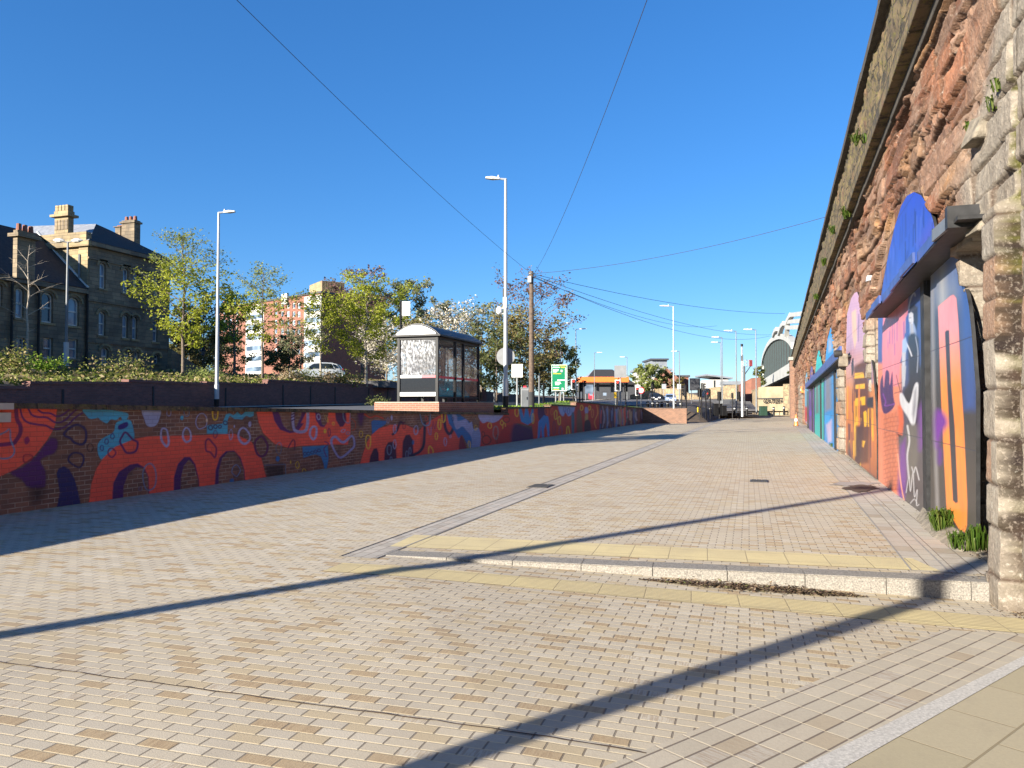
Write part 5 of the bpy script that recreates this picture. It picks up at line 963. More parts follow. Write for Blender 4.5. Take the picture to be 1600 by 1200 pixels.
tree('background_tree', 'brown budding bushy tree behind the pale cabinet', 812, 624, 496, 128, 74, 'leaf_brown', 6500, .16, 27, .03, .7, 'bark', trunk=.014, nl=24, spread_low=1)
tree('background_tree', 'dark olive tree beside the green road sign', 874, 624, 528, 62, 92, 'leaf_dark', 4400, .18, 28, .03, .75, 'bark', trunk=.014, nl=20, spread_low=1)
tree('background_tree', 'bushy brown green tree behind the round sign', 776, 622, 512, 96, 70, 'leaf_dark', 4200, .15, 29, .03, .7, 'bark', trunk=.014, nl=20, spread_low=1)
tree('background_tree', 'bushy hedge tree directly behind the shelter glass', 655, 608, 500, 96, 70, 'leaf_brown', 3600, .16, 33, .03, .7, 'bark', trunk=.014, nl=18, spread_low=1)
tree('background_tree', 'dark evergreen beside the road sign posts', 850, 624, 560, 80, 80, 'leaf_dark', 3600, .15, 34, .02, .7, 'bark', trunk=.014, nl=16, spread_low=1)
tree('street_tree', 'round olive green tree before the far brick gable house', 1014, 625, 570, 46, 150, 'leaf_green', 2600, .30, 35, .08, .75, 'bark', trunk=.014, nl=16, spread_low=1)
tree('street_tree', 'low olive tree touching the far brick gable house', 1046, 624, 584, 38, 152, 'leaf_brown', 1600, .30, 36, .08, .75, 'bark', trunk=.014, nl=14, spread_low=1)
tree('ivy_bush', 'dark ivy bush at the far foot of the white bridge', 1186, 616, 572, 20, 150, 'leaf_dark', 1500, .26, 37, .05, .8, 'bark', trunk=.014, nl=12, spread_low=1)
tree('background_tree', 'dull green bush under the brick block behind the white car', 440, 592, 548, 60, 80, 'leaf_dark', 2400, .16, 38, .03, .7, 'bark', trunk=.02, nl=12, spread_low=1)
tree('background_tree', 'brown twiggy hedge tree at the end of the old stone building', 296, 586, 506, 74, 82, 'leaf_brown', 3200, .17, 61, .03, .7, 'bark', trunk=.02, nl=16, spread_low=1)
tree('background_tree', 'dark hedge tree below the brown budding tree', 345, 590, 530, 80, 84, 'leaf_dark', 2600, .17, 62, .03, .7, 'bark', trunk=.02, nl=14, spread_low=1)
tree('background_tree', 'olive hedge tree filling the gap right of the stone building', 322, 592, 535, 74, 100, 'leaf_brown', 3200, .2, 63, .02, .6, 'bark', trunk=.02, nl=16, spread_low=1)
tree('background_tree', 'dense olive hedge tree behind the trunk of the tallest lime tree', 279, 596, 512, 56, 96, 'leaf_dark', 3600, .22, 64, .02, .6, 'bark', trunk=.02, nl=16, spread_low=1)
# planted bank
rnd = random.Random(50); gp, dp = [], []
for i in range(34000):
    px = rnd.uniform(-60, 700); d = rnd.uniform(0, 1); x = -28.4-d**1.2*17; y0_, y1_ = 6, 78; y = rnd.uniform(y0_, y1_)
    h = (fbm(np.array(x*.5), np.array(y*.5), 3, 2.0)*.6+.15)*max(.45, 1-max(0, y-36)/50); z = tz(x, y)+h*rnd.random()**.5
    (dp if rnd.random() < min(.8, max(.06, (y-34)/26)) else gp).append((x, y, z))
o = leafquads(0, gp, .13, rnd, 'leaf_cover', 'ground_cover'); tag(o, 'green ground cover planting on the bank above the dark wall', 'ground cover', kind='stuff')
o = leafquads(0, dp, .11, rnd, 'leaf_dry', 'dry_undergrowth'); tag(o, 'brown dry undergrowth on the bank below the trees', 'undergrowth', kind='stuff')
def bush(px, py, dep, r, h, leaf, n, lab, seed):
    rnd = random.Random(seed); p = PD(px, py, dep); pts = []
    cl = [(rnd.gauss(0, r*.45), rnd.gauss(0, r*.45), h*rnd.uniform(.25, .8)) for _ in range(14)]
    for i in range(n): c = rnd.choice(cl); s_ = r*.28; pts.append((c[0]+rnd.gauss(0, s_), c[1]+rnd.gauss(0, s_), max(0, c[2]+rnd.gauss(0, s_*.8))))
    o = leafquads(0, pts, .085, rnd, leaf, 'shrub'); o.location = (p.x, p.y, tz(p.x, p.y)-.02); tag(o, lab, 'shrub'); return o
bush(62, 578, 41, .8, 1.3, 'grass', 900, 'bright green shrub at the foot of the bare tree', 1); bush(315, 578, 46, 1.1, .9, 'leaf_green', 900, 'low green shrub at the foot of the tallest lime tree', 2); bush(590, 597, 52, .6, .7, 'leaf_dark', 400, 'small dark shrub by the wall near the bus shelter', 3); bush(18, 572, 38, 1.3, 1.6, 'leaf_cover', 1100, 'yellow green shrub mound above the dark wall', 4); bush(180, 574, 44, 1.5, 1.2, 'leaf_cover', 1200, 'broad low shrub mound before the stone building', 5)

for i, (px, yb_, dep_, lf, lab) in enumerate(((452, 594, 54, 'leaf_dry', 'brown dry bush before the nose of the white car'), (478, 595, 55, 'leaf_green', 'low green bush hiding the white car wheels'), (512, 596, 55, 'leaf_dry', 'brown tangled bush before the white car doors'), (540, 597, 55, 'leaf_cover', 'mixed green bush behind the white car tail'))):
    bush(px, yb_, dep_, 1.1, .9, lf, 900, lab, 40+i)
# ================================================================== STREET FURNITURE
def lamp_post(px, yb, yt, dep, arm, lab, mat='galv', r=.085, group='street lamps', banded=False, zb=None, armlen=.75):
    b = PD(px, yb, dep); H = (yb-yt)/F*dep; z0 = b.z if zb is None else zb; H += b.z-z0
    t = thing('street_lamp', lab, 'street lamp', (b.x, b.y, z0), group=group); m = MB(); m.tube([(0, 0, 0), (0, 0, 1.3), (0, 0, 1.34), (0, 0, H)], [r*1.25, r*1.25, r, r*.62], mat, 10); m.build('pole', t, smooth=False)
    if banded: q = MB(); q.tube([(0, 0, 0), (0, 0, .55)], [r*1.3, r*1.3], 'black', 10); q.build('black_base', t)
    a = Vector(arm).normalized(); m = MB(); A = Vector((0, 0, H-.02)); B = A+a*armlen*.45+Vector((0, 0, .04)); m.tube([A-a*.03, B], [r*.6, r*.4], mat, 8); m.build('arm', t)
    e = A+a*armlen*1.15+Vector((0, 0, .07)); s_ = Vector((-a.y, a.x, 0)); m = MB(); p = []
    for q, w_, z0_, z1_ in ((B-a*.08, .07, -.04, .05), (B.lerp(e, .45), .15, -.05, .07), (e, .09, -.03, .04)): p.append([q-s_*w_+Vector((0, 0, z0_)), q+s_*w_+Vector((0, 0, z0_)), q+s_*w_*.8+Vector((0, 0, z1_)), q-s_*w_*.8+Vector((0, 0, z1_))])
    for i in range(2): m.add(p[i]+p[i+1], [(0, 1, 5, 4), (1, 2, 6, 5), (2, 3, 7, 6), (3, 0, 4, 7)], 'white_dirty')
    m.add(p[0]+p[2], [(3, 2, 1, 0), (4, 5, 6, 7)], 'white_dirty'); m.tube([B-a*.03, B-a*.03+Vector((0, 0, .16))], .035, 'white_dirty', 8); h = m.build('lamp_head', t)
    return t
RTv, LTv = (RT.x, RT.y, 0), (-RT.x, -RT.y, 0)
lamp_post(338.5, 633, 330, 40.5, RTv, 'tall bright street lamp standing before the dark brick wall', r=.10, zb=1.40, banded=True)
L2_ = lamp_post(790, 627, 277, 35, LTv, 'tallest bright street lamp with camera, on the verge beside the shelter', r=.10, zb=1.5, banded=True, armlen=.8)
m = MB(); m.box(-.1, .06, -.08, .08, 4.55, 5.05, 'white_dirty'); m.box(-.12, .04, -.07, .07, 5.08, 5.45, 'black'); m.build('equipment_box', L2_); m = MB(); m.tube([(0, 0, 4.3), (-.3*RT.x, -.3*RT.y, 4.3)], .03, 'white_dirty'); m.tube([(-.3*RT.x, -.3*RT.y, z) for z in (4.62, 4.5, 4.35, 4.28)], [.06, .14, .13, .05], 'white_paint', 12); m.build('security_camera', L2_)
m = MB(); m.cyl((FW.x*.16, FW.y*.16, 2.35), (FW.x, FW.y, 0), .42, .02, 'grey', 24); rs_o = m.build('round_sign_back', L2_)
for px, yb, yt, d, arm, lab in ((1053, 647, 478, 72, LTv, 'bright white street lamp rising behind the brick return wall'), (772.5, 628, 482, 75, RTv, 'thin street lamp between shelter and tallest lamp'), (876, 628, 505, 88, RTv, 'thin street lamp above the green road sign'), (900, 630, 514, 92, RTv, 'street lamp at the edge of the dark olive tree'), (929, 630, 551, 128, RTv, 'thin lamp over the orange canopy'), (980, 630, 558, 135, LTv, 'thin lamp beside the grey sign back'), (1062, 632, 549, 118, LTv, 'thin lamp just beyond the bright white one'), (1127, 644, 535, 100, LTv, 'shorter lamp of the close pair before the white house'), (1129, 643, 527, 94, LTv, 'taller lamp of the close pair before the white house'), (1151, 645, 517, 82, LTv, 'street lamp beside the gantry sign'), (1182, 647, 515, 80, LTv, 'street lamp nearest the white bridge')):
    lamp_post(px, yb, yt, d, arm, lab, 'galv' if px == 1053 else 'galv_dull', r=.075, group='distant street lamps', armlen=1.1 if px > 860 else .8)
# two posts behind the camera that throw the long shadows over the paving
pA = G(700, 880); pB = G(1180, 1010)
for (q, X, top, kind) in ((GL(700, 881), -9.9, 7.25, 'lamp'), (GL(1050, 1068), -4.6, 4.05, 'post')):
    t_ = (X-q.x)/sd.x; y = q.y+sd.y*t_
    if kind == 'lamp':
        t = thing('street_lamp', 'grey street lamp at the foot of the painted wall behind the viewpoint', 'street lamp', (X, y, 0)); m = MB(); m.tube([(0, 0, -.1), (0, 0, 1.3), (0, 0, 1.35), (0, 0, top)], [.13, .13, .12, .10], 'galv', 12); m.build('pole', t); m = MB(); m.box(-.65, .15, -.12, .12, top-.06, top+.06, 'white_dirty'); m.build('lamp_head', t)
    else:
        t = thing('pedestrian_light', 'short dark plaza light column just behind the viewpoint', 'light column', (X, y, 0)); m = MB(); m.tube([(0, 0, -.1), (0, 0, .12), (0, 0, .13), (0, 0, top)], [.16, .16, .105, .105], 'dark_grey', 16); m.build('column', t); m = MB(); m.tube([(0, 0, top), (0, 0, top+.06)], [.13, .10], 'black', 16); m.build('cap', t)
# twin-headed lamp before the old building
b = PD(103, 566, 50); t = thing('twin_street_lamp', 'grey street lamp with two heads before the old stone wing', 'street lamp', (b.x, b.y, b.z-.6)); H = (566-377)/F*50+.6; m = MB(); m.tube([(0, 0, 0), (0, 0, 1.9)], .16, 'galv', 10); m.tube([(0, 0, 1.9), (0, 0, H)], [.09, .06], 'galv_dull', 10); m.build('pole', t)
for s_ in (-1, 1):
    a = RT*s_; m = MB(); m.tube([(0, 0, H-.05), a*.35+Vector((0, 0, H+.05))], .035, 'galv_dull'); p0_, p1_ = a*.25+Vector((0, 0, H+.08)), a*.95+Vector((0, 0, H+.12)); m.tube([p0_, p0_.lerp(p1_, .3), p0_.lerp(p1_, .7), p1_], [.06, .15, .14, .04], 'white_dirty', 8); m.build('lamp_head', t)
# small heritage lantern
b = PD(317, 585, 66); t = thing('lantern_post', 'small black heritage lantern between the stone building and trees', 'lantern', (b.x, b.y, b.z)); m = MB(); m.tube([(0, 0, -.3), (0, 0, .4), (0, 0, .42), (0, 0, 1.6)], [.09, .09, .05, .04], 'black', 8); m.build('pole', t); m = MB(); m.tube([(0, 0, 1.6), (0, 0, 1.65), (0, 0, 2.0)], [.06, .12, .2], 'dark_grey', 6); m.tube([(0, 0, 2.0), (0, 0, 2.25), (0, 0, 2.4)], [.24, .08, .02], 'black', 6); m.build('lantern_head', t)
# telegraph pole with wires
tp = PD(830.5, 628, 39); Ht = (628-423)/F*39; tel = thing('telegraph_pole', 'brown wooden telegraph pole with fanning wires on the verge', 'telegraph pole', (tp.x, tp.y, 1.45)); Ht += tp.z-1.45; m = MB(); m.tube([(0, 0, -.2), (0, 0, Ht)], [.15, .105], 'wood_pole', 12); m.build('pole', tel); m = MB(); m.tube([(0, 0, .0), (0, 0, .85)], .165, 'black_matt', 12); m.build('dark_base', tel); m = MB(); m.box(-.12, .06, -.26, -.1, Ht-.6, Ht-.28, 'grey'); m.build('junction_box', tel); m = MB(); m.cyl((0, 0, Ht-.12), (0, 0, 1), .15, .05, 'galv_dull', 12); m.build('wire_ring', tel)
top = Vector((tp.x, tp.y, 1.45+Ht-.12))
def wire(a, b, sag, lab, r=.016):
    n = 18; pts = [Vector(a).lerp(Vector(b), i/n)-Vector((0, 0, sag*4*(i/n)*(1-i/n))) for i in range(n+1)]; o_ = Vector(a); m = MB(); m.tube([p-o_ for p in pts], r, 'cable', 5); o = m.build('overhead_wire'); o.location = o_; tag(o, lab, 'overhead wire', 'wires fanning out from the telegraph pole')
def through(px, py, dep, k, sag, lab, r_, off=Vector()):
    f = 1/k; e = PD(px, py, dep)+Vector((0, 0, sag*4*f*(1-f))); a = top+off; wire(a, a+(e-a)*k, sag, lab, r_)
through(370, 0, 15, 1.5, .5, 'wire running up over the bus shelter to the top edge', .007); through(1011, 0, 14, 1.35, .8, 'steep wire climbing from the pole over the plaza', .007, Vector((.15, 0, 0)))
wire(top, PW(1290, 339, .35), .35, 'wire crossing the plaza to the viaduct parapet', .010)
for i, (x, y, dd_, sg, lab) in enumerate(((1226, 490, 68, .5, 'upper of the flat wires running toward the bridge'), (1205, 523, 95, .9, 'middle of the flat wires running toward the bridge'), (1203, 525, 92, 1.5, 'lowest of the flat wires running toward the bridge'), (1120, 509, 100, 1.0, 'short flat wire toward the distant lamps'))): wire(top-Vector((0, 0, .05*i)), PD(x, y, dd_), sg, lab, .013)

# bus shelter on its brick plinth
S0 = PD(683, 629, 28.2); sx1 = S0.x; sy0 = S0.y; sx0 = sx1-1.55; zf = S0.z+.02; sy1 = (lambda: next(y for y in np.arange(sy0, sy0+12, .02) if proj((sx1, y, 2))[0] >= 747))()
pl = thing('brick_plinth', 'low orange brick plinth under the bus shelter', 'plinth', (sx1, sy0, 1.2)); m = MB(); m.box(-2.2, .38, -.7, sy1-sy0+.9, -.2, zf-1.2-.02, 'brick_red'); m.build('brickwork', pl); m = MB(); m.box(-2.18, .36, -.68, sy1-sy0+.88, zf-1.22, zf-1.2, 'pale_paving'); m.build('paved_top', pl)
p = PD(745, 628, 31.5)
sh = thing('bus_shelter', 'black framed bus shelter with scratched glass and white arched roof end', 'bus shelter', (sx0, sy0, zf)); W_, L_, He, Hr = sx1-sx0, sy1-sy0, 2.42, 2.84
m = MB(); ps = [0, L_*.40, L_*.60, L_]
for y in ps: m.box(W_-.05, W_+.05, y-.05, y+.05, 0, He, 'black'); 
for y in (0, L_): m.box(-.05, .05, y-.05, y+.05, 0, He, 'black')
m.box(-.05, .05, L_/2-.05, L_/2+.05, 0, He, 'black')
for x in (0, W_): m.box(x-.045, x+.045, -.06, L_+.06, He-.1, He, 'black')
for y in (0, L_): m.box(-.06, W_+.06, y-.045, y+.045, He-.105, He-.002, 'black')
for x in (0, W_):
    m.box(x-.025, x+.025, 0, L_, .16, .21, 'black_matt')
m.build('frame', sh)
# barrel roof
m = MB(); n = 12; ov = .14; prof = [(-ov+(W_+2*ov)*i/n, He+.02+(Hr-He)*math.sin(math.pi*i/n)**.8) for i in range(n+1)]
for i in range(n):
    (xa, za), (xb, zb) = prof[i], prof[i+1]; m.hexa([(xa, -ov, za), (xb, -ov, zb), (xb, L_+ov, zb), (xa, L_+ov, za), (xa, -ov, za+.04), (xb, -ov, zb+.04), (xb, L_+ov, zb+.04), (xa, L_+ov, za+.04)], 'roof_sheet')
m.box(-ov-.05, W_+ov+.05, -ov-.04, L_+ov+.04, He-.0, He+.06, 'black'); rf = m.build('roof', sh)
m = MB(); pr = [(x, z-.03) for x, z in prof if z > He+.1]; pr = [(pr[0][0]-.05, He+.07)]+pr+[(pr[-1][0]+.05, He+.07)]
for y, nn_ in ((-ov-.045, -1), (L_+ov+.045, 1)): m = MB(); m.slab([(x, y, z) for x, z in (pr if nn_ < 0 else pr[::-1])], .02, (0, nn_, 0), 'white_paint'); m.build('white_gable', rf)
def pane(nm, a, b, z0, z1, mt, th=.012):
    m = MB(); a, b = Vector((*a, 0)), Vector((*b, 0)); m.obox((a+b)/2, b-a, (b-a).length/2, th/2, z0, z1, mt); return m.build(nm, sh)
pane('end_glass', (.06, 0), (W_-.06, 0), .98, 2.30, 'scratched_glass'); pane('lower_end_glass', (.06, 0), (W_-.06, 0), .36, .90, 'smoked_glass'); pane('end_glass', (.06, L_), (W_-.06, L_), .98, 2.30, 'scratched_glass'); pane('lower_end_glass', (.06, L_), (W_-.06, L_), .36, .90, 'smoked_glass')
for a, b in zip(ps, ps[1:]): pane('front_glass', (W_, a+.055), (W_, b-.055), .96, 2.28, 'tinted_glass'); pane('lower_front_glass', (W_, a+.055), (W_, b-.055), .26, .90, 'tinted_glass'); pane('red_band', (W_, a+.052), (W_, b-.052), .88, .97, 'red', .03)
pane('white_band', (.06, -.012), (W_*.6, -.012), .895, .985, 'white_paint', .02); pane('red_band', (W_*.6, -.012), (W_-.06, -.012), .895, .985, 'red', .02); pane('white_rail', (.06, -.012), (W_-.06, -.012), .22, .36, 'white_paint', .04)
for a, b in ((0, L_/2), (L_/2, L_)): pane('back_glass', (0, a+.055), (0, b-.055), .96, 2.28, 'tinted_glass'); pane('back_panel', (0, a+.055), (0, b-.055), .22, .94, 'brick_brown', .03)
m = MB(); m.box(.28, .62, .4, L_-.4, .50, .55, 'red'); m.box(.42, .5, .8, .88, 0, .5, 'black'); m.box(.42, .5, L_-.88, L_-.8, 0, .5, 'black'); m.build('bench', sh)
rb = []; rnd = random.Random(4); m = MB(); ptl = []
for i in range(13):
    y = .5+i*(L_-1.0)/12; h_ = .24+.30*abs(math.sin(i*1.05+.3)); ptl.append((y, h_))
m.slab([(W_-.2, .5, .2)]+[(W_-.2, y, h_) for y, h_ in ptl]+[(W_-.2, L_-.5, .2)], .06, (1, 0, 0), 'teal'); tg = m.build('painted_low_panel', sh)
pane('poster_board', (.03, L_*.16), (.03, L_*.4), 1.0, 2.1, 'grey', .05)
sfx = PD(626, 560, 30.8); sf = thing('bus_stop_flag', 'white bus stop flag on a black post behind the shelter roof', 'bus stop sign', (sfx.x, sfx.y, zf-.1)); hz = PD(622, 470, 30.8).z-zf+.1; m = MB(); m.tube([(0, 0, 0), (0, 0, hz)], .045, 'black', 8); m.build('post', sf)
m = MB(); fa = RT*.05; fb = RT*.37; z1, z0 = hz-.02, hz-.58; m.beam(fa+Vector((0, 0, (z0+z1)/2)), fb+Vector((0, 0, (z0+z1)/2)), .03, z1-z0, 'white_paint'); fl = m.build('flag_panel', sf)
m = MB(); c0 = RT*.21-FW*.017
for zz_, w_ in ((z1-.14, .10), (z1-.20, .06), (z1-.26, .12), (z1-.31, .09)): m.beam(c0-RT*w_/2+Vector((0, 0, zz_)), c0+RT*w_/2+Vector((0, 0, zz_)), .004, .03, 'dark_grey')
m.build('printed_lines', fl)

def text(body, size, loc, rot, mat, parent=None, name='lettering', ext=.01, align='CENTER', sx=1.0, bold=.0):
    c = bpy.data.curves.new(name, 'FONT'); c.body = body; c.size = size; c.extrude = ext; c.align_x = align; c.align_y = 'CENTER'; c.offset = bold; o = bpy.data.objects.new(name, c); COL.objects.link(o); c.materials.append(MT[mat]); o.location = loc; o.rotation_euler = rot; o.scale = (sx, 1, 1)
    dg = bpy.context.evaluated_depsgraph_get(); me = bpy.data.meshes.new_from_object(o.evaluated_get(dg)); mo = bpy.data.objects.new(name, me); COL.objects.link(mo); mo.location = loc; mo.rotation_euler = rot; mo.scale = (sx, 1, 1)
    bpy.data.objects.remove(o); mo.name = name; o = mo
    if parent is not None: o.parent = parent
    return o
# green road sign (faces the camera side of the road)
def board_sign(nm, lab, cat, x0, x1, y0, y1, dep, mat, posts, yb, border=None, back='grey', zg=None):
    a, b = PD(x0, y0, dep), PD(x1, y1, dep); c = PD((x0+x1)/2, yb, dep); t = thing(nm, lab, cat, (c.x, c.y, c.z if zg is None else zg)); T = t.location.copy(); w_ = (x1-x0)/F*dep; h_ = (y1-y0)/F*dep; ce_ = PD((x0+x1)/2, (y0+y1)/2, dep)-T
    m = MB(); m.beam(ce_-RT*w_/2, ce_+RT*w_/2, .03, h_, mat); pn = m.build('sign_plate', t)
    if border:
        m = MB(); s_ = w_*.025; z = Vector((0, 0, 1)); f = -FW*.02
        for d_ in (1, -1):
            m.beam(ce_-RT*(w_/2-s_)+z*d_*(h_/2-s_)+f, ce_+RT*(w_/2-s_)+z*d_*(h_/2-s_)+f, .006, s_, border)
            m.beam(ce_+RT*d_*(w_/2-s_)-z*(h_/2-s_*1.6)+f, ce_+RT*d_*(w_/2-s_)+z*(h_/2-s_*1.6)+f, s_, .006, border, up=(FW.x, FW.y, 0))
        m.build('border', pn)
    for q in posts:
        p = PD(q, yb, dep)-T+FW*.07; m = MB(); m.tube([(p.x, p.y, -.5), (p.x, p.y, ce_.z+h_*.45)], .05, back, 8); m.build('post', t)
    return t, pn, ce_, w_, h_
dS = 58; t, pn, ce_, w_, h_ = board_sign('road_sign', 'large green direction sign with white junction arrow by the dark tree', 'road sign', 861.5, 886.5, 569.5, 611, dS, 'green_sign', (868.5, 876, 881), 628, 'white_paint')
m = MB(); z = Vector((0, 0, 1)); f = -FW*.022
def bar(x, y, w2, h2, mt): c_ = ce_+RT*((x-.5)*w_)+z*((.5-y)*h_)+f; m.beam(c_-RT*w2*w_/2, c_+RT*w2*w_/2, .006, h2*h_, mt)
bar(.89, .54, .055, .84, 'white_paint'); bar(.62, .59, .50, .035, 'white_paint'); m.build('arrow', pn); m = MB()
for x, y, w2, mt in ((.28, .05, .36, 'white_paint'), (.70, .05, .42, 'yellow'), (.30, .115, .44, 'white_paint'), (.72, .115, .28, 'yellow'), (.28, .195, .36, 'white_paint'), (.27, .235, .33, 'white_paint'), (.22, .28, .24, 'white_paint'), (.36, .345, .5, 'yellow'), (.40, .665, .34, 'white_paint'), (.42, .715, .38, 'white_paint'), (.37, .76, .26, 'white_paint'), (.30, .88, .36, 'white_paint'), (.30, .955, .36, 'yellow')): bar(x, y, w2, .024, mt)
m.build('destination_lines', pn); m = MB()
for x, y in ((.64, .24), (.70, .92)): c_ = ce_+RT*((x-.5)*w_)+z*((.5-y)*h_)+f; m.cyl(c_, (FW.x, FW.y, 0), .11, .008, 'galv', 14)
m.build('round_symbol', pn)
board_sign('notice_sign', 'small white notice sign on one pole beside the pale cabinet', 'sign', 799.5, 816.5, 569, 589.5, 40, 'white_paint', (808,), 627)
board_sign('grey_sign_back', 'plain grey back of a road sign on a black and white pole', 'road sign', 960, 978.5, 571, 590, 62, 'grey', (970,), 633)
board_sign('gantry_sign', 'dark louvred back of a message sign on a post near the far brick house', 'road sign', 1077.5, 1094, 591, 610, 100, 'dark_grey', (1080.5,), 627)
board_sign('yellow_sign', 'small yellow notice low beside the far traffic lights', 'sign', 959.5, 965.5, 613, 622, 72, 'yellow', (962,), 632); board_sign('lit_advert', 'pale blue advertising panel under the orange canopy', 'advert', 914, 927, 601, 615, 118, 'window_glass', (915, 926), 625)
board_sign('blue_notice', 'small pale notice before the far olive tree', 'sign', 1034, 1041, 600, 608, 130, 'galv', (1037,), 622); board_sign('pale_notice', 'small pale notice beside the far lamp', 'sign', 1058, 1064, 600, 608, 130, 'white_dirty', (1061,), 622)
# 30 sign
p = PD(1001.5, 610, 75); t = thing('speed_sign', 'round white speed sign reading 30 with a red rim', 'road sign', (p.x, p.y, p.z-1.6)); m = MB(); m.tube([(0, 0, -.3), (0, 0, 1.8)], .04, 'grey', 8); m.build('post', t); m = MB(); m.cyl(-FW*.06+Vector((0, 0, 1.6)), (FW.x, FW.y, 0), .32, .02, 'red', 22); m.build('red_rim', t); m = MB(); m.cyl(-FW*.075+Vector((0, 0, 1.6)), (FW.x, FW.y, 0), .24, .02, 'white_paint', 22); pl_ = m.build('sign_face', t)
text('30', .27, tuple(-FW*.089+Vector((0, 0, 1.6))), (math.pi/2, 0, YAW), 'black', t, 'numerals', .002)
# cabinet and posts
b = PD(820, 627, 37.5); t = thing('control_cabinet', 'pale grey roadside cabinet between notice sign and telegraph pole', 'cabinet', (b.x, b.y, 1.45)); m = MB(); m.obox((0, 0), RT, .19, .22, 0, .98, 'grey'); m.obox((0, 0), RT, .21, .24, .98, 1.03, 'grey'); m.build('cabinet_case', t, bevel=.015); m = MB(); c_ = -FW*.225; m.obox((c_.x, c_.y), RT, .16, .006, .1, .9, 'galv_dull'); dr = m.build('door', t); m = MB(); m.obox((c_.x+RT.x*.1-FW.x*.01, c_.y+RT.y*.1-FW.y*.01), RT, .015, .02, .45, .58, 'black'); m.build('handle', dr)
m = MB(); m.obox((0, 0), RT, .07, .07, 1.03, 1.12, 'red'); m.build('red_cap', t)
for px, yb, yt, d, lab in ((842.5, 627, 586, 46, 'thin grey post beside the telegraph pole'), (849, 628, 600, 50, 'short dark post before the dark evergreen')):
    b = PD(px, yb, d); t = thing('marker_post', lab, 'post', (b.x, b.y, b.z-.3)); m = MB(); m.tube([(0, 0, 0), (0, 0, (yb-yt)/F*d+.3)], .05, 'galv_dull' if px < 845 else 'black', 8); m.build('pole', t); m = MB(); m.cyl((0, 0, (yb-yt)/F*d+.3), (0, 0, 1), .065, .06, 'black', 8); m.build('cap', t)
# traffic lights
def traffic_light(px, y0, y1, yb, dep, lab, white=True, lit=None, side=0.0, pole='black', face=True, wpx=None):
    b = PD(px, yb, dep); h_ = (y1-y0)/F*dep; zc = PD(px, (y0+y1)/2, dep).z-b.z; t = thing('traffic_light', lab, 'traffic light', (b.x, b.y, b.z), rz=YAW+side, group='traffic lights at the junction')
    m = MB(); m.tube([(0, .1, -.6), (0, .1, zc+h_*.45)], .057, pole, 8); m.build('pole', t); w_ = h_*.44; m = MB(); m.box(-w_/2, w_/2, -.02, .0, zc-h_/2, zc+h_/2, 'black')
    bd = m.build('backing_board', t)
    if white:
        m = MB(); s_ = w_*.09
        for a in (-1, 1): m.box(a*(w_/2-s_)-s_, a*(w_/2-s_)+s_, -.026, -.021, zc-h_/2, zc+h_/2, 'white_paint'); m.box(-w_/2+2*s_, w_/2-2*s_, -.026, -.021, zc+a*(h_/2-s_)-s_, zc+a*(h_/2-s_)+s_, 'white_paint')
        m.build('white_border', bd)
    m = MB(); m.box(-w_*.27, w_*.27, -.16, -.027, zc-h_*.42, zc+h_*.42, 'black_matt'); m.build('signal_head', t)
    if face:
        for i, nm in enumerate(('red', 'amber', 'green')):
            z_ = zc+h_*.28*(1-i); m = MB(); m.cyl((0, -.165, z_), (0, 1, 0), w_*.20, .02, ('lamp_red' if i == 0 else 'lamp_amber') if lit == nm else 'dark_grey', 12); m.build('lens', t); m = MB(); m.tube([(0, -.16, z_+w_*.10), (0, -.30, z_+w_*.12)], w_*.22, 'black_matt', 10, False); m.build('hood', t)
    return t
TL = [(896, 592, 609, 628, 58, 'white edged traffic light showing amber red beside the green sign', True, 'red', 0), (906.5, 597, 612, 630, 60, 'dark traffic light turned away next to the lit one', True, None, 2.7), (964.8, 593.5, 611, 633, 60, 'white edged traffic light in front of the grey sign back', True, 'red', 0), (995.5, 604.5, 618, 636, 73, 'white edged traffic light beside the speed sign', True, 'red', 0), (1020, 597, 608, 632, 92, 'dark traffic light before the olive tree', False, None, 2.8), (978, 598, 612, 634, 78, 'dark traffic light behind the black and white pole', False, None, 2.9), (912, 594, 605, 628, 85, 'dark traffic light below the canopy roof', False, None, 1.6), (1066.5, 607, 619, 641, 76, 'dark traffic light seen edge on right of the bright lamp', False, None, 1.4), (1071, 601, 620, 641, 74, 'tall dark traffic light pole with hooded heads', False, None, -1.3), (1093, 607, 620, 644, 72, 'dark traffic light before the message sign', False, None, 3.0), (1098, 598, 612, 645, 74, 'dark traffic light at the pedestrian crossing', False, None, 1.2), (1104, 612, 624, 645, 70, 'traffic light glowing red low beside the crossing', False, 'red', .3), (1108.5, 608, 620, 645, 76, 'traffic light with several hoods before the white house', False, None, -1.2), (1124, 612, 626, 645, 80, 'dark square traffic light before the rubble wall', False, None, 2.9), (1144.5, 614, 622, 645, 84, 'small traffic light with pale edge near the ramp', True, None, 2.9), (1154.5, 612, 624, 646, 80, 'pair headed traffic light by the gantry mast', False, None, 3.1)]
for a in TL: traffic_light(a[0], a[1], a[2], a[3], a[4], a[5], a[6], a[7], a[8])
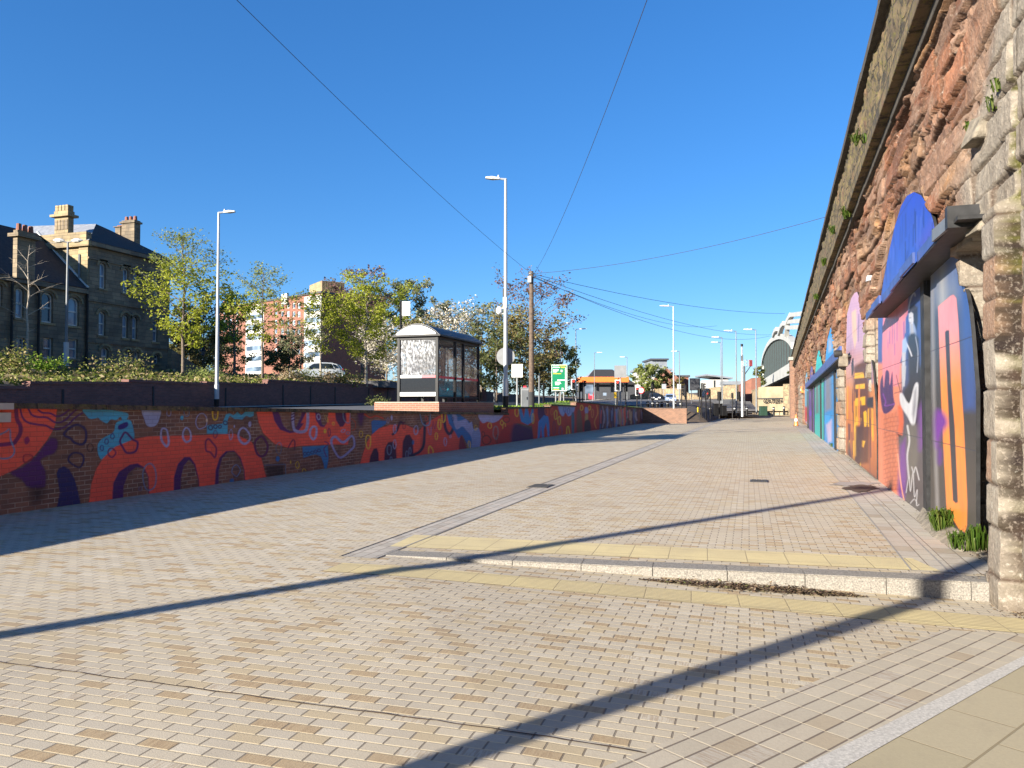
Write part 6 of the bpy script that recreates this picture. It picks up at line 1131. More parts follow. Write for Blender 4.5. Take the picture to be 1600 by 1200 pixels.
# bollards, guard rail, cabinets at the end of the plaza
m0 = None
def bollard(px, yb, dep, lab, h=1.0, mat='black', r=.085):
    b = PD(px, yb, dep); t = thing('bollard', lab, 'bollard', (b.x, b.y, b.z-.1), group='black bollards at the far end of the plaza'); m = MB(); m.tube([(0, 0, 0), (0, 0, h*.93), (0, 0, h*.98), (0, 0, h)], [r, r, r*.9, r*.4], mat, 10); m.build('shaft', t); m = MB(); m.cyl((0, 0, h*.8), (0, 0, 1), r*1.08, .09, 'galv', 10); m.build('silver_band', t)
for px, yb in ((1012, 641), (1020, 641), (1027, 641), (1034, 641), (1043, 641), (1055, 641), (1064, 642)): bollard(px, yb, 82, 'black bollard in the row behind the brick return wall', 1.05, r=.16)
for px, yb, lab in ((1088, 648, 'dark bollard beside the yellow waste bin'), (1110, 648, 'dark bollard left of the tall black cabinet'), (1148, 648, 'dark bollard carrying the guard rail'), (1167, 648, 'dark bollard behind the guard rail'), (1209, 648, 'dark bollard below the wall lettering'), (1225, 647, 'dark bollard at the bridge pier')): bollard(px, yb, 88, lab, 1.0, r=.13)
def gz(px, yb, dep): b = PD(px, yb, dep); return b
def cabinet(px0, px1, y0, yb, dep, mat, lab):
    b = PD((px0+px1)/2, yb, dep); w_ = (px1-px0)/F*dep; h_ = (yb-y0)/F*dep; t = thing('utility_cabinet', lab, 'cabinet', (b.x, b.y, b.z), rz=YAW); m = MB(); m.box(-w_/2, w_/2, -.3, .3, -.1, h_-.06, mat); m.box(-w_/2-.03, w_/2+.03, -.34, .34, h_-.06, h_, mat); m.build('case', t, bevel=.02); m = MB(); m.box(-w_*.46, -.01, -.315, -.302, .1, h_-.15, mat); m.build('door', t); m = MB(); m.box(.01, w_*.46, -.315, -.302, .1, h_-.15, mat); m.build('door', t)
cabinet(1114.5, 1128, 630.5, 648, 86, 'black', 'taller of two joined black cabinets at the end of the plaza'); cabinet(1127.5, 1134.5, 634, 648, 85, 'black', 'shorter of two joined black cabinets at the end of the plaza'); cabinet(1187, 1198, 634.5, 648, 92, 'green_dark', 'dark green cabinet before the pale abutment wall')
b = PD(1092, 648, 78); t = thing('waste_bin', 'bright yellow bin by the crossing lights', 'bin', (b.x, b.y, b.z)); m = MB(); m.tube([(0, 0, 0), (0, 0, .7), (0, 0, .78)], [.14, .17, .12], 'yellow', 12); m.build('bin_body', t); m = MB(); m.cyl((0, 0, .8), (0, 0, 1), .18, .05, 'black', 12); m.build('lid', t)
a, b = PD(1136, 643.5, 90), PD(1231, 643, 96); t = thing('guard_rail', 'long low black guard rail before the bridge abutment', 'railing', a); m = MB(); m.beam((0, 0, 0), b-a, .08, .16, 'black'); m.build('top_rail', t)
for i in range(8): q = (b-a)*(i/7); m = MB(); m.tube([q+Vector((0, 0, -.45)), q], .05, 'black', 6); m.build('post', t)

# ================================================================== CARS
def car(name, lab, loc, rz, paint, L=4.2, W=1.75, H=1.48, hatch=True):
    t = thing(name, lab, 'car', loc, rz); prof = [(-L/2, .45), (-L/2, .78), (-L*.44, .92), (-L*.25, .98)]
    m = MB(); body = [(-L/2+.02, .30), (-L/2, .62), (-L/2+.10, .78), (-L*.22, .93), (L*.40, .96), (L/2-.03, .88), (L/2, .55), (L/2-.05, .30)]
    hw = W/2
    def loft(mb, lo_, mt, sh):
        n = len(lo_); A = [(x, -hw*sh(z), z) for x, z in lo_]; B = [(x, hw*sh(z), z) for x, z in lo_]; mb.add(A+B, [tuple(range(n)), tuple(range(2*n-1, n-1, -1))]+[((i+1) % n, i, i+n, (i+1) % n+n) for i in range(n)], mt)
    loft(m, body, paint, lambda z: 1.0 if .45 < z < .8 else .94); m.build('body', t, bevel=.06)
    cab = [(-L*.24, .92), (-L*.05, H-.06), (L*.06, H), (L*.28, H-.03), (L*.40, H-.16), (L*.455, .93)]; m = MB(); A = [(x, -hw*(.93-.14*(z-.92)/.56), z) for x, z in cab]; B = [(x, -y, z) for x, y, z in A]; n = len(cab)
    m.add(A+B, [tuple(range(n)), tuple(range(2*n-1, n-1, -1))]+[((i+1) % n, i, i+n, (i+1) % n+n) for i in range(n)], paint); m.build('cabin', t, bevel=.05)
    def win(nm, P): m = MB(); m.poly(P, 'glass'); m.build(nm, t)
    for s_ in (-1, 1):
        f = lambda x, z: (x, s_*(hw*(.93-.14*(z-.92)/.56)+.012), z)
        for q in ([(-L*.19, .97), (-L*.055, H-.14), (L*.08, H-.09), (L*.08, .97)], [(L*.095, .97), (L*.095, H-.09), (L*.28, H-.12), (L*.33, .97)], [(L*.345, .99), (L*.30, H-.13), (L*.36, H-.2), (L*.41, 1.0)]): win('side_window', [f(*v) for v in q])
        for x in (-L*.31, L*.30):
            m = MB(); m.cyl((x, s_*(hw-.09), .31), (0, 1, 0), .31, .2, 'rubber', 20); w2 = m.build('wheel', t); m = MB(); m.cyl((x, s_*(hw-.0), .31), (0, 1, 0), .20, .05, 'galv', 12); m.build('rim', w2)
        m = MB(); m.hexa([(-L/2-.01, s_*hw*.55-.2, .62), (-L/2-.01, s_*hw*.55+.2, .62), (-L/2+.16, s_*hw*.62+.2, .64), (-L/2+.16, s_*hw*.62-.2, .64), (-L/2+.04, s_*hw*.55-.2, .76), (-L/2+.04, s_*hw*.55+.2, .76), (-L/2+.2, s_*hw*.62+.2, .80), (-L/2+.2, s_*hw*.62-.2, .80)], 'white_paint'); m.build('headlight', t)
        m = MB(); m.box(L/2-.09, L/2+.015, s_*hw*.78-.1, s_*hw*.78+.1, .72, .98, 'red'); m.build('tail_light', t)
        m = MB(); m.box(-L*.17, -L*.12, s_*(hw+.02)-.08, s_*(hw+.02)+.08, .98, 1.10, paint); m.build('wing_mirror', t, bevel=.02)
    win('windscreen', [(-L*.235, -hw*.8, .965), (-L*.235, hw*.8, .965), (-L*.062, hw*.72, H-.10), (-L*.062, -hw*.72, H-.10)]); win('rear_window', [(L*.457, hw*.72, 1.02), (L*.457, -hw*.72, 1.02), (L*.412, -hw*.68, H-.19), (L*.412, hw*.68, H-.19)])
    m = MB(); m.box(-L/2-.015, -L/2+.02, -.26, .26, .42, .53, 'white_paint'); m.build('number_plate', t); m = MB(); m.box(-L/2-.01, -L/2+.03, -.5, .5, .56, .66, 'black_matt'); m.build('grille', t)
    return t
b = PD(496, 594, 60); hz = math.atan2(-RT.y, -RT.x); zc_ = PD(496, 566.5, 60).z-1.48
car('parked_car', 'white hatchback parked on the bank behind a thin lime tree', (b.x, b.y, zc_), YAW+.12, 'silver_car', 4.1)
m = MB(); m.obox((b.x, b.y), RT, 6, 2.2, zc_-.5, zc_, 'asphalt'); struct(m.build('car_park_ground'))
for px, yt, dep, mt, lab in ((1023, 614, 128, 'black_car', 'black car with bright headlights before the far rubble wall'), (1047.5, 615, 124, 'silver_car', 'silver blue car before the far rubble wall')):
    p = PD(px, yt, dep); car('moving_car', lab, (p.x, p.y, p.z-1.5), math.pi/2+.25 if px < 1040 else math.pi/2+.15, mt if mt != 'silver_car' else 'blue_car', 4.2)

# ================================================================== OLD STONE BUILDING
BX = -50.0
def bz(px, py): p = PX(px, py, BX); return p.y, p.z
YC = bz(139, 400)[0]; ZE = bz(139, 377)[1]; ZW = bz(134, 449)[1]; Y1 = bz(266, 400)[0]; zg = 3.6; BLD = Vector((BX, YC, zg))
ob = thing('stone_building', 'dark sandstone building with arched windows and tall chimneys', 'building', BLD)
def fac(nm, par, mb): o = mb.build(nm, par); o.location = -BLD if par is ob else (0, 0, 0); return o
def awin(pxc, y0, y1, wpx, arch=True):
    ya, z1 = bz(pxc-wpx/2, y0); yb, _ = bz(pxc+wpx/2, y0); _, z0 = bz(pxc, y1); return (ya, yb, z0, bz(pxc, y0)[1], arch)
WIN = [awin(161, 411, 451, 10), awin(197, 419, 458, 9), awin(212, 425, 459, 8), awin(160, 487, 524, 11), awin(196, 492, 528, 9), awin(211, 495, 530, 8), awin(243, 500, 534, 8), awin(164, 543, 570, 11), awin(199, 548, 566, 8), awin(214, 549, 567, 7), awin(245, 432, 462, 8), awin(245, 554, 568, 7)]
WINW = [awin(34, 450, 497, 13), awin(77, 457, 504, 18), awin(118, 465, 509, 17), awin(3, 444, 478, 8), awin(35, 528, 560, 13, False), awin(78, 528, 560, 15, False), awin(117, 530, 560, 15, False), awin(-30, 440, 490, 14), awin(-75, 430, 485, 14)]
def wloop(w_):
    ya, yb, z0, z1, ar = w_; r = (yb-ya)/2
    if not ar: return [(ya, z0), (yb, z0), (yb, z1), (ya, z1)]
    zs = z1-r*.8; return [(ya, z0), (yb, z0)]+[((ya+yb)/2+r*math.cos(t), zs+r*.8*math.sin(t)) for t in [math.pi*i/8 for i in range(9)]]
m = MB(); m.holes((BX, 0, 0), (0, 1, 0), (0, 0, 1), [(YC, zg-1), (Y1, zg-1), (Y1, ZE), (YC, ZE)], [wloop(w_) for w_ in WIN], .28, 'ashlar_shaded'); m.holes((BX-.15, 0, 0), (0, 1, 0), (0, 0, 1), [(YC-40, zg-1), (YC-.001, zg-1), (YC-.001, ZW), (YC-40, ZW)], [wloop(w_) for w_ in WINW], .28, 'ashlar_shaded')
m.quad((BX, YC, zg-1), (BX, YC, ZE), (BX-.15, YC, ZE), (BX-.15, YC, zg-1), 'ashlar_shaded'); fac('facade_wall', ob, m)
m = MB(); DEP = 14
m.poly([(BX, YC, ZW-3), (BX, YC, ZE), (BX-DEP, YC, ZE), (BX-DEP, YC, ZW-3)], 'ashlar'); m.box(BX-.9, BX+.0, YC-.12, YC+.02, ZW, ZE, 'ashlar'); m.quad((BX-DEP, YC, zg), (BX-DEP, Y1, zg), (BX-DEP, Y1, ZE), (BX-DEP, YC, ZE), 'ashlar'); m.quad((BX, Y1, zg), (BX-DEP, Y1, zg), (BX-DEP, Y1, ZE), (BX, Y1, ZE), 'ashlar'); fac('flank_wall', ob, m)
for w_ in WIN+WINW:
    ya, yb, z0, z1, ar = w_; xw = BX-.2 if w_ in WIN else BX-.35; lp = wloop(w_); fm = MB(); cy, cz_ = (ya+yb)/2, (z0+z1)/2
    inn = [(cy+(y-cy)*.82, cz_+(z-cz_)*.90) for y, z in lp]; fm.holes((xw, 0, 0), (0, 1, 0), (0, 0, 1), lp, [inn], .06, 'white_dirty'); fm.box(xw-.05, xw+.01, ya, yb, cz_-.05, cz_+.05, 'white_dirty')
    if yb-ya > 1.1: fm.box(xw-.05, xw+.008, cy-.04, cy+.04, z0, z1-.15, 'white_dirty')
    f = fac('window', ob, fm); pm = MB(); pm.poly([(xw-.06, y, z) for y, z in lp], 'window_glass'); pm.build('pane', f); sm_ = MB(); xo = BX if w_ in WIN else BX-.15; sm_.box(xo, xo+.09, ya-.15, yb+.15, z0-.16, z0-.02, 'ashlar'); sm_.build('sill', f)
    if ar:
        r = (yb-ya)/2; zs = z1-r*.8; hm = MB(); out = [(cy+(r+.34)*math.cos(t), zs+(r*.8+.34)*math.sin(t)) for t in [math.pi*i/10 for i in range(11)]]; inr = [(cy+(r+.16)*math.cos(t), zs+(r*.8+.16)*math.sin(t)) for t in [math.pi*i/10 for i in range(11)]]
        for i in range(10): hm.hexa([(xo, *inr[i]), (xo, *inr[i+1]), (xo, *out[i+1]), (xo, *out[i]), (xo+.1, *inr[i]), (xo+.1, *inr[i+1]), (xo+.1, *out[i+1]), (xo+.1, *out[i])], 'ashlar')
        hm.build('hood_mould', f)
m = MB()
for z0, z1, pr_ in ((ZE-.35, ZE, .35), (ZE-1.35, ZE-1.2, .10), (bz(139, 470)[1], bz(139, 466)[1], .12), (bz(139, 535)[1], bz(139, 531)[1], .12)): m.box(BX, BX+pr_, YC-.1, Y1, z0, z1, 'ashlar_shaded')
m.box(BX-DEP, BX+.3, YC-.35, YC-.001, ZE-.4, ZE+.02, 'ashlar'); m.box(BX-.15, BX+.15, YC-40, YC-.1, ZW-.5, ZW-.15, 'ashlar_shaded'); fac('cornice', ob, m)
m = MB(); zr_ = ZE+2.6; a_, b_, c_, d_ = (BX+.3, YC-.3, ZE+.03), (BX+.3, Y1, ZE+.03), (BX-DEP, Y1, ZE+.03), (BX-DEP, YC-.3, ZE+.03); e_, f_ = (BX-3.8, YC+4.2, zr_), (BX-3.8, Y1-3, zr_-.2); e2_, f2_ = (BX-DEP+3, YC+4, zr_+.3), (BX-DEP+3, Y1-3, zr_)
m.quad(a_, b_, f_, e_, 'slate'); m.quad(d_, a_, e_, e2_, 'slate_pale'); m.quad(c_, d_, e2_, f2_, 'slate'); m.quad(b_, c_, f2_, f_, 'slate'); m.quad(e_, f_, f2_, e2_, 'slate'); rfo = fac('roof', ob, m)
m = MB(); m.box(BX-7.5, BX-.1, YC-.2, YC+.3, ZE+.02, ZE+.75, 'ashlar'); fac('parapet', ob, m)
m = MB(); zR = ZW+4.6; m.quad((BX+.15, YC-40, ZW-.1), (BX+.15, YC-.02, ZW-.1), (BX-5.2, YC-.02, zR), (BX-5.2, YC-40, zR), 'slate'); m.quad((BX-5.2, YC-40, zR), (BX-5.2, YC-.02, zR), (BX-11, YC-.02, ZW), (BX-11, YC-40, ZW), 'slate'); wr = fac('wing_roof', ob, m)
m = MB(); m.beam((BX+.1, YC-.12, ZW+.02), (BX-5.2, YC-.12, zR+.12), .16, .10, 'white_dirty'); m.build('lead_flashing', wr)
def chim(px0, px1, y0, y1, X, dy, pots, potm='terracotta', par=None):
    A = PX(px0, y0, X); B = PX(px1, y0, X); zb = PX(px0, y1, X).z; m = MB(); xa, xb = X-(px1-px0)/F*60*1.02, X
    ya = A.y if dy is None else dy; h = A.z-zb; m.box(xa, xb, ya, ya+1.6, zb-2.0, A.z-h*.22, 'ashlar'); m.box(xa-.28, xb+.28, ya-.28, ya+1.88, A.z-h*.24, A.z-h*.18, 'ashlar'); m.box(xa-.1, xb+.1, ya-.1, ya+1.7, A.z-h*.18, A.z-h*.02, 'ashlar'); c = fac('chimney', rfo if False else ob, m)
    for i in range(pots):
        x = xa+(xb-xa)*(i+.5)/pots; q = MB(); q.tube([(x, ya+.8, A.z-h*.03), (x, ya+.8, A.z+h*.16)], [.2, .16], potm, 8); q.build('chimney_pot', c)
    return c
def at_y(px, Y, py=400):  # x on plane y=Y
    d = ray(px, py); return EYE+d*((Y-EYE.y)/d.y)
p0_, p1_ = at_y(84, YC, 322), at_y(105, YC, 322); zb_ = at_y(84, YC, 368).z; m = MB(); h = p0_.z-zb_
m.box(p0_.x, p1_.x, YC+.1, YC+0.62, zb_-.3, zb_+h*.62, 'ashlar'); m.box(p0_.x-.25, p1_.x+.25, YC-.15, YC+.87, zb_+h*.62, zb_+h*.70, 'ashlar'); m.box(p0_.x-.02, p1_.x+.02, YC+.05, YC+.68, zb_+h*.70, zb_+h*.82, 'ashlar')
for i in range(4): x = p0_.x+(p1_.x-p0_.x)*(i+.5)/4; w2 = (p1_.x-p0_.x)/8*.78; m.box(x-w2, x+w2, YC+.1, YC+0.62, zb_+h*.82, zb_+h*1.02, 'ashlar')
ch = fac('chimney', ob, m); m = MB()
for i in range(4): x = p0_.x+(p1_.x-p0_.x)*(i+.5)/4; m.box(x-.13, x+.13, YC+.07, YC+.099, zb_+h*.18, zb_+h*.52, 'ashlar_shaded')
m.build('recessed_panel', ch)
YB = YC-9.5; p0_, p1_ = at_y(21, YB, 352), at_y(33, YB, 352); zb_ = at_y(22, YB, 405).z; h = p0_.z-zb_; m = MB(); m.box(p0_.x, p1_.x-.3, YB, YB+1.3, zb_-1.2, zb_+h*.66, 'ashlar_shaded'); m.box(p0_.x-.25, p1_.x, YB-.2, YB+1.5, zb_+h*.66, zb_+h*.76, 'ashlar_shaded'); m.box(p0_.x, p1_.x-.3, YB, YB+1.3, zb_+h*.76, zb_+h*.86, 'ashlar_shaded'); ch = fac('chimney', ob, m)
for i in range(3): x = p0_.x+(p1_.x-p0_.x-.3)*(i+.5)/3; q = MB(); q.tube([((p0_.x+p1_.x)/2-.1, YB+.2+.42*i, zb_+h*.86), ((p0_.x+p1_.x)/2-.1, YB+.2+.42*i, zb_+h*1.06)], [.17, .14], 'terracotta', 8); q.build('chimney_pot', ch)
YB = YC+7.5
for (a0, a1, yt_, yb_) in ((190, 210, 340, 374), (180, 188, 352, 364)):
    p0_, p1_ = at_y(a0, YB, yt_), at_y(a1, YB, yt_); zb_ = at_y(a0, YB, yb_).z; h = p0_.z-zb_; m = MB(); m.box(p0_.x, p1_.x, YB, YB+.7, zb_-1.5, zb_+h*.86, 'ashlar_shaded'); m.box(p0_.x-.12, p1_.x+.12, YB-.12, YB+.82, zb_+h*.72, zb_+h*.8, 'ashlar_shaded'); ch = fac('chimney', ob, m)
    for i in range(3): x = p0_.x+(p1_.x-p0_.x)*(i+.5)/3; q = MB(); q.tube([(x, YB+.35, zb_+h*.86), (x, YB+.35, zb_+h*1.06)], [.17, .14], 'terracotta', 8); q.build('chimney_pot', ch)
for px in (136, 60, 18): y = bz(px, 500)[0]; m = MB(); m.tube([(BX+.02, y, zg), (BX+.02, y, ZW-.2)], .09, 'black', 6); fac('rainwater_pipe', ob, m)
m = MB(); p = at_y(127, YC, 390); m.tube([(p.x, YC-.15, ZW+.4), (p.x, YC-.15, ZE-1.0)], .10, 'galv_dull', 6); fac('flank_pipe', ob, m)
# low garden wall stepping down to the right of the building
a, b = PX(268, 545, BX+2), PX(312, 574, BX+2); m = MB(); m.hexa([(BX+1.6, a.y, 1), (BX+2, a.y, 1), (BX+2, b.y, 1), (BX+1.6, b.y, 1), (BX+1.6, a.y, a.z), (BX+2, a.y, a.z), (BX+2, b.y, b.z), (BX+1.6, b.y, b.z)], 'ashlar_shaded'); o = m.build('garden_wall'); tag(o, 'dark sloping stone wall running down from the old building', 'wall'); o['kind'] = 'thing'

# ================================================================== BRICK BLOCK BEYOND THE TREES
hb = PD(502, 600, 152); ha = PD(342, 600, 178); U = (hb-ha); U.z = 0; Lh = U.length; U.normalize(); Nn = Vector((U.y, -U.x, 0)); HB = Vector((ha.x, ha.y, 4))
bk = thing('apartment_block', 'red brick apartment block with white panel columns behind the lime trees', 'building', HB)
zT = PD(502, 457, 152).z-4
def hu(px):  # distance along the facade for a pixel column
    d = ray(px, 600); A = np.array([[d.x, -U.x], [d.y, -U.y]]); s = np.linalg.solve(A, np.array([ha.x-EYE.x, ha.y-EYE.y])); return s[1], s[0]
wl = []
m = MB(); base_lp = [(-2, -2), (Lh, -2), (Lh, zT), (-2, zT)]; rows_y = [477, 490.5, 504.5, 518, 533, 549]; hol = []
for px in (349, 359, 369, 430, 440, 449, 458, 466): 
    u_, dep = hu(px)
    for k, y in enumerate(rows_y): zz_ = PD(px, y-(px-460)*-.03, dep).z-4; hol.append([(u_-.55, zz_-.6), (u_+.55, zz_-.6), (u_+.55, zz_+.6), (u_-.55, zz_+.6)])
m.holes((0, 0, 0), U, (0, 0, 1), base_lp, hol, .25, 'brick_far'); back = -Nn*16; q = [U*-2, U*Lh]
m.quad(q[1]+Vector((0, 0, -2)), q[1]+back+Vector((0, 0, -2)), q[1]+back+Vector((0, 0, zT)), q[1]+Vector((0, 0, zT)), 'brick_far'); m.quad(q[0]+Vector((0, 0, -2)), q[0]+Vector((0, 0, zT)), q[0]+back+Vector((0, 0, zT)), q[0]+back+Vector((0, 0, -2)), 'brick_far'); m.quad(q[0]+Vector((0, 0, zT)), q[1]+Vector((0, 0, zT)), q[1]+back+Vector((0, 0, zT)), q[0]+back+Vector((0, 0, zT)), 'zinc'); m.build('wall', bk)
for lp in hol:
    f = MB(); (ua, za), (ub, zb) = lp[0], lp[2]; P_ = lambda u_, z_, d_: U*u_-Nn*d_+Vector((0, 0, z_)); f.quad(P_(ua, za, .18), P_(ub, za, .18), P_(ub, zb, .18), P_(ua, zb, .18), 'white_dirty'); w2 = f.build('window', bk); f = MB(); f.quad(P_(ua+.14, za+.14, .16), P_(ub-.14, za+.14, .16), P_(ub-.14, zb-.14, .16), P_(ua+.14, zb-.14, .16), 'window_glass'); f.build('pane', w2)
for xa, xb, yt_ in ((475, 502, 459), (384, 412, 466)):
    (ua, d0), (ub, d1) = hu(xa), hu(xb); m = MB(); zt_ = min(zT-.3, PD(xa, yt_, d0).z-4)
    m.hexa([P_(ua, -2, 0), P_(ub, -2, 0), P_(ub, -2, -.12), P_(ua, -2, -.12), P_(ua, zt_, 0), P_(ub, zt_, 0), P_(ub, zt_, -.12), P_(ua, zt_, -.12)], 'render_white'); wp = m.build('white_panel', bk); m = MB()
    for k in range(6): z_ = zt_-2.6-k*2.3; m.hexa([P_(ua+.3, z_-.5, -.12), P_(ub-.3, z_-.5, -.12), P_(ub-.3, z_-.5, -.15), P_(ua+.3, z_-.5, -.15), P_(ua+.3, z_+.5, -.12), P_(ub-.3, z_+.5, -.12), P_(ub-.3, z_+.5, -.15), P_(ua+.3, z_+.5, -.15)], 'window_glass')
    m.build('window_band', wp)
(ua, d0), (ub, d1) = hu(441), hu(450); m = MB(); z_ = PD(445, 467, d0).z-4; m.hexa([P_(ua, z_-1.2, -.05), P_(ub, z_-1.2, -.05), P_(ub, z_-1.2, -.4), P_(ua, z_-1.2, -.4), P_(ua, z_+1.0, -.05), P_(ub, z_+1.0, -.05), P_(ub, z_+1.0, -.4), P_(ua, z_+1.0, -.4)], 'render_white'); m.build('vent_box', bk)
m = MB(); m.hexa([P_(-2.2, zT, -.3), P_(Lh+.2, zT, -.3), P_(Lh+.2, zT, 16), P_(-2.2, zT, 16), P_(-2.2, zT+.35, -.3), P_(Lh+.2, zT+.35, -.3), P_(Lh+.2, zT+.35, 16), P_(-2.2, zT+.35, 16)], 'dark_grey'); m.build('roof_edge', bk)
# taller wing behind with ribbed plant room
c0 = PD(502, 600, 162); c1 = PD(602, 600, 170); tw = thing('brick_tower', 'taller red brick tower with ribbed pale plant room on its roof', 'building', Vector((c0.x, c0.y, 4))); zt_ = PD(502, 453, 162).z-4; e_ = Vector((c1.x-c0.x, c1.y-c0.y, 0)); nn_ = Vector((e_.y, -e_.x, 0)).normalized()
m = MB(); p4 = [Vector((0, 0, 0)), e_, e_-nn_*16, -nn_*16]; m.hexa([v+Vector((0, 0, -2)) for v in p4]+[v+Vector((0, 0, zt_)) for v in p4], 'brick_far'); m.build('wall', tw)
m = MB(); z0_, z1_ = zt_+.003, PD(520, 441, 165).z-4; el = e_.normalized(); Lp = 38/F*162
for i in range(14): a_ = el*(Lp*i/14); b_ = el*(Lp*(i+.62)/14); m.hexa([v+Vector((0, 0, z)) for z in (z0_, z1_) for v in (a_+nn_*0, b_, b_-nn_*8, a_-nn_*8)], 'ashlar')
m.hexa([v+Vector((0, 0, z)) for z in (z0_, z1_-.05) for v in (el*.1-nn_*.3, el*(Lp-.5)-nn_*.3, el*(Lp-.5)-nn_*7, el*.1-nn_*7)], 'terracotta'); m.build('plant_room', tw)
for k in range(4):
    for x in (.1, .3, .5, .72): a_ = e_*x+nn_*.02; z_ = zt_-3-k*3.2; m = MB(); m.hexa([v+Vector((0, 0, z)) for z in (z_, z_+1.3) for v in (a_+nn_*.03, a_+el*1.2+nn_*.03, a_+el*1.2, a_)], 'galv'); m.build('window', tw)

# ================================================================== FAR END OF THE STREET
def slabhouse(nm, lab, cat, x0, x1, yt, yb, dep, depth, mat, roof=None, rise=0.0, over=.3, zadd=0.0, ang=0.0):
    a, b = PD(x0, yb, dep), PD(x1, yb, dep); c = (a+b)/2; zb = min(a.z, b.z)-2.5; t = thing(nm, lab, cat, (c.x, c.y, zb), rz=YAW+ang); w_ = (x1-x0)/F*dep; h_ = PD((x0+x1)/2, yt, dep).z-zb
    m = MB(); m.box(-w_/2, w_/2, 0, depth, 0, h_, mat); m.build('wall', t); return t, w_, h_
def gable(t, w_, h_, depth, rise, mat, gm, over=.3, hip=0.0, along=True):
    m = MB(); o_ = over
    if along: # ridge runs across the view
        r0, r1 = (-w_/2-o_+hip, depth/2, h_+rise), (w_/2+o_-hip, depth/2, h_+rise); A, B, Cc, D = (-w_/2-o_, -o_, h_), (w_/2+o_, -o_, h_), (w_/2+o_, depth+o_, h_), (-w_/2-o_, depth+o_, h_); m.quad(A, B, r1, r0, mat); m.quad(Cc, D, r0, r1, mat); m.poly([D, A, r0], gm); m.poly([B, Cc, r1], gm)
    else:
        r0, r1 = (0, -o_*0+hip, h_+rise), (0, depth+o_-hip, h_+rise); A, B, Cc, D = (-w_/2-o_, -o_*0, h_), (w_/2+o_, -o_*0, h_), (w_/2+o_, depth+o_, h_), (-w_/2-o_, depth+o_, h_); m.quad(B, Cc, r1, r0, mat); m.quad(D, A, r0, r1, mat); m.poly([A, B, r0], gm); m.poly([Cc, D, r1], gm)
    return m.build('roof', t)
# petrol-station-like hall with orange canopy
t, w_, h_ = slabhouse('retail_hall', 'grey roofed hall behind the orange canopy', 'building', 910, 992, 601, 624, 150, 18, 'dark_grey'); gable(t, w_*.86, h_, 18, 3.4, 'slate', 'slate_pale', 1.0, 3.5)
c = PD(944, 592, 132); t = thing('filling_canopy', 'flat orange edged canopy on dark columns over a forecourt', 'canopy', (c.x, c.y, PD(944, 625, 132).z), rz=YAW); w_ = (983-905)/F*132; zt_ = c.z+.35-t.location.z; m = MB(); m.box(-w_/2, w_/2, 0, 9, zt_-.95, zt_, 'orange'); m.build('orange_fascia', t, bevel=.1); m = MB(); m.box(-w_/2+.2, w_/2-.2, .2, 8.8, zt_-1.0, zt_-.953, 'white_dirty'); m.build('soffit', t)
for x in (-w_*.36, -w_*.08, w_*.22, w_*.40): m = MB(); m.box(x-.25, x+.25, 3.6, 4.1, -1, zt_-1.0, 'dark_grey'); m.build('column', t)
for k, (x, mt) in enumerate(((-w_*.22, 'red'), (.5, 'dark_grey'), (w_*.3, 'dark_grey'))):
    m = MB(); m.box(x-.4, x+.4, 3.4, 4.2, -1, 1.5, mt); pu = m.build('fuel_pump', t); m = MB(); m.box(x-.3, x+.3, 3.385, 3.398, .8, 1.3, 'window_glass'); m.build('display', pu)
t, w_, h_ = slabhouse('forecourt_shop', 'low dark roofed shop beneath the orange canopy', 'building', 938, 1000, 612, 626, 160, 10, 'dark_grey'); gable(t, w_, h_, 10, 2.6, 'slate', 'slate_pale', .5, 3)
t, w_, h_ = slabhouse('flat_roofed_house', 'grey house with oversailing slate roof behind the olive tree', 'building', 1000, 1047, 579, 624, 190, 12, 'render_white'); m = MB(); m.box(-w_/2-.6, w_/2+.6, -.8, 12.6, h_, h_+.5, 'zinc'); m.box(-w_*.1, w_*.42, .5, 11, h_+.5, h_+2.6, 'zinc'); m.box(-w_*.16, w_*.46, -.3, 11.6, h_+2.6, h_+3.0, 'dark_grey'); m.build('roof', t)
m = MB(); m.box(-w_*.3, w_*.3, -.03, -.005, h_-1.6, h_-.5, 'window_glass'); m.build('window_band', t)
t, w_, h_ = slabhouse('gable_house', 'orange brick gable house beside the bright white lamp', 'house', 1022, 1062, 592, 626, 165, 14, 'brick_far', ang=-.2); gable(t, w_*.92, h_, 14, 2.3, 'slate', 'brick_far', .25, along=False)
t, w_, h_ = slabhouse('brick_house', 'orange brick house with flat top right of the gable house', 'house', 1060, 1076, 589, 626, 170, 12, 'brick_far', ang=-.1); m = MB(); m.box(-w_/2-.3, w_/2+.3, -.3, 12.3, h_, h_+.4, 'dark_grey'); m.build('roof', t)
t, w_, h_ = slabhouse('white_house', 'white rendered house with tilted grey roof and tall slit window', 'house', 1111, 1138, 593, 615, 180, 10, 'render_white'); m = MB(); m.hexa([(-w_/2-1.2, -.8, h_+.9), (w_/2+.9, -.8, h_+.1), (w_/2+.9, 10.8, h_+.1), (-w_/2-1.2, 10.8, h_+.9), (-w_/2-1.2, -.8, h_+1.25), (w_/2+.9, -.8, h_+.5), (w_/2+.9, 10.8, h_+.5), (-w_/2-1.2, 10.8, h_+1.25)], 'zinc'); m.build('roof', t); m = MB(); m.box(-w_*.34, -w_*.24, -.03, -.004, h_-2.6, h_-.2, 'glass'); m.build('slit_window', t); m = MB(); m.box(w_*.22, w_*.38, -.03, -.004, h_-2.8, h_-1.2, 'glass'); m.build('window', t)
